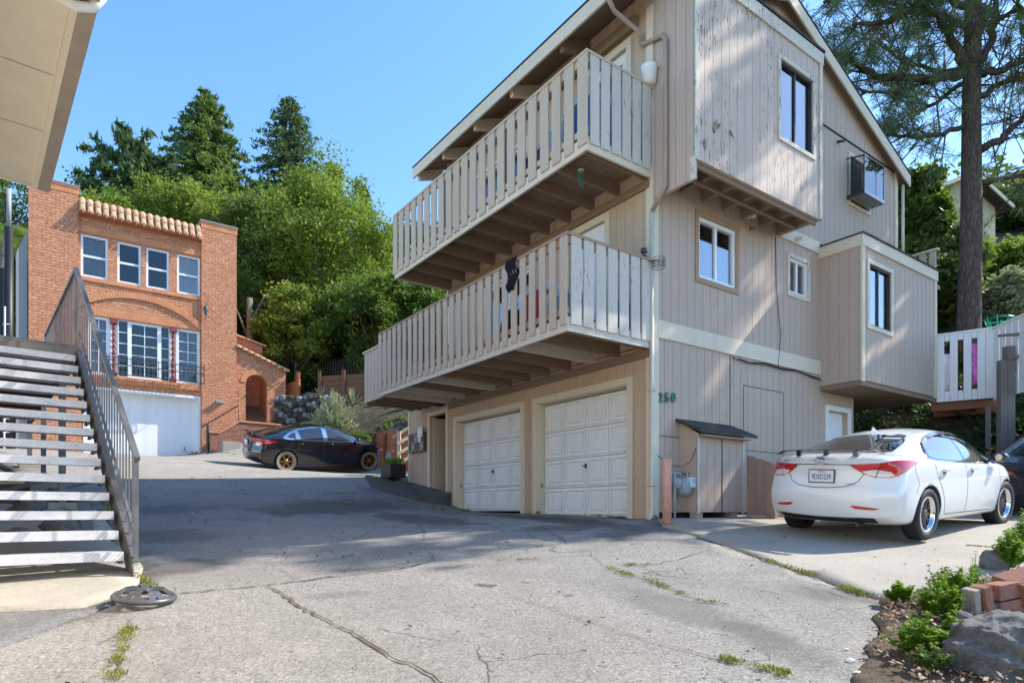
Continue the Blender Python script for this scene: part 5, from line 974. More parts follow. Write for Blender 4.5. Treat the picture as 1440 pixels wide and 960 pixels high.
    w = siding(f, x0 + .001, ao0, bz - .4, ztop, [], pitch=99, n0=-.25, n1=-.01, dep=.001); siding(f, ao1, x1, bz - .4, ztop, [], pitch=99, n0=-.25, n1=-.01, dep=.001, mb=w)
    k = 12; hw = (ao1 - ao0) / 2; cx = (ao0 + ao1) / 2
    for i in range(k):
        p_, q_ = ao0 + 2 * hw * i / k, ao0 + 2 * hw * (i + 1) / k; h = lambda a: zsp + (zap - zsp) * math.sqrt(max(0, 1 - ((a - cx) / hw) ** 2)); w.fbox(f, p_, q_, -.25, -.01, h(p_), ztop(p_), 0, h(q_), ztop(q_))
    w.build('porch_wall', 'brick', S)
    m = MB(); k = 18
    for i in range(k):
        t = math.pi * (i + .5) / k; dt = math.pi / k / 2 * .85; P = []
        for (e, tt) in ((0, t - dt), (0, t + dt), (.20, t + dt), (.20, t - dt)): P.append((cx - (hw + e) * math.cos(tt), zsp + (zap - zsp + e) * math.sin(tt)))
        m.hexa([f(*p2[:1], -.012, p2[1]) for p2 in P] + [f(p2[0], .012, p2[1]) for p2 in P])
    m.build('porch_arch', 'brick_single', S)
    c = MB(); c.fbox(f, x0 + .0, x1 + .12, -.35, .10, zA + .0, zA + .06, 0, zB - .03, zB + .03); c.build('coping', 'roof_tile', S)
    m = MB()
    for i in range(9): q = x0 + (x1 - x0 + .1) * i / 9; z = ztop(q); m.tube([f(q, .10, z - .02), f(q + .16, .10, ztop(q + .16) - .0)], [.055, .07], 8)
    m.build('coping_tiles', 'roof_tile', S, True)
    zC, zD = F.zat(W, 467, -1.6), F.zat(a_(370, -1.6), 487, -1.6); x2 = a_(369, -1.6); w = siding(f, W - .3, x2, bz, lambda a: zC + (zD - zC) * (a - W) / (x2 - W), [], pitch=99, n0=-1.9, n1=-1.6, dep=.001); w.build('porch_wall', 'brick', S)
    c = MB(); c.fbox(f, W - .3, x2 + .15, -2.0, -1.5, zC + .05, zC + .12, 0, zD - .02, zD + .05); c.build('coping', 'roof_tile', S)
    m = MB(); m.fbox(f, x1 - .25, x1, -3.5, -.25, bz, zB - .15); m.fbox(f, ao1 + .1, ao1 + .3, -3.4, -.26, bz, 6.2); m.build('porch_side_wall', 'terracotta', S)
    st = MB(); fz = F.zat(cx, 592)
    for i in range(9): st.fbox(f, x0 + .02, ao1 + .1, -.3 - .3 * (i + 1), -.3 - .3 * i, bz, fz + .17 * (i + 1))
    st.build('porch_steps', 'brown_wood', S)
    # low stair wall in front, steps, handrail
    n0 = 1.1; b0, b1, b2, b3 = a_(296, n0), a_(310, n0), a_(337, n0), a_(394, n0); y0 = F.zat(b0, 608, n0); y2 = F.zat(b2, 593, n0); y3 = F.zat(b3, 596, n0); w = MB()
    w.fbox(f, b0, b1, n0 - .2, n0, bz - .3, y0, 0, bz - .3, y0); w.fbox(f, b1, b2, n0 - .2, n0, bz - .3, y0, 0, bz - .3, y2); w.fbox(f, b2, b3, n0 - .2, n0, bz - .3, y2, 0, bz - .3, y2 - .02); w.fbox(f, b3 - .2, b3, -.0, n0 - .2, bz - .3, y2 - .02)
    w.build('stair_wall', 'brick_old', S); c = MB(); c.fbox(f, b0 - .03, b1, n0 - .24, n0 + .04, y0, y0 + .06); c.fbox(f, b1, b2, n0 - .24, n0 + .04, y0, y0 + .06, 0, y2, y2 + .06); c.fbox(f, b2, b3 + .03, n0 - .24, n0 + .04, y2, y2 + .06, 0, y2 - .02, y2 + .04); c.build('wall_cap', 'brick_single', S)
    s = MB(); k = 5
    for i in range(k): s.fbox(f, b0 + .1 + i * (b2 - b0) / k, b3 - .21, .0 + .012, n0 - .21, bz - .2 if i == 0 else bz - .2, y0 - .45 + (y2 - y0 + .40) * (i + 1) / k)
    s.build('stair_steps', 'brown_wood', S)
    h0, hz0 = F.at(284, 600, .9); h1, hz1 = F.at(335, 570, .9); m = MB(); m.tube([f(h0, .9, hz0), f(h1, .9, hz1), f(h1 + .02, .9, hz1 - 1.0)], .028, 8); m.tube([f(h0 + .2, .9, hz0 + .08), f(h0 + .2, .9, hz0 - 1.1)], .05, 8); m.build('handrail', 'iron', S)
    return S, F, f
BS, FB, fBk = brick_house()
def BWk(a, n, z): x, y = FB.world(a, n); return Vector((x, y, z))
def around_brick():
    # cast block in front of the stair wall
    a0, a1 = FB.a(313, 1.7), FB.a(339, 1.7); z = FB.zat(a0, 640, 1.7); m = MB(); m.box(0, a1 - a0, .0, .5, -.2, FB.zat(a0, 620, 1.7) - z); o = m.build('concrete_block', 'concrete', bevel=.02); o.location = BWk(a0, 1.7, z); o.rotation_euler = (0, 0, RA); tag(o, 'pale cast concrete block at the foot of the brick stair wall', 'concrete block')
    m = MB(); m.box(-.62, -.04, -.02, 5, 1, 9.0); m.add([(-.62, -.02, 9), (-.04, -.02, 9), (-.04, -.02, 9.9), (-.62, 4.9, 9), (-.04, 4.9, 9), (-.04, 4.9, 9.9)], [(0, 1, 2), (5, 4, 3), (0, 2, 5, 3), (1, 2, 5, 4)])
    S = empty('grey_lean_to', (FB.P[0], FB.P[1], 0), RA, 'narrow grey sided lean-to against the left edge of the brick house', 'lean-to'); m2 = siding(fBk, -.34, -.03, 1.5, lambda a: 8.7 + .9 * (a + .34) / .31, [], pitch=.12, n0=-.1, n1=.02, dep=.02); m2.build('side_panel', 'grey_siding', S)
    m = MB(); m.fbox(fBk, -.34, -.03, -4, -.1, 1.5, 8.6); m.build('core_wall', 'grey_siding', S)
    S = empty('black_flue', BWk(-.52, .1, 1.6), RA, 'tall black pipe flue left of the brick house', 'flue'); m = MB(); m.tube([(0, 0, 0), (0, 0, 7.9)], .13, 12); m.build('pipe', 'black', S, True); m = MB(); m.tube([(0, 0, 7.9), (0, 0, 9.2)], .07, 10); m.build('pipe_top', 'grey_siding', S, True)
    m = MB(); 
    for k in range(9): m.tube([(-.16, -.12, 1 + k * .45), (.02, -.17, 1.03 + k * .45)], .02, 5)
    m.tube([(-.12, -.15, 0), (-.1, -.15, 5.2)], .03, 6); m.build('bracket', 'meter_white', S)
    S = empty('dark_panel_fence', BWk(-1.25, -.2, 1.6), RA, 'tall dark panel standing left of the black flue', 'fence'); m = MB(); m.box(-.1, .55, 0, .08, 0, 6.6); m.build('panel', 'black', S); m = MB(); m.box(-.16, -.101, -.02, .1, 0, 6.8); m.build('post', 'iron', S)
    S = empty('grey_house', BWk(-4.8, -2, 1.6), RA, 'pale grey house glimpsed at the left edge behind the steel stairs', 'building'); m = siding(lambda a, n, z: (a, -n, z), -3, 2.6, 0, 5.9, [(1.0, 2.2, 1.6, 2.9)], pitch=.2, n0=-.2); m.build('wall', 'white_wood', S); window(lambda a, n, z: (a, -n, z), 1.0, 2.2, 1.6, 2.9, S); m = MB(); m.box(-3.2, 2.9, -.5, 5, 5.9, 6.1); m.build('roof', 'grey_siding', S); m = MB(); m.box(-2.9, 2.5, .2, 4.8, 0, 5.88); m.build('core_wall', 'grey_siding', S)
around_brick()

# ================================================================== steel stairs and the building on the left
def steel_stairs():
    P = (-3.63, 6.10); rz = math.atan2(.76, -.65); S = empty('exterior_staircase', (P[0], P[1], 0), rz, 'grey steel outdoor staircase with open chequer-plate treads and baluster railing', 'staircase')
    wd = 1.25; run, rise = .275, .197; tz = lambda k: -.396 + rise * k; ta = lambda k: .16 + run * k
    for k in range(14):
        m = MB(); a, z = ta(k), tz(k); m.box(a, a + .285, .035, wd - .03, z - .035, z); m.box(a, a + .012, .035, wd - .03, z - .085, z - .0355); m.box(a + .26, a + .285, .035, wd - .03, z - .075, z - .0355); m.build('tread', 'tread_plate', S)
        b = MB(); b.box(a + .0, a + .26, .03, .034, z - .08, z - .036); b.beam((a + .02, .05, z - .1), (a + .26, .05, z - .1), .03, .03); b.build('tread_bracket', 'stair_steel', S)
    e = ta(14)
    for y in (-.02, wd + .0):
        m = MB(); s = rise / run; h = .27
        A0 = (-.12, -.66); z0 = tz(0) - .10
        pts = [(-.10, -.68), (.16, -.68), (e + .05, tz(14) - .34), (e + .05, tz(14) - .02), (.02, tz(0) + .02 - .1)]
        for (d0, d1) in ((0, .012),):
            V = [(p[0], y + d0, p[1]) for p in pts] + [(p[0], y + d1, p[1]) for p in pts]; m.add(V, [(4, 3, 2, 1, 0), (5, 6, 7, 8, 9)] + [(i, (i + 1) % 5, 5 + (i + 1) % 5, 5 + i) for i in range(5)])
        m.beam((.0, y - .02, tz(0) - .09), (e + .05, y - .02, tz(14) - .02), .06, .014); m.beam((.16, y - .02, -.67), (e + .05, y - .02, tz(14) - .335), .06, .014); m.build('stringer', 'stair_steel', S)
        m = MB(); m.box(-.14, .20, y - .06, y + .06, -.70, -.68); m.build('foot_plate', 'stair_steel', S)
    sl = rise / run; y = -.045; r0 = (.02, .53); r1 = (4.36, .53 + 4.34 * .700)
    m = MB(); m.beam((r0[0] - .05, y, r0[1] - .035), (r1[0], y, r1[1]), .05, .045); m.beam((r1[0], y, r1[1]), (9.0, y, r1[1] + .0), .05, .045); m.build('handrail', 'stair_steel', S)
    m = MB(); m.box(r0[0] - .02, r0[0] + .02, y - .02, y + .02, -.42, r0[1] - .04); m.build('newel_post', 'stair_steel', S)
    k = 26
    for i in range(1, k):
        a = r0[0] + (r1[0] - r0[0]) * i / k; zt = r0[1] + (a - r0[0]) * .70 - .025; zb = tz(0) - .11 + sl * (a - .0) if a < e else 2.33; m = MB(); m.box(a - .0065, a + .0065, y - .0065, y + .0065, zb, zt); m.build('baluster', 'stair_steel', S)
    m = MB(); m.beam((r0[0], y, r0[1] - .78), (e, y, r0[1] - .78 + (e - r0[0]) * .7), .03, .012); m.build('bottom_rail', 'stair_steel', S)
    zl = tz(14); m = MB(); m.box(e, 12.5, -.03, wd + .05, zl - .05, zl); m.build('landing_deck', 'stair_steel', S)
    m = MB(); m.box(e - .03, e, -.03, wd + .03, zl - .22, zl - .05); m.box(e, 12.5, -.045, -.03, zl - .24, zl - .0); m.box(e + .02, 12.4, wd + .05, wd + .07, zl - .24, zl); m.build('edge_beam', 'weathered_wood', S)
    for i in range(24): a = r1[0] + .18 + i * (9.0 - r1[0] - .18) / 24; m = MB(); m.box(a - .0065, a + .0065, y - .0065, y + .0065, zl, r1[1] - .02); m.build('baluster', 'stair_steel', S)
    for a in (r1[0], 9.0): m = MB(); m.box(a - .025, a + .025, y - .025, y + .025, zl - .1, r1[1] - .025); m.build('newel_post', 'stair_steel', S)
    for (a, yy, w) in ((5.2, .0, .09), (8.4, .0, .08), (11.8, .0, .09), (5.2, 1.2, .09), (8.4, 1.2, .09)):
        x_, y_ = P[0] + a * -.65 + yy * -.76, P[1] + a * .76 + yy * -.65; g = H(x_, y_); m = MB(); m.box(a - w / 2, a + w / 2, yy, yy + w, g - .2, zl - .24); m.build('support_post', 'stair_steel' if yy == 0 else 'orange_wood', S); m = MB(); m.box(a - .2, a + .2, yy - .15, yy + .25, g - .15, g + .10); m.build('footing', 'concrete', S)
    for i in range(12): a = e + .3 + i * .7; m = MB(); m.box(a, a + .05, -.02, wd + .04, zl - .2, zl - .052); m.build('joist', 'brown_wood', S)
    # neighbouring building: soffit, gutter, wall out of frame
    N_ = empty('neighbouring_building', (P[0], P[1], 0), rz, 'cream stuccoed eave of the neighbouring building with a brown gutter above the steel stairs', 'building'); z = 4.60
    m = MB(); m.box(.07, 4.25, .48, 4.5, z, z + .05); m.build('soffit', 'soffit_stucco', N_); m = MB(); m.box(-7, -.16, .48, 4.5, z + .02, z + .07); m.build('soffit', 'soffit_stucco', N_)
    m = MB(); m.box(-7, 4.31, .42, .48, z - .035, z + .25); m.box(4.25, 4.31, .48, 4.5, z - .02, z + .25); m.build('fascia', 'soffit_stucco', N_)
    m = MB(); m.box(-.15, .07, .48, 4.5, z - .06, z + .05); m.build('cross_beam', 'soffit_stucco', N_, bevel=.01)
    for a in (1.3, 2.6): q = MB(); q.box(a - .006, a + .006, .49, 4.5, z - .004, z - .0005); q.build('panel_seam', 'gutter_brown', N_)
    g = MB(); g.box(-7, 4.34, .28, .42, z - .03, z + .0); g.box(-7, 4.34, .28, .295, z, z + .14); g.build('gutter', 'gutter_brown', N_, bevel=.01)
    g = MB(); g.box(-7, 4.32, .40, 4.5, z + .25, z + .3); g.build('roof', 'shingle', N_)
    g = MB(); g.tube([(-.12, .62, z - .06), (-.10, .46, z - .09), (-.14, .33, z - .06), (-.2, .26, z + .05)], .045, 10); g.build('outlet_pipe', 'white_plastic', N_, True)
    w = MB(); w.box(-7, 12.5, 1.45, 1.6, -2.5, z); w.build('wall', 'soffit_stucco', N_)
steel_stairs()
def clutter_left():
    # old timber and junk under the stairs
    rg = random.Random(8)
    for i, (px, py, L, an, lb) in enumerate(((75, 700, 1.6, .6, 'grey plank leaning under the stairs, nearest the steel post'), (120, 740, 1.3, 2.2, 'short grey plank lying beneath the lower treads'), (40, 690, 1.1, 1.2, 'grey plank farthest under the stairs'))):
        p = G(px, py); m = MB(); m.box(-L / 2, L / 2, -.07, .07, 0, .04); o = m.build('plank', 'weathered_wood'); o.location = p + Vector((0, 0, .1)); o.rotation_euler = (.1, -.3, an); tag(o, lb, 'plank')
    for i, (px, py, s, lb) in enumerate(((85, 752, .26, 'rounded grey stone under the lower treads'), (40, 720, .3, 'larger grey stone under the stairs near the left edge'), (25, 760, .2, 'dark stone at the left edge under the treads'))):
        rock('stone', G(px, py) + Vector((0, 0, s * .2)), (s, s * .8, s * .6), 40 + i, lb, 'stone')
def rock(name, loc, size, seed, label, cat, mat='rock', sub=4, rough=.22, group=None):
    bm = bmesh.new(); bmesh.ops.create_icosphere(bm, subdivisions=sub, radius=1); rng = np.random.default_rng(seed); dirs = rng.normal(size=(9, 3)); dirs /= np.linalg.norm(dirs, axis=1)[:, None]; ph = rng.random(12) * 6
    for v in bm.verts:
        p = np.array(v.co); n = p / np.linalg.norm(p); r = 1.0
        for k, d in enumerate(dirs): q = n @ d; r = min(r, (.74 + .12 * math.sin(ph[k])) / max(q, .05)) if q > .3 else r
        r += rough * .25 * math.sin(5 * n[0] + ph[0]) * math.cos(4 * n[1] + ph[1]) + rough * .18 * math.sin(11 * n[2] + ph[2] + 7 * n[0]) + rough * .12 * math.sin(19 * n[1] + ph[3]) * math.sin(17 * n[0]) + (rough * .05 * math.sin(41 * n[0] + 9 * n[2]) * math.sin(37 * n[1] + ph[4]) + .012 * rng.normal() if sub > 5 else rough * .025 * rng.normal())
        v.co = Vector(p * r) * 1.0; v.co.x *= size[0]; v.co.y *= size[1]; v.co.z *= size[2]
    me = bpy.data.meshes.new(name); bm.to_mesh(me); bm.free(); me.materials.append(M(mat)); me.polygons.foreach_set('use_smooth', [sub > 3] * len(me.polygons)); o = bpy.data.objects.new(name, me); COL.objects.link(o); o.location = loc; tag(o, label, cat, group); return o
clutter_left()
# ================================================================== cars
def lerp_tab(tab, x): return float(np.interp(x, [t[0] for t in tab], [t[1] for t in tab]))
def smooth_tab(tab, x, r=.05): return sum(lerp_tab(tab, x + d * r) for d in (-1, -.5, 0, .5, 1)) / 5
def mesh_from_eval(o):
    dg = bpy.context.evaluated_depsgraph_get(); dg.update(); return bpy.data.meshes.new_from_object(o.evaluated_get(dg))
def car_body(sp, paint):
    xs = sp['xs']; rings = []; K = 13
    for x in xs:
        Wd = smooth_tab(sp['W'], x); zt = smooth_tab(sp['zt'], x, .04); zB = smooth_tab(sp['zB'], x); yt = smooth_tab(sp['yt'], x, .06); zb = lerp_tab(sp['zb'], x); cr = lerp_tab(sp['crown'], x); yB = Wd * .945
        side = [(0, zb), (Wd * .6, zb), (Wd * .93, zb + .015), (Wd * .975, zb + .10), (Wd * 1.0, .30 + zb * .5 + .08), (Wd * 1.0, .62), (Wd * .985, .62 + (zB - .62) * .55), (yB, zB)]
        ze = zt - cr; yt = min(yt, yB * .95)
        for q in (.36, .72): side.append((yB + (yt - yB) * q + .02 * math.sin(q * 3.14), zB + (ze - zB) * (q ** .93)))
        side += [(yt, ze), (yt * .55, zt - cr * .28), (0, zt)]
        rings.append([(x, y, z) for y, z in side])
    bm = bmesh.new(); xr, xf = xs[0], xs[-1]
    def warp(x, y, z):
        u = min(1, abs(y) / .88); fr = max(0, min(1, (sp['rear0'] - x) / (sp['rear0'] - xr))); ff = max(0, min(1, (x - sp['front0']) / (xf - sp['front0'])))
        dx = fr ** 1.5 * (sp['rcurve'] * u ** 2.6 + float(np.interp(z, *zip(*sp['rprof'])))) - ff ** 1.5 * (sp['fcurve'] * u ** 2.4 + float(np.interp(z, *zip(*sp['fprof'])))); return (x + dx, y, z)
    VR = []; n = len(rings[0])
    for r in rings:
        R = [bm.verts.new(warp(*p)) for p in r]; L = [R[0]] + [bm.verts.new(warp(p[0], -p[1], p[2])) for p in r[1:-1]] + [R[-1]]; VR.append((R, L))
    for (R, L), (R2, L2) in zip(VR[:-1], VR[1:]):
        for i in range(n - 1):
            bm.faces.new((R[i], R[i + 1], R2[i + 1], R2[i])); bm.faces.new((L[i + 1], L[i], L2[i], L2[i + 1]))
    for (R, L), flip, ring in ((VR[0], False, rings[0]), (VR[-1], True, rings[-1])):
        nc = 7; rows = []
        for i in range(n):
            if i in (0, n - 1): rows.append([R[i]]); continue
            p = ring[i]; rows.append([R[i]] + [bm.verts.new(warp(p[0], p[1] * (1 - 2 * k / nc), p[2] + (0 if i < 8 else (ring[-1][2] - p[2]) * .9 * (1 - (1 - 2 * k / nc) ** 2)))) for k in range(1, nc)] + [L[i]])
        for i in range(n - 1):
            a, b = rows[i], rows[i + 1]
            for k in range(nc):
                f = [a[min(k, len(a) - 1)], a[min(k + 1, len(a) - 1)], b[min(k + 1, len(b) - 1)], b[min(k, len(b) - 1)]]; g = []
                for v in f:
                    if v not in g: g.append(v)
                if len(g) > 2:
                    try: bm.faces.new(g)
                    except ValueError: pass
    bmesh.ops.recalc_face_normals(bm, faces=bm.faces); me = bpy.data.meshes.new('t'); bm.to_mesh(me); bm.free(); me.materials.append(M(paint)); o = bpy.data.objects.new('t', me); COL.objects.link(o); s = o.modifiers.new('s', 'SUBSURF'); s.levels = 2
    m1 = mesh_from_eval(o); bpy.data.objects.remove(o); bm = bmesh.new(); bm.from_mesh(m1); bvh = BVHTree.FromBMesh(bm); bm.free()
    o = bpy.data.objects.new('t', m1); COL.objects.link(o); cut = MB()
    for x in (0, sp['wb']):
        for s in (-1, 1): cut.lathe([(0, .52 * s), (sp['arch'], .52 * s), (sp['arch'], 1.1 * s), (0, 1.1 * s)], 48, axis='y', c=(x, 0, sp['r']))
    co_ = cut.build('cut', 'rubber'); b = o.modifiers.new('b', 'BOOLEAN'); b.operation = 'DIFFERENCE'; b.object = co_; b.solver = 'EXACT'; b.material_mode = 'TRANSFER'; b.use_self = True
    m2 = mesh_from_eval(o); bpy.data.objects.remove(o); bpy.data.objects.remove(co_); m2.polygons.foreach_set('use_smooth', [True] * len(m2.polygons)); return m2, bvh
class Proj:
    def __init__(s, bvh, root): s.b = bvh; s.root = root
    def hit(s, st, d, eps):
        h = s.b.ray_cast(Vector(st), Vector(d)); 
        if h[0] is None: return None
        n = h[1]
        if n.dot(Vector(d)) > 0: n = -n
        return h[0] + n * eps
    def fr(s, kind, side=1):
        if kind == 'side': return (lambda a, b: (a, side * 3, b)), (0, -side, 0)
        if kind == 'rear': return (lambda a, b: (-4, a, b)), (1, 0, 0)
        if kind == 'front': return (lambda a, b: (8, a, b)), (-1, 0, 0)
        if kind == 'top': return (lambda a, b: (a, b, 4)), (0, 0, -1)
        if kind == 'diag': q = .70710678; return (lambda a, b: (q * a - q * 5, side * (q * a + q * 5), b)), (q, -side * q, 0)
        if kind == 'fdiag': q = .70710678; return (lambda a, b: (-q * a + q * 8, side * (q * a + q * 8 - 0), b)), (-q, -side * q, 0)
    def patch(s, name, poly, kind, mat, side=1, eps=.004, step=.035, parent=None, thick=.0):
        P, d = s.fr(kind, side); ed = []
        for i in range(len(poly)):
            a, b = Vector(poly[i]), Vector(poly[(i + 1) % len(poly)]); m = max(1, int((b - a).length / step)); ed += [a.lerp(b, k / m) for k in range(m)]
        xs = [p.x for p in ed]; ys = [p.y for p in ed]; gx, gy = np.meshgrid(np.arange(min(xs), max(xs), step), np.arange(min(ys), max(ys), step)); gx = gx.ravel(); gy = gy.ravel(); q = inside([(p.x, p.y) for p in ed], gx, gy)
        pts = ed + [Vector((float(x), float(y))) for x, y in zip(gx[q], gy[q]) if min((e.x - x) ** 2 + (e.y - y) ** 2 for e in ed) > (step * .4) ** 2]
        vs, _, fs, _, _, _ = delaunay_2d_cdt(pts, [], [list(range(len(ed)))], 1, 1e-6); V = [s.hit(P(v.x, v.y), d, eps) for v in vs]; ok = [i for i, v in enumerate(V) if v is not None]; mp = {o: k for k, o in enumerate(ok)}
        m = MB(); m.add([V[i] for i in ok], [[mp[i] for i in f] for f in fs if all(i in mp for i in f)]); return m.build(name, mat, parent or s.root, True)
    def line(s, name, pts, kind, w, mat, side=1, eps=.0025, parent=None, mb=None):
        P, d = s.fr(kind, side); out = []; p2 = [Vector(p) for p in pts]
        for a, b in zip(p2[:-1], p2[1:]):
            k = max(1, int((b - a).length / .04)); out += [a.lerp(b, i / k) for i in range(k)]
        out.append(p2[-1]); m = mb or MB(); L = []
        for i, p in enumerate(out):
            t = out[min(i + 1, len(out) - 1)] - out[max(i - 1, 0)]; nn = Vector((-t.y, t.x)).normalized() * w / 2; a = s.hit(P(p.x + nn.x, p.y + nn.y), d, eps); b = s.hit(P(p.x - nn.x, p.y - nn.y), d, eps)
            if a is None or b is None: L.append(None)
            else: L.append((a, b))
        for a, b in zip(L[:-1], L[1:]):
            if a and b and (a[0] - b[0]).length < .2: m.add([a[0], b[0], b[1], a[1]], [(0, 1, 2, 3)])
        return m if mb is not None else m.build(name, mat, parent or s.root)
def wheel(root, x, y, sgn, r, w, style, steer=0.0, tyre='rubber'):
    W_ = empty('wheel', (x, y, r), 0, None, None); W_.parent = root; W_.rotation_euler = (0, 0, steer); W_.location = (x, y, r)
    t = MB(); ri = r - .105 if style != 'gold' else r - .115; h = w / 2
    t.lathe([(ri, -h * .82), (ri + .03, -h * .95), (r - .03, -h), (r - .006, -h * .80), (r, -h * .4), (r, h * .4), (r - .006, h * .80), (r - .03, h), (ri + .03, h * .95), (ri, h * .82)], 48, axis='y', closed=True); T = t.build('tyre', 'rubber', W_, True)
    if tyre != 'rubber': q = MB(); q.lathe([(ri + .004, sgn * (h * .86)), (ri + .034, sgn * (h * .96)), (r - .035, sgn * (h + .004))], 48, axis='y'); q.build('sidewall', tyre, W_, True)
    g = MB()
    for k in range(56): a = 2 * math.pi * k / 56; g.beam((math.cos(a) * (r - .001), -h * .78, math.sin(a) * (r - .001)), (math.cos(a + .05) * (r - .001), h * .78, math.sin(a + .05) * (r - .001)), .008, .004, up=(math.cos(a), 0, math.sin(a)))
    g.build('tread_groove', 'black', W_)
    mt = {'silver': ('chrome', 'rim_dark'), 'gold': ('rim_gold', 'rim_gold'), 'dark': ('rim_dark', 'rim_dark')}[style]; f = sgn * h
    R = MB(); R.lathe([(ri + .004, f * .84), (ri - .012, f * .9), (ri - .02, f * .80), (ri - .035, f * .3 if style == 'silver' else f * .55), (ri - .045, -f * .7), (ri + .004, -f * .82)], 48, axis='y'); R.build('rim', mt[0], W_, True)
    Sx = MB(); n = 10 if style == 'silver' else 6; yo = f * (.42 if style == 'silver' else .72)
    for k in range(n):
        a = 2 * math.pi * k / n; d = Vector((math.cos(a), 0, math.sin(a)))
        if style == 'silver':
            for e in (-.11, .11): d2 = Vector((math.cos(a + e), 0, math.sin(a + e))); Sx.beam(d * .05 + Vector((0, yo, 0)), d2 * (ri - .03) + Vector((0, yo * .9, 0)), .016, .02, up=(0, 1, 0))
        else: Sx.beam(d * .04 + Vector((0, yo, 0)), d * (ri - .03) + Vector((0, yo * 1.05, 0)), .045, .025, up=(0, 1, 0))
    Sx.lathe([(0, yo + sgn * .03), (.04, yo + sgn * .028), (.062, yo + sgn * .01), (.065, yo - sgn * .02)], 20, axis='y'); Sx.build('spokes', mt[1], W_, False)
    D = MB(); D.lathe([(0, -f * .1), (ri - .06, -f * .1)], 32, axis='y'); D.lathe([(.03, f * .05), (.13, f * .05), (.13, -f * .02)], 24, axis='y'); D.build('brake_disc', 'iron', W_)
def place_on_ground(root, x, y, ang, wb, tr=.77):
    c, s = math.cos(ang), math.sin(ang); g = lambda u, v: Vector((x + u * c - v * s, y + u * s + v * c, H(x + u * c - v * s, y + u * s + v * c) + .014)); a, b, l, r = (g(0, tr) + g(0, -tr)) / 2, (g(wb, tr) + g(wb, -tr)) / 2, (g(0, tr) + g(wb, tr)) / 2, (g(0, -tr) + g(wb, -tr)) / 2
    X = (b - a).normalized(); Yv = (l - r); Yv = (Yv - X * Yv.dot(X)).normalized(); Z = X.cross(Yv); m = Matrix((X, Yv, Z)).transposed().to_4x4(); root.rotation_euler = m.to_euler(); root.location = a
SED = dict(wb=2.70, r=.325, arch=.362, rear0=-.25, front0=2.6, rcurve=.30, fcurve=.50,
    xs=[-.96, -.90, -.80, -.68, -.55, -.42, -.30, -.18, -.02, .14, .30, .46, .62, .82, 1.05, 1.3, 1.5, 1.66, 1.82, 1.98, 2.14, 2.30, 2.46, 2.60, 2.74, 2.9, 3.06, 3.22, 3.36, 3.46, 3.54],
    W=[(-.96, .80), (-.85, .85), (-.5, .872), (0, .888), (1, .885), (2, .885), (2.7, .885), (3.1, .86), (3.54, .78)],
    zt=[(-.96, .99), (-.92, 1.035), (-.85, 1.075), (-.6, 1.085), (-.45, 1.10), (-.2, 1.19), (.05, 1.275), (.35, 1.355), (.6, 1.40), (.9, 1.43), (1.2, 1.437), (1.5, 1.42), (1.75, 1.37), (2.0, 1.27), (2.25, 1.15), (2.5, 1.03), (2.65, .985), (2.9, .95), (3.2, .88), (3.4, .79), (3.54, .66)],
    zB=[(-.96, .93), (-.6, 1.0), (-.2, 1.015), (.3, .985), (1.0, .945), (1.8, .91), (2.4, .885), (2.8, .86), (3.2, .78), (3.54, .60)],
    yt=[(-.96, .60), (-.6, .66), (-.3, .60), (.0, .56), (.5, .53), (1.0, .54), (1.6, .55), (2.1, .60), (2.5, .66), (2.8, .68), (3.54, .55)],
    zb=[(-.96, .30), (-.8, .22), (-.5, .19), (3.0, .17), (3.3, .19), (3.54, .26)], crown=[(-.96, .03), (-.6, .025), (-.3, .04), (.3, .07), (1.5, .07), (2.2, .06), (2.6, .04), (3.54, .03)],
    rprof=[(.15, .10), (.30, .02), (.45, -.01), (.62, .0), (.66, .02), (.80, .06), (.92, .055), (1.02, .0), (1.2, 0)], fprof=[(.15, .12), (.30, .02), (.5, .0), (.7, .05), (.9, .1), (1.2, .1)])
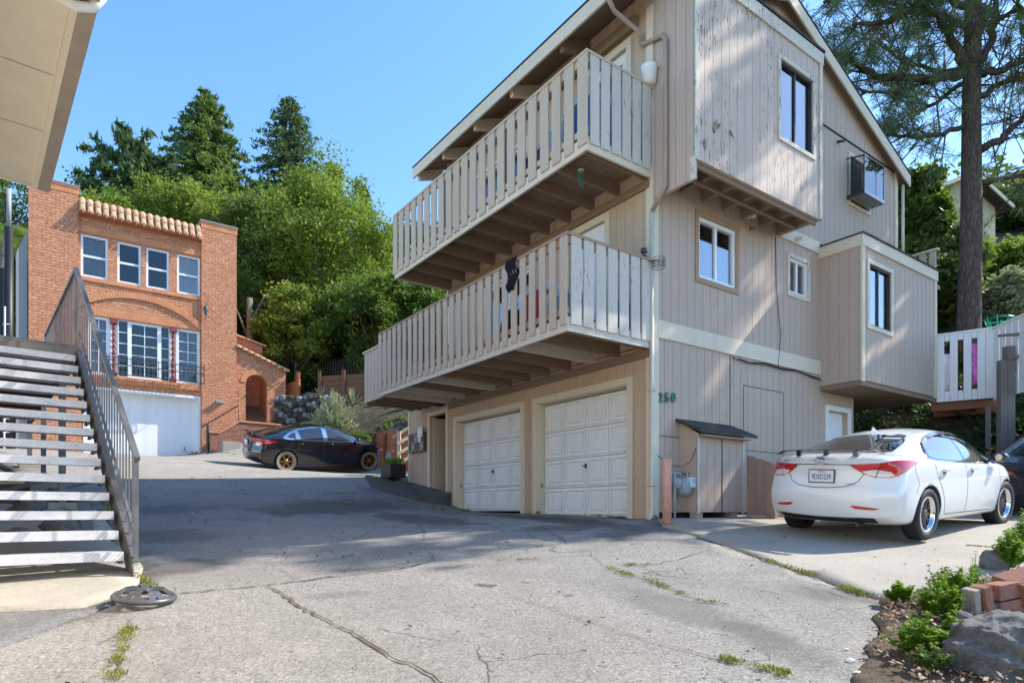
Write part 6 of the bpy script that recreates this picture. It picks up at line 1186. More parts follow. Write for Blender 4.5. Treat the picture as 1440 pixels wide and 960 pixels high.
def sedan(name, label, spec, paint, x, y, ang, style, fast=False, steer=0.0, tyre='rubber', spoiler=True, plate=True, detail=True, group=None):
    S = empty(name, (0, 0, 0), 0, label, 'car', group); me, bvh = car_body(spec, paint); b = bpy.data.objects.new('body', me); COL.objects.link(b); b.parent = S; P = Proj(bvh, S)
    sh = spec.get('gshift', 0)
    for s in (-1, 1):
        if not fast:
            rear_w = [(.10, 1.035), (.30, 1.17), (.52, 1.25), (.80, 1.305), (1.13, 1.33), (1.16, 1.328), (1.13, .965), (.7, .985), (.3, 1.005)]
            front_w = [(1.24, 1.328), (1.5, 1.31), (1.8, 1.235), (2.1, 1.12), (2.36, .975), (2.33, .935), (1.8, .95), (1.22, .962)]
            P.patch('window_frame', [(.02, 1.01), (.28, 1.20), (.52, 1.285), (.8, 1.335), (1.2, 1.358), (1.52, 1.340), (1.84, 1.270), (2.14, 1.14), (2.44, .97), (2.42, .905), (1.8, .925), (1.1, .945), (.3, .98)], 'side', 'gloss_black', s, .003)
            P.patch('side_window', rear_w, 'side', 'car_glass', s, .006); P.patch('side_window', front_w, 'side', 'car_glass', s, .006)
            m = MB(); P.line('', [(.10, 1.075), (.30, 1.19), (.52, 1.265), (.8, 1.315), (1.15, 1.338)], 'side', .035, '', s, .018, mb=m); P.line('', [(1.22, 1.338), (1.52, 1.32), (1.84, 1.25), (2.12, 1.13)], 'side', .035, '', s, .018, mb=m); m.build('rain_visor', 'gloss_black', S)
        else:
            P.patch('window_frame', [(-.10, 1.03), (.15, 1.17), (.42, 1.26), (.8, 1.325), (1.2, 1.35), (1.55, 1.33), (1.9, 1.22), (2.2, 1.06), (2.38, .93), (1.5, .915), (.6, .95), (.0, .985)], 'side', 'chrome', s, .003)
            P.patch('side_window', [(.02, 1.035), (.22, 1.15), (.32, 1.17), (.30, 1.0)], 'side', 'car_glass', s, .006); P.patch('side_window', [(.42, 1.225), (.8, 1.295), (1.16, 1.315), (1.16, .955), (.45, .985)], 'side', 'car_glass', s, .006); P.patch('side_window', [(1.30, 1.315), (1.55, 1.295), (1.86, 1.195), (2.14, 1.06), (2.30, .955), (1.9, .94), (1.30, .945)], 'side', 'car_glass', s, .006)
        P.line('door_gap', [(1.19, .95), (1.18, .6), (1.17, .30)], 'side', .008, 'rubber', s); P.line('door_gap', [(.18, .98), (.22, .80), (.36, .62), (.45, .45), (.50, .30), (2.30, .27), (2.42, .6), (2.40, .90)], 'side', .008, 'rubber', s); P.line('bumper_seam', [(-.35, .97), (-.38, .86), (-.30, .72), (-.37, .60)], 'side', .006, 'rubber', s)
        for xx in (.44, 1.38):
            h = P.hit((xx, s * 3, .845), (0, -s, 0), .0); P.patch('handle_recess', [(xx - .085, .85), (xx - .05, .875), (xx + .06, .87), (xx + .07, .84), (xx + .0, .80), (xx - .05, .81)], 'side', 'chrome' if not fast else paint, s, .003, .02)
            m = MB(); m.tube([h + Vector((-.10, s * .012, .015)), h + Vector((-.06, s * .038, .02)), h + Vector((.05, s * .038, .018)), h + Vector((.09, s * .012, .01))], .014, 8); m.build('door_handle', paint, S, True)
        m = MB(); h = P.hit((2.22, s * 3, .96), (0, -s, 0), 0); q = h + Vector((.03, s * .12, .05)); m.lathe([(0, -.055), (.05, -.05), (.078, -.02), (.082, .03), (.06, .08), (0, .10)], 20, axis='x', c=q); V = []
        m.tube([h, h + Vector((.03, s * .10, .035))], .025, 8); mo = m.build('mirror', 'gloss_black' if not fast else paint, S, True); 
        for v in mo.data.vertices: v.co = Vector((v.co.x, q.y + (v.co.y - q.y) * 1.25, q.z + (v.co.z - q.z) * .78)) if abs(v.co.y - q.y) < .12 and abs(v.co.x - q.x) < .12 else v.co
        m = MB(); m.lathe([(0, 0), (.045, .0)], 16, axis='x', c=(q.x - .058, q.y, q.z)); m.build('mirror_glass', 'chrome', mo)
        for xx, st in ((0, 0), (spec['wb'], steer)): wheel(S, xx, s * .775, s, spec['r'], .215, style, st, tyre)
        # lamps
        if not fast:
            L = P.patch('tail_light', [(-.40, .935), (-.30, .955), (-.12, .965), (.02, .985), (.14, 1.0), (.26, .995), (.40, .965), (.30, .93), (.18, .865), (.08, .81), (.0, .79), (-.16, .795), (-.26, .83)], 'diag', 'tail_red', s, .008, .03)
            P.patch('clear_lens', [(-.28, .865), (-.22, .82), (-.14, .803), (-.02, .80), (.045, .815), (.0, .86), (-.14, .885)], 'diag', 'tail_clear', s, .011, .025, L); m = MB(); P.line('', [(-.10, .97), (-.115, .9), (-.15, .79)], 'diag', .008, '', s, .013, mb=m); m.build('lamp_gap', 'rubber', L)
            P.patch('reflector', [(s * .36, .445), (s * .40, .455), (s * .66, .425), (s * .60, .405), (s * .42, .415)], 'rear', 'tail_red', s, .006, .03)
        else:
            L = P.patch('tail_light', [(-.42, .96), (-.20, .965), (.0, .985), (.20, .96), (.42, .90), (.24, .85), (.02, .80), (-.02, .74), (-.08, .74), (-.10, .86), (-.36, .90)], 'diag', 'tail_red', s, .008, .03); P.patch('clear_lens', [(-.16, .86), (-.06, .88), (.08, .86), (-.02, .78), (-.14, .76)], 'diag', 'tail_clear', s, .011, .025, L)
            P.patch('reflector', [(-.02, .40), (.03, .41), (.03, .50), (-.01, .49)], 'diag', 'tail_red', s, .006, .03); P.patch('marker_light', [(3.05, .66), (3.20, .65), (3.20, .61), (3.06, .62)], 'side', 'orange_wood', s, .005, .03)
        P.patch('headlight', [(2.95, .80), (3.15, .81), (3.32, .74), (3.40, .66), (3.22, .64), (3.05, .70)], 'side', 'tail_clear', s, .006, .03)
    hw = .60 if not fast else .58
    P.patch('rear_window', [(-.52, 0), (-.50, .30), (-.43, .50), (-.34, .575), (.0, .545), (.16, .50), (.21, .46), (.26, .25), (.275, 0), (.26, -.25), (.21, -.46), (.16, -.50), (0, -.545), (-.34, -.575), (-.43, -.50), (-.50, -.30)], 'top', 'car_glass', 1, .006, .04)
    P.patch('windscreen', [(1.72, .0), (1.74, .5), (2.2, .58), (2.50, .62), (2.62, .3), (2.64, 0), (2.62, -.3), (2.5, -.62), (2.2, -.58), (1.74, -.5)], 'top', 'car_glass', 1, .006, .04)
    m = MB(); P.line('', [(.47, .83), (.42, .74), (.30, .68), (.1, .66), (-.1, .66), (-.30, .68), (-.42, .74), (-.47, .83)], 'rear', .008, '', 1, mb=m); P.line('', [(-.44, .945), (.44, .945)], 'rear', .010, '', 1, mb=m); m.build('boot_seam', 'rubber', S)
    m = MB(); P.line('', [(-.80, .585), (-.6, .575), (.6, .575), (.80, .585)], 'rear', .005, '', 1, mb=m); m.build('bumper_crease', 'rim_dark', S) if False else None
    m = MB(); P.line('', [(-.6, .275), (.6, .275)], 'rear', .07, '', 1, .004, mb=m); m.build('bumper_valance', 'rubber', S)
    if plate:
        h = P.hit((-4, 0, .80), (1, 0, 0), .012); m = MB(); m.box(h.x - .008, h.x, -.165, .165, .715, .885); pl = m.build('licence_plate', 'iron', S); m = MB(); m.box(h.x - .011, h.x - .0085, -.152, .152, .728, .872); m.build('plate_face', 'plate_face', pl)
        mt = Matrix(((0, 0, -1, h.x - .0125), (-1, 0, 0, 0), (0, 1, 0, .79), (0, 0, 0, 1)))
        if not fast: text('9DSD239', .094, .001, 'plate_number', 'plate_blue', pl, mt, shx=.66, offset=.0005); text('California', .028, .001, 'plate_lettering', 'tail_red', pl, Matrix(((0, 0, -1, h.x - .0125), (-1, 0, 0, 0), (0, 1, 0, .857), (0, 0, 0, 1))))
    if detail:
        bt = Matrix(((0, 0, -1, 0), (-1, 0, 0, 0), (0, 1, 0, 0), (0, 0, 0, 1)))
        for (s_, yy, zz, sz) in (('ELANTRA', .50, .985, .045), ('LIMITED', -.34, .705, .034)):
            h = P.hit((-4, yy, zz), (1, 0, 0), .006); text(s_, sz, .002, 'badge_lettering', 'chrome' if yy < 0 else 'rim_dark', S, Matrix.Translation(h) @ bt, shx=1.1)
        h = P.hit((-4, 0, 1.0), (1, 0, 0), .008); m = MB(); m.tube([(h.x, .075 * math.cos(t), h.z - .01 + .04 * math.sin(t)) for t in [i * .3307 for i in range(20)]], .006, 6); m.tube([(h.x, .035, h.z - .04), (h.x, .02, h.z + .022)], .006, 6); m.tube([(h.x, -.015, h.z - .042), (h.x, -.035, h.z + .02)], .006, 6); m.tube([(h.x, .028, h.z - .006), (h.x, -.025, h.z - .014)], .006, 6); m.build('emblem', 'chrome', S, True)
        m = MB(); m.tube([(h.x - .006, .05, h.z + .045), (h.x - .006, .0, h.z + .03), (h.x - .006, -.05, h.z + .012)], .008, 6); m.build('emblem_sticker', 'black', S)
        h = P.hit((.42, 0, 4), (0, 0, -1), 0); m = MB(); V = [(h.x - .09, 0, h.z - .015), (h.x + .09, 0, h.z + .012), (h.x - .02, .028, h.z), (h.x - .02, -.028, h.z), (h.x - .03, 0, h.z + .075), (h.x - .07, 0, h.z + .06)]; m.add(V, [(0, 2, 4, 5), (0, 5, 4, 3), (2, 1, 4), (1, 3, 4)]); m.build('antenna_fin', paint, S, False)
        P.patch('window_sticker', [(-.48, 1.25), (-.44, 1.30), (-.34, 1.32), (-.26, 1.29), (-.24, 1.25), (-.32, 1.215), (-.43, 1.215)], 'rear', 'rim_dark', 1, .009, .03); P.patch('sticker_rim', [(-.45, 1.262), (-.27, 1.268), (-.27, 1.258), (-.45, 1.25)], 'rear', 'meter_white', 1, .011, .03)
        m = MB(); m.tube([(-.84, -.42, .215), (-.5, -.42, .22)], .025, 10); m.build('exhaust_pipe', 'rim_dark', S)
    if spoiler:
        m = MB(); hh = 1.120 if not fast else 1.10; n = 14; V = []
        for i in range(n + 1):
            yy = -.66 + 1.32 * i / n; e = abs(yy) / .66; dz = -.045 * max(0, (e - .82) / .18) ** 1.5; dx = .05 * e * e; x0 = -.90 + dx if not fast else -.86 + dx
            V += [(x0, yy, hh + dz + .007), (x0 - .005, yy, hh + dz), (x0 + .10, yy, hh + dz - .006), (x0 + .105, yy, hh + dz + .004)]
        m.add(V, [(i * 4 + k, i * 4 + (k + 1) % 4, (i + 1) * 4 + (k + 1) % 4, (i + 1) * 4 + k) for i in range(n) for k in range(4)] + [(0, 1, 2, 3), (n * 4 + 3, n * 4 + 2, n * 4 + 1, n * 4)]); sp = m.build('spoiler', 'black', S)
        for yy in (-.36, .0 if not fast else .1, .36): m = MB(); m.box(-.84, -.77, yy - .03, yy + .03, 1.05, hh - .002); m.build('spoiler_foot', 'gloss_black', sp)
    place_on_ground(S, x, y, ang, spec['wb']); S.scale = (spec.get('sc', 1),) * 3; return S, P
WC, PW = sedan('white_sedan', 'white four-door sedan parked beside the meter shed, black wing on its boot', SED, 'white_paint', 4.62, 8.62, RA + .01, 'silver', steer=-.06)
FAST = dict(SED); FAST['sc'] = 1.05; FAST['zt'] = [(-.96, .97), (-.92, 1.02), (-.85, 1.05), (-.6, 1.07), (-.45, 1.10), (-.2, 1.17), (.05, 1.24), (.35, 1.31), (.6, 1.355), (.9, 1.385), (1.2, 1.395), (1.5, 1.38), (1.75, 1.33), (2.0, 1.23), (2.25, 1.11), (2.5, 1.0), (2.65, .96), (2.9, .92), (3.2, .86), (3.4, .77), (3.54, .64)]
bd_, PB = sedan('black_sedan', 'glossy black sedan with gold wheels and dusty tyres parked before the brick stair', FAST, 'black_paint', -7.72, 21.0, .66, 'gold', fast=True, tyre='tyre_dusty', detail=False)
m = MB(); PB.line('', [(.5, .215), (2.2, .205)], 'side', .03, '', -1, .006, mb=m); m.build('side_strip', 'red_plastic', bd_)
SUV = dict(SED)
sedan('navy_sedan', 'dark navy sedan half hidden beyond the white sedan nose', FAST, 'navy_paint', 9.75, 11.3, RA - .12, 'dark', spoiler=False, detail=False, plate=True)
# loose wheel cover on the driveway
def wheel_cover():
    p = G(203, 849); S = empty('wheel_cover', p + Vector((0.0, 0, .05)), 0, 'loose grey plastic wheel cover lying on the asphalt at the stair foot', 'wheel cover'); S.rotation_euler = (R_(5), R_(5), .3); R0 = .235
    m = MB(); m.lathe([(R0 - .03, .0), (R0, -.005), (R0 + .004, .015), (R0 - .012, .035), (R0 - .032, .032), (R0 - .034, .01)], 48, closed=True); m.lathe([(0, .085), (.035, .083), (.05, .072), (.052, .05), (.03, .04), (0, .04)], 24); m.build('rim_ring', 'cover_grey', S, True)
    m = MB(); n = 7
    for k in range(n):
        a = 2 * math.pi * k / n
        for e in (-.16, .16):
            d0 = Vector((math.cos(a + e * .9), math.sin(a + e * .9), 0)); d1 = Vector((math.cos(a + e * .9), math.sin(a + e * .9), 0)); q0 = d0 * .045 + Vector((0, 0, .075)); q1 = d1 * .14 + Vector((0, 0, .080)); q2 = Vector((math.cos(a + e * 1.15), math.sin(a + e * 1.15), 0)) * (R0 - .02) + Vector((0, 0, .030)); t = Vector((-math.sin(a), math.cos(a), 0)) * .021
            m.add([q0 - t * .6, q0 + t * .6, q1 + t, q2 + t * 1.3, q2 - t * 1.3, q1 - t], [(0, 1, 2, 5), (5, 2, 3, 4)]); dz = Vector((0, 0, -.006)); m.add([v + dz for v in (q0 - t * .6, q0 + t * .6, q1 + t, q2 + t * 1.3, q2 - t * 1.3, q1 - t)], [(5, 2, 1, 0), (4, 3, 2, 5)])
    m.build('spokes', 'cover_grey', S)
    m = MB(); m.tube([(math.cos(t) * (R0 - .045), math.sin(t) * (R0 - .045), -.012) for t in [i * .2618 for i in range(25)]], .004, 5); m.build('retaining_ring', 'rust', S)
wheel_cover()
# ================================================================== hillside, trees, fences
def at(px, py, d): return ray(px, py, d)
def tree_at(fn, name, label, px, ytop, d, w, mat, seed, sink=.4, **kw):
    x = (px - HX) / FPX * d; b = H(x, d); zt = (HY - ytop) / FPX * d; return fn(name, label, (x, d, b - sink), zt - b + sink, w, mat, seed, **kw)
GT = 'trees on the hill behind the brick house'
tree_at(conifer, 'redwood_tree', 'taller dense dark-green conifer rising behind the brick house, widest of the pointed trees', 291, 130, 42, 11.5, 'leaf_redwood', 1, group=GT, whorls=46, leaf=.15, per=40, power=.62, start=.04)
tree_at(conifer, 'redwood_tree', 'slimmer ragged conifer with sky showing through, right of the dense one', 408, 136, 45, 12.0, 'leaf_cypress', 2, group=GT, whorls=36, leaf=.13, per=34, power=.68, gap=.12, start=.05)
tree_at(conifer, 'redwood_tree', 'small pointed conifer tip poking from the bright crowns above the porch', 466, 228, 41, 3.8, 'leaf_olive', 3, group=GT, whorls=26, leaf=.17, gap=.1)
tree_at(conifer, 'cypress_tree', 'thin dark spire against the sky right of the big crowns', 512, 262, 52, 1.8, 'leaf_dark', 4, group=GT, whorls=26, leaf=.14, power=.4)
# windswept cypress: layered upswept sprays
def cypress():
    d = 38; x = (186 - HX) / FPX * d; b = H(x, d) - .4; h = (HY - 188) / FPX * d - b; root = empty('cypress_tree', (x, d, b), 0, 'flat-topped dark cypress with upswept sprays behind the tiled parapet', 'tree', GT); rng = np.random.default_rng(6); tb = MB(); tb.tube([(0, 0, -1), (.2, 0, h * .5), (.1, 0, h * .8)], [.5, .35, .15], 8); C = []; Rr = []
    for i in range(110):
        a = rng.random() * 6.28; L = rng.uniform(.8, 3.1); z = h * (.55 + .42 * rng.random()); zt = z + L * .16 - .22 * max(0, L - 1.8); tip = Vector((math.cos(a) * L, math.sin(a) * L, min(zt, h * .98))); s = Vector((.1, 0, z - L * .5)); tb.tube([s, s.lerp(tip, .5) + Vector((0, 0, .1)), tip], [.08, .05, .02], 5)
        for k in range(7): q = s.lerp(tip, .35 + .65 * k / 6); C.append(np.array(q) + rng.normal(size=3) * .16); Rr.append(.50 - .03 * k)
    C = np.array(C); P_, U, V = leaves(rng, C, np.array(Rr), 34, .21, .55, .3, .2, .1); U[:, 2] = np.abs(U[:, 2]) + .06; tb.build('trunk', 'bark', root, True); quads_mesh('crown', P_, U, V, 'leaf_cypress', root)
cypress()
BL = [  # label, px, ytop, d, w, mat, seed, kw
 ('bright yellow-green crown just above the left end of the tiled parapet', 168, 250, 34, 6.0, 'leaf_bright', 11, {}),
 ('bright yellow-green crown above the middle of the tiled parapet', 222, 246, 35, 6.5, 'leaf_bright', 12, {}),
 ('bright green crown below the taller conifer', 285, 236, 35, 6.8, 'leaf_bright', 13, {}),
 ('mid-green crown above the right pier of the brick house', 338, 268, 34, 5.2, 'leaf_olive', 14, {}),
 ('tall mid-green crown right of the brick house pier', 385, 262, 38, 6.0, 'leaf_dark', 15, {}),
 ('largest feathery green tree standing right of the brick house', 452, 226, 34, 9.0, 'leaf_bright', 16, dict(clumps=130, per=330, flat=.35)),
 ('bright low crown hanging over the stair porch roof', 415, 405, 29.5, 4.4, 'leaf_bright', 17, dict(trunk_h=.35)),
 ('bright fan-shaped crown beside the upper balcony end', 528, 380, 30, 5.6, 'leaf_mid', 18, dict(trunk_h=.35, clumps=80)),
 ('mid-green tree low between the two balconies', 590, 398, 31, 5.4, 'leaf_mid', 19, {}),
 ('dark rounded tree on the skyline left of the upper balcony', 545, 326, 58, 9, 'leaf_dark', 20, dict(leaf=.14)),
 ('dark spreading tree on the skyline behind the upper balcony', 600, 322, 60, 12, 'leaf_dark', 21, dict(leaf=.14)),
 ('dark shaded crown filling the gap behind the largest feathery tree', 430, 330, 42, 9, 'leaf_dark', 22, dict(leaf=.12)),
 ('shaded dark crown behind the right edge of the brick house', 352, 300, 40, 8, 'leaf_dark', 23, dict(leaf=.12)),
 ('dim green crown low behind the stair porch', 345, 380, 33, 5.5, 'leaf_mid', 24, dict(trunk_h=.4)),
 ('dark crown beyond the cypress at the left', 130, 262, 44, 8, 'leaf_dark', 25, dict(leaf=.12)),
 ('deep green crown under the eave corner at the left edge', 20, 262, 38, 8, 'leaf_mid', 26, {}),
 ('second deep green crown at the far left beyond the palm', -45, 255, 40, 10, 'leaf_dark', 27, {}),
 ('dark understory tree right of the porch roof', 470, 430, 33, 6, 'leaf_dark', 28, dict(trunk_h=.3)),
 ('mid-green crown between the slim conifer and the feathery tree', 420, 268, 37, 5.5, 'leaf_mid', 29, {}),
 ('mid-green crown behind the balcony boards at the far end', 640, 385, 36, 7, 'leaf_mid', 30, {}),
]
for lb, px, yt, d, w, mt, sd_, kw in BL: tree_at(broadleaf, 'leafy_tree', lb, px, yt, d, w, mt, sd_, group=GT, **kw)
# pale bare trunk
def trunk_only():
    x, d = (352 - HX) / FPX * 29, 29; b = H(x, d); S = empty('bare_trunk', (x, d, b), 0, 'pale bare trunk standing in shade just right of the brick pier', 'tree'); m = MB(); m.tube([(0, 0, -.4), (.02, 0, 2), (-.03, 0, 5.2)], [.19, .16, .13], 10); m.build('trunk', 'pale_bark', S, True); m = MB(); m.tube([(0, 0, 4), (.6, .2, 5.4)], [.09, .04], 6); m.tube([(0, 0, 3.2), (-.7, .1, 4.8)], [.08, .03], 6); m.build('limb', 'pale_bark', S, True)
trunk_only()
# far wood covering the hill: one mass
def far_wood():
    rng = np.random.default_rng(77); n = 2600; X = rng.uniform(-75, 85, n); Y = rng.uniform(30, 118, n); t = X / Y
    keep = (np.hypot(X - 24, Y - 34) > 9) & (np.abs(t) < 1.05) & ((Y > 40) | (X < -14) | ((X > 13) & (Y > 34))); X, Y = X[keep], Y[keep]; Z = Hn(X, Y); h = rng.uniform(1.5, 5.0, len(X)) * np.where(Y > 70, 1.25, 1); C = np.stack([X, Y, Z + h * .45], 1); R = h * .55
    P_, U, V = leaves(rng, C, R, 150, .26, .85, .6, .5, .5); o = quads_mesh('hillside_wood', P_, U, V, 'leaf_dark'); tag(o, 'distant dark wood covering the hill behind everything', 'wood', None, 'stuff')
far_wood()
def undergrowth():
    rng = np.random.default_rng(78)
    def mass(name, label, poly, n, r, per, leaf, mat, lift=.1, asp=.5):
        xs = [p[0] for p in poly]; ys = [p[1] for p in poly]; X = rng.uniform(min(xs), max(xs), n * 3); Y = rng.uniform(min(ys), max(ys), n * 3); q = inside(poly, X, Y); X, Y = X[q][:n], Y[q][:n]; Z = Hn(X, Y); C = np.stack([X, Y, Z + lift], 1); R = r * rng.uniform(.5, 1.3, len(X)); P_, U, V = leaves(rng, C, R, per, leaf, .7, asp, .4, .6); o = quads_mesh(name, P_, U, V, mat); tag(o, label, 'undergrowth', None, 'stuff')
    mass('undergrowth', 'dark undergrowth on the slope below the hill trees', [(-12, 30), (-3, 30), (4, 27), (6, 34), (-12, 40)], 330, .55, 70, .10, 'leaf_dark', .25)
    mass('ivy', 'dark ivy and grass covering the bank behind the white sedan', [(6.2, 13.2), (9.2, 12.9), (12, 12.2), (17, 12.6), (19, 19), (9, 19), (7, 17)], 700, .34, 90, .055, 'ivy', .08)
    mass('ivy', 'sunlit green weeds on the bank by the wooden posts at the right edge', [(11.2, 13.2), (13.5, 12.4), (18, 13), (17, 16), (12, 15)], 150, .30, 90, .05, 'leaf_mid', .12)
    mass('undergrowth', 'sunny scrub on the terrace uphill of the white deck', [(13.5, 19.5), (20, 18.5), (26, 24), (22, 30), (15, 25)], 200, .8, 90, .10, 'leaf_olive', .4)
    mass('undergrowth', 'scrubby brown-green weeds on the cut bank above the orange retaining wall', [(-5.5, 25.2), (0.5, 22.4), (2, 27), (-4, 29)], 90, .25, 60, .06, 'leaf_olive', .1)
undergrowth()
# palm at the left edge
def palm():
    d = 27; x = (4 - HX) / FPX * d; b = H(x, d) - .3; top = (HY - 330) / FPX * d - b; S = empty('palm_tree', (x, d, b), 0, 'palm with arching fronds at the left edge behind the grey house', 'tree'); m = MB(); m.tube([(0, 0, -.3), (0, 0, top)], [.3, .24], 10); m.build('trunk', 'pale_bark', S, True); C = []; U = []; V = []; rg = random.Random(3)
    for i in range(20):
        a = i * 2.4; L = rg.uniform(1.7, 2.5); el = rg.uniform(.0, 1.0); pts = []
        for k in range(14): t = k / 13; pts.append(Vector((math.cos(a) * L * t * math.cos(el * (1 - t * .5)), math.sin(a) * L * t * math.cos(el * (1 - t * .5)), top + L * (math.sin(el) * t - .75 * t * t * (1.1 - el * .5)))))
        for k in range(1, 14):
            dd = (pts[k] - pts[k - 1]).normalized(); sd = dd.cross(Vector((0, 0, 1))).normalized()
            for s in (-1, 1):
                for e in (.0, .5): p = pts[k - 1].lerp(pts[k], e); v = (sd * s + dd * .7 + Vector((0, 0, -.35))).normalized(); l = .34 * (1 - abs(k / 13 - .45)); C.append(p + v * l); U.append(v * l); V.append(dd * .022)
    quads_mesh('fronds', np.array(C), np.array(U), np.array(V), 'leaf_bright', S)
palm()
# silver shrub and bank furniture
p = at(470, 597, 24.5); p.z = 3.15
def silver():
    S = empty('silver_shrub', (p.x, p.y, p.z - .1), 0, 'silvery grey-green bushy shrub on the bank above the black sedan', 'shrub'); rng = np.random.default_rng(5); C = []; U = []; V = []; m = MB()
    for i in range(230):
        a = rng.random() * 6.28; el = rng.uniform(.15, 1.5); L = rng.uniform(.7, 1.15); d = np.array([math.cos(a) * math.cos(el), math.sin(a) * math.cos(el), math.sin(el)]) * L * np.array([.92, .92, 1.35]); m.tube([(0, 0, .0), tuple(d * .55), tuple(d)], [.012, .008, .003], 3)
        for k in range(34): f = .35 + .7 * k / 34; v = rng.normal(size=3) * .5 + d / L; v /= np.linalg.norm(v); s = .05; C.append(d * f + rng.normal(size=3) * .025); U.append(v * s); w = np.cross(v, rng.normal(size=3)); V.append(w / np.linalg.norm(w) * .013)
    m.build('stem', 'leaf_olive', S); quads_mesh('foliage', np.array(C), np.array(U), np.array(V), 'leaf_silver', S)
silver()
def bank():
    def wfence(name, label, cat, pts, h, mat, n, postm, pitch=.14, gap=.0, post_h=.1):
        A, Bq = pts; A = gz(A); Bq = gz(Bq); S = empty(name, A, math.atan2(Bq.y - A.y, Bq.x - A.x), label, cat); L = math.hypot(Bq.x - A.x, Bq.y - A.y); dz = Bq.z - A.z; k = int(h / pitch); m = MB()
        for i in range(k): z = i * pitch + .005; m.hexa([(0, 0, z), (L, 0, z + dz), (L, .045, z + dz), (0, .045, z), (0, 0, z + pitch - .012 - gap), (L, 0, z + dz + pitch - .012 - gap), (L, .045, z + dz + pitch - .012 - gap), (0, .045, z + pitch - .012 - gap)])
        m.build('plank_panel', mat, S)
        for i in range(n + 1): x = L * i / n; q = MB(); q.box(x - .06, x + .06, -.125, -.005, dz * i / n - .3, dz * i / n + h + post_h); q.build('post', postm, S)
        return S
    wfence('retaining_wall', 'low orange-brown plank retaining wall beside the black sedan bonnet', 'retaining wall', [at(528, 655, 22.6), at(582, 664, 18.9)], 1.22, 'orange_wood', 3, 'brown_wood', .30, 0, .02)
    wfence('timber_wall', 'brown timber retaining wall above the stone wall', 'retaining wall', [(-8.2, 27.3), (-6.2, 27.5)], 1.2, 'brown_wood', 2, 'brown_wood', .22)
    wfence('planter_wall', 'short terracotta-coloured plank wall between the porch and the timber wall', 'retaining wall', [(-10.1, 27.5), (-9.0, 27.1)], 1.4, 'orange_wood', 1, 'orange_wood', .3)
    wfence('board_fence', 'grey board fence partly hidden behind the lower balcony end', 'fence', [(-4.7, 28.3), (-1.4, 26.2)], 1.25, 'weathered_wood', 3, 'weathered_wood', .42)
    # picket and wire fence higher up
    A, Bq = Vector((-12.2, 31.5)), Vector((-4.6, 30.8)); S = empty('picket_fence', gz(A), 0, 'thin dark picket fence crossing the slope under the trees', 'fence'); z0 = H(A.x, A.y); m = MB(); rg = random.Random(2)
    for i in range(60): q = A.lerp(Bq, i / 59); z = H(q.x, q.y) - z0; m.box(q.x - A.x - .03, q.x - A.x + .03, q.y - A.y - .01, q.y - A.y + .01, z, z + 1.35 + rg.uniform(-.08, .08))
    m.build('pickets', 'weathered_wood', S); m = MB()
    for zz in (.4, 1.15): m.tube([(A.lerp(Bq, i / 12).x - A.x, A.lerp(Bq, i / 12).y - A.y, H(*A.lerp(Bq, i / 12)) - z0 + zz) for i in range(13)], .02, 5)
    m.build('rail', 'weathered_wood', S)
    # rubble stone wall: each stone its own bump inside one wall
    A, Bq = Vector((-9.7, 26.0)), Vector((-7.4, 26.0)); S = empty('stone_wall', (A.x, A.y, 3.4), 0, 'rough pale rubble stone wall left of the silvery shrub', 'wall'); rg = random.Random(5); bm = bmesh.new()
    for r in range(6):
        for c in range(12):
            q = A.lerp(Bq, (c + rg.uniform(.2, .8)) / 12); z = .0 + r * .24 + rg.uniform(-.04, .04); mt = Matrix.Translation((q.x - A.x, q.y - A.y + r * .05 + rg.uniform(-.04, .06), z)) @ Matrix.Rotation(rg.random() * 6, 4, (rg.random(), rg.random(), rg.random())) @ Matrix.Diagonal((rg.uniform(.10, .18), rg.uniform(.10, .16), rg.uniform(.08, .14), 1)); bmesh.ops.create_icosphere(bm, subdivisions=2, radius=1, matrix=mt)
    for v in bm.verts: v.co += Vector((rg.uniform(-.02, .02), rg.uniform(-.02, .02), rg.uniform(-.02, .02)))
    me = bpy.data.meshes.new('stones'); bm.to_mesh(me); bm.free(); me.materials.append(M('hill_soil')); me.materials.append(M('rock')); me.polygons.foreach_set('material_index', [(7 * (i // 80) * (i // 80) + 3 * (i // 80)) % 5 == 0 for i in range(len(me.polygons))]); o = bpy.data.objects.new('stones', me); COL.objects.link(o); o.parent = S
    m = MB(); m.box(-.05, Bq.x - A.x + .05, .22, .6, -1, 1.25); m.build('core', 'dirt', S)
    # agaves
    for i, (px, py, d, lb) in enumerate(((455, 522, 27.4, 'pale spiky agave above the timber wall, left of the pair'), (497, 528, 27, 'pale spiky agave above the timber wall, right of the pair'))):
        b = at(px, py, d); b.z = H(b.x, b.y); S = empty('agave', b, 0, lb, 'plant', 'agaves on the bank'); m = MB(); rg = random.Random(i)
        for k in range(16): a = k * 2.4; el = .5 + .9 * rg.random(); L = .75; d1 = Vector((math.cos(a) * math.cos(el), math.sin(a) * math.cos(el), math.sin(el))); s = Vector((-math.sin(a), math.cos(a), 0)) * .05; m.add([s * .6, -s * .6, d1 * L * .5 - s, d1 * L, d1 * L * .5 + s], [(0, 1, 2, 3, 4)])
        m.build('leaves', 'leaf_silver', S)
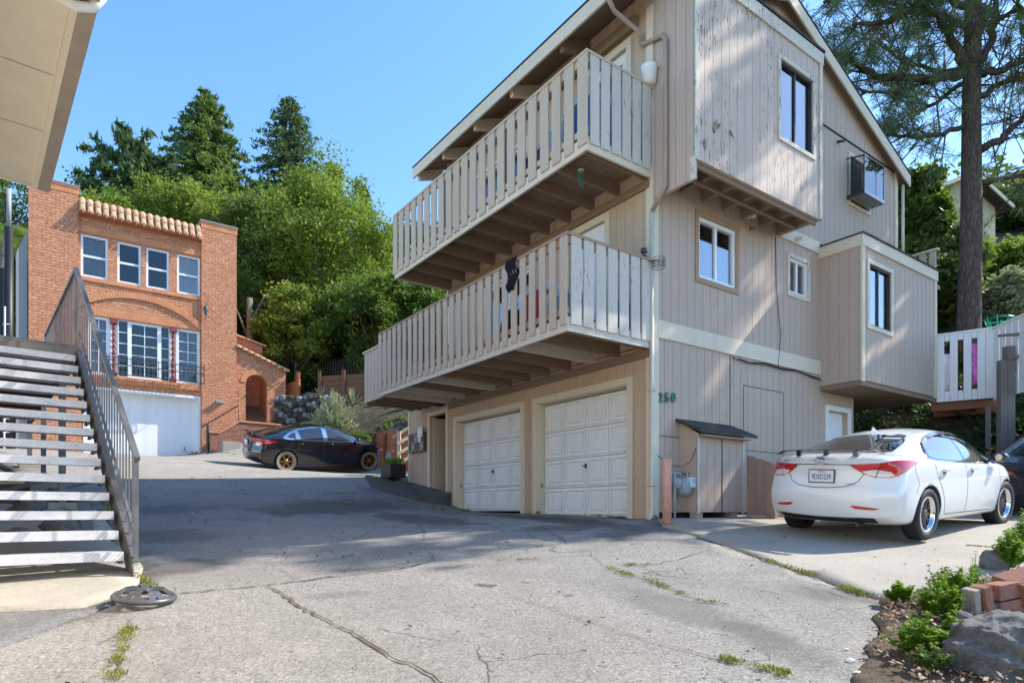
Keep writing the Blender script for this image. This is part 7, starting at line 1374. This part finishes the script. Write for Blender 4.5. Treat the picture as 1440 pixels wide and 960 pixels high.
    # rocks on the cut bank
    for i, (px, py, d, s, lb) in enumerate(((405, 470, 29, .8, 'pale rock outcrop under the trees, leftmost on the slope'), (440, 505, 28, .7, 'pale angular rock beside the agaves'), (425, 478, 29.5, .6, 'mossy rock between the trunks on the slope'), (545, 575, 22.6, .9, 'weathered rock face above the orange retaining wall'), (572, 590, 21.4, .8, 'ridged rock just left of the garage wall end'), (515, 590, 23.6, .5, 'small brown rock at the foot of the cut bank'), (385, 585, 24.3, .35, 'rounded rock at the porch corner'))):
        b = at(px, py, d); b.z = H(b.x, b.y); rock('slope_rock', b, (s, s * .8, s * .7), 60 + i, lb, 'rock', group='rocks on the cut bank')
bank()
for i, (px, py, d, w, h, mt, lb) in enumerate(((433, 606, 23.8, 1.4, .9, 'leaf_olive', 'tangled brownish shrub right behind the black sedan roof'), (500, 590, 24, 1.1, .8, 'leaf_olive', 'scrubby shrub right of the silvery shrub'), (400, 600, 24, .8, .5, 'leaf_mid', 'small green shrub at the foot of the stone wall'), (455, 640, 24, .9, .6, 'leaf_dark', 'low dark shrub behind the black sedan rear door'), (520, 460, 30, 2.6, 2.0, 'leaf_mid', 'bright bush at the top of the cut bank'), (380, 495, 30, 1.4, 1.0, 'leaf_mid', 'bush under the trees beside the porch roof'))):
    b = at(px, py, d); b.z = H(b.x, b.y); shrub('shrub', lb, b, w, h, mt, 90 + i, n=14, per=150, leaf=.05, group='shrubs on the cut bank')

# ================================================================== right side: pine, deck, uphill house
def pine():
    d0 = 17.0; x0 = (1365 - HX) / FPX * d0; b = H(x0, d0) - .5; S = empty('pine_tree', (x0, d0, 0), 0, 'tall dark pine with long bare limbs and needle tufts right of the apartment house', 'tree'); L = lambda px, py, dd=0: Vector(((px - HX) / FPX * (d0 + dd) - x0, dd, (HY - py) / FPX * (d0 + dd)))
    tb = MB(); tr = [Vector((L(1362, 520).x, 0, b)), L(1362, 470), L(1366, 300), L(1366, 150), L(1369, 0), Vector((.1, 0, 17.5)), Vector((.2, 0, 22))]; tb.tube(tr, [.36, .285, .245, .215, .19, .15, .05], 14); tb.build('trunk', 'bark', S, True)
    z = lambda zx, zy: (1140 + zx / 3.2, zy / 3.2)
    limbs = [([(690, 330), (560, 355), (330, 350), (200, 290), (110, 235)], -1.6, .11), ([(700, 310), (650, 200), (580, 100), (500, 0), (430, -90)], -.8, .12), ([(760, 290), (820, 180), (835, 0), (850, -120)], .7, .10), ([(690, 330), (540, 320), (420, 280), (300, 190)], .9, .06), ([(760, 330), (850, 320), (960, 270), (1080, 230)], -.7, .09), ([(760, 430), (880, 370), (980, 320), (1100, 300)], .9, .07), ([(700, 365), (560, 460), (430, 520)], 1.3, .06), ([(700, 570), (560, 610), (440, 620), (360, 600)], -.9, .06), ([(765, 670), (880, 610), (960, 530), (1080, 450)], -.6, .10), ([(765, 815), (900, 800), (1060, 780)], .4, .07), ([(560, -20), (420, 60), (300, 105), (190, 115)], -1.5, .08), ([(560, 355), (420, 410), (230, 415)], -1.1, .045), ([(700, 130), (600, 60), (430, 40), (250, -20)], 1.2, .07), ([(770, 120), (900, 60), (1040, 40)], .9, .07), ([(700, -60), (500, -140), (200, -130), (0, -60)], -1.8, .10), ([(770, -60), (950, -150), (1200, -120)], -.6, .1), ([(700, 30), (520, -60), (300, -60), (60, 10)], -2.4, .08)]
    tips = []; rng = np.random.default_rng(12); sub = MB()
    for pts, dd, r in limbs:
        n = len(pts); P = [L(*z(*q), dd * (i / (n - 1)) ** 1.0) for i, q in enumerate(pts)]; sp = []
        for a, b2 in zip(P[:-1], P[1:]):
            for k in range(4): sp.append(a.lerp(b2, k / 4) + Vector(rng.normal(size=3) * .03))
        sp.append(P[-1]); m = MB(); m.tube(sp, [r * (1 - .8 * i / len(sp)) + .012 for i in range(len(sp))], 7); m.build('limb', 'bark', S, True)
        for i in range(3, len(sp)):
            for k in range(3):
                a0 = sp[i].lerp(sp[i - 1], rng.random()); dr = Vector(rng.normal(size=3) * np.array([1, 1.2, .8])).normalized() + (sp[i] - sp[i - 1]).normalized() * .5; dr.normalize(); ln = rng.uniform(.5, 1.7); mid = a0 + dr * ln * .5 + Vector((0, 0, -.05)); e = a0 + dr * ln + Vector((0, 0, rng.uniform(-.3, .12))); sub.tube([a0, mid, e], [.022, .014, .006], 4)
                for q in range(1 + int(rng.random() < .4)):
                    s0 = a0.lerp(e, rng.uniform(.3, .8)); d2 = Vector(rng.normal(size=3)).normalized() * .35 + dr * .25; sub.tube([s0, s0 + d2], [.01, .004], 3); tips.append((s0 + d2, d2.normalized()))
                tips.append((e, dr)); tips.append((mid.lerp(e, .6), dr))
    # upper crown beyond the frame
    for i in range(150):
        zz = rng.uniform(13.5, 22); a = rng.random() * 6.28; Lb = 3.8 * (1 - (zz - 12) / 12) + .5; e = Vector((math.cos(a) * Lb, math.sin(a) * Lb, zz + .3)); s = Vector((0, 0, zz)); sub.tube([s, e], [.05, .012], 4)
        for k in range(7): tips.append((s.lerp(e, .35 + .65 * k / 6) + Vector(rng.normal(size=3) * .25), (e - s).normalized()))
    sub.build('twigs', 'bark', S); C = []; U = []; V = []; C2 = []; U2 = []; V2 = []
    for tpt, d in tips:
        dry = rng.random() < .05
        for k in range(27):
            v = np.array(d) * .5 + rng.normal(size=3) * .62; v /= np.linalg.norm(v); l = rng.uniform(.09, .155); w = np.cross(v, rng.normal(size=3)); w /= np.linalg.norm(w) + 1e-9; c = np.array(tpt) - np.array(d) * rng.random() * .16 + v * l
            (C2 if dry else C).append(c); (U2 if dry else U).append(v * l); (V2 if dry else V).append(w * .0075)
    quads_mesh('needles', np.array(C), np.array(U), np.array(V), 'needle', S); quads_mesh('dry_needles', np.array(C2), np.array(U2), np.array(V2), 'needle_dry', S)
pine()
GR = 'trees and bushes behind the pine'
for lb, px, yt, d, w, mt, sd_, kw in [('dark oak crown just right of the apartment house roof corner', 1287, 228, 21, 2.6, 'leaf_mid', 41, dict(clumps=80, per=200, leaf=.10)), ('dark oak crown filling the gap left of the pine trunk', 1322, 310, 20.5, 3.0, 'leaf_olive', 42, dict(clumps=90, per=200, leaf=.10)), ('dark low tree behind the white deck, left of the pine', 1300, 365, 19.2, 3.0, 'leaf_dark', 43, dict(leaf=.09)), ('sunny yellow-green tree right of the pine trunk', 1400, 350, 24, 3.6, 'leaf_bright', 44, dict(leaf=.10)), ('olive tree at the right edge below the uphill house', 1440, 355, 25, 4.6, 'leaf_olive', 45, dict(leaf=.10)), ('grey-green bush with feathery leaves at the right edge above the deck', 1422, 388, 19.5, 2.2, 'leaf_silver', 46, dict(leaf=.07, trunk_h=.15)), ('dark tree on the hill behind the uphill house', 1450, 262, 40, 9, 'leaf_dark', 47, {}), ('tree hidden behind the roof ridge of the apartment house', 1225, 235, 33, 6, 'leaf_mid', 48, {})]:
    tree_at(broadleaf, 'leafy_tree', lb, px, yt, d, w, mt, sd_, group=GR, **kw)
def uphill_house():
    d = 33; c = at(1355, 300, d); S = empty('uphill_house', (c.x, c.y, c.z - 5.5), R_(20), 'cream house with grey gable roof high on the slope behind the pine', 'building'); f = lambda a, n, z: (a, -n, z)
    w = siding(f, -2.4, 2.4, 0, lambda a: 6.2 + .45 * (2.4 - abs(a)), [(.9, 1.8, 3.4, 4.9)], pitch=.3, n0=-.2); w.build('gable_wall', 'cream_siding', S); m = MB(); m.box(-2.4, -2.2, .25, 7, 0, 6.2); m.box(2.2, 2.4, .25, 7, 0, 6.2); m.build('side_wall', 'cream_siding', S)
    m = MB()
    for s in (-1, 1): m.hexa([(s * 2.9, -.6, 5.93), (0, -.6, 7.25), (0, 7.4, 7.25), (s * 2.9, 7.4, 5.93), (s * 2.9, -.6, 6.08), (0, -.6, 7.4), (0, 7.4, 7.4), (s * 2.9, 7.4, 6.08)])
    m.build('roof', 'shingle', S); m = MB()
    for s in (-1, 1): m.hexa([(s * 2.9, -.66, 5.9), (0, -.66, 7.22), (0, -.605, 7.22), (s * 2.9, -.605, 5.9), (s * 2.9, -.66, 6.1), (0, -.66, 7.42), (0, -.605, 7.42), (s * 2.9, -.605, 6.1)])
    m.build('barge_board', 'trim', S); window(f, .9, 1.8, 3.4, 4.9, S)
uphill_house()
def white_deck():
    # corner and left end from the photograph, 14 m away
    A = at(1317, 560, 14.3); Bp = at(1398, 545, 13.7); zb = 2.42; zt = 3.92; S = empty('white_deck', (A.x, A.y, 0), math.atan2(Bp.y - A.y, Bp.x - A.x), 'small raised white-painted deck with slotted board sides between the apartment house and the pine', 'deck'); L = math.hypot(Bp.x - A.x, Bp.y - A.y)
    n = 8; pt = L / n; q = MB()
    n = 8; wS = .10; wB = (L - 3 * wS) / 5; cur = 0
    for i in range(n):
        b = MB(); slot = i in (1, 3, 5); ww_ = wS if slot else wB; x0, x1 = cur + .003, cur + ww_ - .003; cur += ww_
        if slot: b.box(x0, x1, -.02, 0, zb, zb + .22); b.box(x0, x1, -.02, 0, zt - .17, zt - .03)
        else: b.box(x0, x1, -.02, 0, zb, zt - .03)
        b.build('board', 'white_wood', S)
    b = MB(); b.box(-.04, L + .06, -.05, .06, zt - .03, zt + .01); b.build('cap_rail', 'white_wood', S)
    ang = (0.78, -.62); 
    T = empty('side_panel', (L, 0, 0), -1.05); T.parent = S
    for i in range(9): b = MB(); b.box(.01 + i * .2, .01 + i * .2 + .17, -.02, 0, zb - .05, zt - .03); b.build('board', 'white_wood', T)
    b = MB(); b.box(0, 2.0, -.05, .06, zt - .03, zt + .01); b.build('cap_rail', 'white_wood', T)
    b = MB(); b.box(-.1, L, .03, 2.4, zb + .0, zb + .1); b.build('deck_floor', 'joist', S); b = MB()
    for y in (.1, 1.2, 2.3): b.box(-.1, L + .3, y, y + .06, zb - .18, zb - .002)
    b.build('joist', 'brown_wood', S)
    for (x, y) in ((.3, 2.2), (L - .1, 2.2), (L - .15, .1)): b = MB(); b.box(x, x + .1, y, y + .1, .5, zb - .18); b.build('support_post', 'weathered_wood', S)
    # brown post with bracing in front
    P_ = at(1414, 632, 13.0); g = H(P_.x, P_.y); S2 = empty('brace_post', (P_.x, P_.y, g - .2), 0, 'grey timber post with angled braces in front of the white deck at the right edge', 'post'); k = 13.0 / 900; zt2 = (HY - 487) * k - g + .2
    m = MB(); m.box(-.14, -.01, -.06, .06, 0, (HY - 500) * k - g + .2 - .1); m.build('post', 'weathered_wood', S2); m = MB(); m.box(.0, .16, -.05, .09, 0, zt2); m.build('post', 'weathered_wood', S2)
    m = MB(); m.beam((.14, 0, (HY - 506) * k - g + .1), (1.2, -.1, (HY - 560) * k - g - .2), .05, .09); m.build('brace', 'weathered_wood', S2); m = MB(); m.beam((.0, -.06, (HY - 504) * k - g + .2), (1.3, -.1, (HY - 494) * k - g + .2), .05, .07); m.build('rail', 'weathered_wood', S2); m = MB(); m.beam((-.2, -.08, (HY - 468) * k - g + .12), (1.2, -.1, (HY - 466) * k - g + .2), .05, .05); m.build('rail', 'weathered_wood', S2)
    # towels seen through the slots
    for i, (x, mt, lb) in enumerate(((wB + .05, 'white_cloth', 'pale cloth hanging behind the left slot of the white deck'), (3 * wB + 2.5 * wS, 'magenta_cloth', 'pink and blue towel hanging behind the right slot of the white deck'))):
        m = MB(); 
        V = [(-.16 + .32 * k / 8, .02 * math.sin(k * 1.7), -zz) for zz in (0, .3, .6, .9) for k in range(9)]; m.add(V, [(r * 9 + k, r * 9 + k + 1, r * 9 + 10 + k, r * 9 + 9 + k) for r in range(3) for k in range(8)]); c, s = math.cos(S.rotation_euler[2]), math.sin(S.rotation_euler[2]); o = m.build('towel', mt, None, True); o.location = (A.x + x * c - .14 * s, A.y + x * s + .14 * c, zt - .25 if i else zt - .42); o.rotation_euler = (0, 0, S.rotation_euler[2]); so_ = o.modifiers.new('s', 'SOLIDIFY'); so_.thickness = .01; tag(o, lb, 'towel')
    p1 = at(1405, 470, 17.5); p1.z = H(p1.x, p1.y); S3 = empty('flower_pot', (p1.x, p1.y, (HY - 490) / 900 * 17.5), 0, 'terracotta pot with a green plastic net standing above the white deck', 'pot'); m = MB(); m.lathe([(0, 0), (.14, 0), (.2, .32), (.22, .33), (.22, .38), (.18, .38), (.12, .05), (0, .05)], 20); m.build('pot', 'terracotta', S3, True); m = MB(); 
    for k in range(8): a = k * .785; m.tube([(.16 * math.cos(a), .16 * math.sin(a), .3), (.34 * math.cos(a), .34 * math.sin(a), .85)], .018, 5)
    for zz, r in ((.5, .23), (.65, .28), (.8, .33)): m.tube([(r * math.cos(t), r * math.sin(t), zz) for t in [i * .5236 for i in range(13)]], .015, 5)
    m.build('net_frame', 'green_plastic', S3); m = MB(); m.box(-.4, .4, -.3, .3, -3, -.01); m.build('plinth', 'concrete', S3)
white_deck()

# ================================================================== foreground right: boulder, bricks, weeds
bp = G(1395, 945); rock('boulder', (bp.x + .16, bp.y + .08, bp.z + .05), (.46, .46, .27), 7, 'big pale grey boulder in the lower right corner', 'boulder', sub=6, rough=.28)
for i, (px, py, s, lb) in enumerate(((1398, 800, .13, 'dark rounded stone at the concrete edge behind the brick edging'), (1352, 880, .075, 'small dark stone between the weeds and the boulder'))): q = G(px, py); rock('stone', q + Vector((0, 0, s * .5)), (s * 1.1, s, s * 1.15), 30 + i, lb, 'stone')
for i, (px, py, s, lb) in enumerate(((1206, 947, .022, 'white pebble on the asphalt nearest the lower edge'), (1197, 930, .026, 'flat pale pebble on the asphalt beside the planting bed'), (1190, 913, .014, 'tiny dark pebble on the asphalt'), (498, 893, .0, ''), (595, 703, .07, 'white scrap on the dark asphalt below the side entrance'))):
    if s: q = G(px, py); rock('pebble', q + Vector((0, 0, s * .3)), (s * 1.3, s, s * .6), 20 + i, lb, 'pebble', mat='meter_white', sub=2)
def brick_edging():
    c = G(1408, 866); S = None; rg = random.Random(5); ang = math.atan2(-.25, 1) + .55
    grp = 'loose bricks stacked beside the boulder'
    rows = [('brick standing on its end, leftmost of the stack', 0.00, .0, .62), ('second brick from the left, tilted on its side', .085, .0, .75), ('third brick, broken with a pale top', .165, .01, .5), ('fourth brick from the left leaning on the rows', .235, .0, .35)]
    def one(label, x, y, z, size, rot, mat='paver_brick', ch=True):
        m = MB(); size = [q * 1.2 for q in size]; x *= 1.2; z *= 1.2; m.box(-size[0] / 2, size[0] / 2, -size[1] / 2, size[1] / 2, -size[2] / 2, size[2] / 2); o = m.build('brick', mat, None, bevel=.006); e = c + Vector((x * math.cos(ang) - y * math.sin(ang), x * math.sin(ang) + y * math.cos(ang), z)); o.location = e; o.rotation_euler = rot; tag(o, label, 'brick', grp)
    B3 = (.065, .095, .20)
    one('broken grey brick end at the left of the stack', -.235, .02, .10, (.05, .09, .17), (.1, -.22, ang), 'concrete')
    one('reddish brick standing tilted beside the grey broken brick', -.165, .0, .11, (.06, .10, .19), (.05, -.30, ang))
    one('short pale brick lying between the tilted brick and the rows', -.085, .01, .055, (.085, .10, .062), (.0, .2, ang), 'rock'); one('small broken brick wedged on top of the pale brick', -.095, .03, .135, (.065, .09, .07), (.3, .6, ang))
    one('lower large brick under the slanting rows', .02, .0, .055, (.20, .11, .10), (0, -.1, ang)); one('upper large brick under the slanting rows', .01, .0, .165, (.19, .11, .10), (0, -.12, ang))
    for k in range(7): one(['first', 'second', 'third', 'fourth', 'fifth', 'sixth', 'seventh'][k] + ' slanting brick of the row at the right edge, counted from the left', .125 + k * .066, .02, .13 + k * .012, (.058, .22, .23), (.28, -.42, ang))
brick_edging()
for i, (px, py, w, h, lb) in enumerate(((1266, 853, .16, .12, 'small round weed at the corner of the concrete pad'), (1308, 868, .15, .15, 'narrow upright weed between the round weed and the bricks'), (1345, 856, .30, .20, 'wide leafy weed spilling against the brick stack'), (1330, 875, .20, .17, 'leafy weed in front of the brick stack'), (1295, 925, .30, .15, 'broad low weed nearest the lower edge beside the boulder'), (1420, 802, .26, .30, 'tall leafy weed at the right edge behind the bricks'), (1436, 775, .2, .26, 'leafy weed cut by the right edge above the others'))): herb('leafy_weed', lb, G(px, py) + Vector((0, 0, .03)), w, h * 1.3, 50 + i, n=int(60 * (w / .25) ** 1.3) + 14, big=.018)
for i, (px, py, w, h, lb) in enumerate(((1285, 905, .12, .10, 'tiny weed among the dead leaves left of the broad low weed'), (1322, 848, .22, .22, 'straggly weed at the concrete edge left of the wide leafy weed'), (1365, 838, .2, .2, 'leafy weed at the top of the brick stack'), (1310, 950, .18, .12, 'low weed cut by the lower edge beside the boulder'), (1340, 905, .12, .14, 'thin weed squeezed against the boulder'))): herb('leafy_weed', lb, G(px, py) + Vector((0, 0, .03)), w, h * 1.3, 150 + i, n=26, big=.013, mat='leaf_mid' if i % 2 else 'leaf_herb')
def bed_litter():
    rng = np.random.default_rng(4); poly = bed; X = rng.uniform(2.2, 5.2, 7000); Y = rng.uniform(2.6, 6, 7000); q = inside(poly, X, Y); X, Y = X[q], Y[q]; C = np.stack([X, Y, Hn(X, Y) + .05 + rng.random(len(X)) ** 2 * .04], 1); u, v = rand_frames(rng, len(X), 1.2); s = rng.uniform(.004, .02, len(X))[:, None]; o = quads_mesh('leaf_litter', C, u * s * 1.4, v * s * .6, 'rusty_wood'); tag(o, 'dry leaf litter and bark crumbs on the planting bed', 'leaf litter', None, 'stuff')
bed_litter()
# unseen tree added past the right edge to dapple the street side
broadleaf('leafy_tree', 'tall open tree beyond the right edge added to dapple the apartment house', (17.5, 16.6, H(17.5, 16.6) - .3), 19.5, 7.4, 'leaf_mid', 61, group='added trees beyond the right edge', clumps=105, per=85, leaf=.17, trunk_h=.30, flat=.9)
# ------------------------------------------------------------------ light and camera
w = bpy.data.worlds.new('World'); scene.world = w; w.use_nodes = True; nt = w.node_tree
sky = nt.nodes.new('ShaderNodeTexSky'); sky.sky_type = 'NISHITA'; sky.sun_disc = False; sky.sun_elevation = SUN_EL; sky.sun_rotation = math.atan2(SUN_DIR[0], SUN_DIR[1]); sky.air_density = 1.0; sky.dust_density = .25; sky.ozone_density = 3.0
bg = nt.nodes['Background']; hs = nt.nodes.new('ShaderNodeHueSaturation'); hs.inputs['Saturation'].default_value = 1.14; hs.inputs['Hue'].default_value = .498; nt.links.new(sky.outputs[0], hs.inputs['Color']); nt.links.new(hs.outputs[0], bg.inputs[0]); bg.inputs[1].default_value = .15
sd = bpy.data.lights.new('sun', 'SUN'); sd.energy = 3.2; sd.angle = R_(.5); sd.color = (1, .93, .81); so = bpy.data.objects.new('sun', sd); COL.objects.link(so)
sv = Vector((SUN_DIR[0] * math.cos(SUN_EL), SUN_DIR[1] * math.cos(SUN_EL), math.sin(SUN_EL))); so.rotation_euler = sv.to_track_quat('Z', 'Y').to_euler(); so.location = (20, 5, 30)
cd = bpy.data.cameras.new('camera'); cd.sensor_width = 36; cd.lens = 22.5; cd.shift_y = (HY - 480) / 1440; cd.clip_end = 900; cd.clip_start = .05
co = bpy.data.objects.new('camera', cd); COL.objects.link(co); co.location = (0, 0, 0); co.rotation_euler = (R_(90), 0, 0); scene.camera = co
vs = scene.view_settings; vs.view_transform = 'Standard'; vs.look = 'None'; vs.exposure = 1.34; vs.gamma = 1; vs.use_curve_mapping = False
scene.render.engine = 'CYCLES'; scene.cycles.max_bounces = 8; scene.cycles.transparent_max_bounces = 16
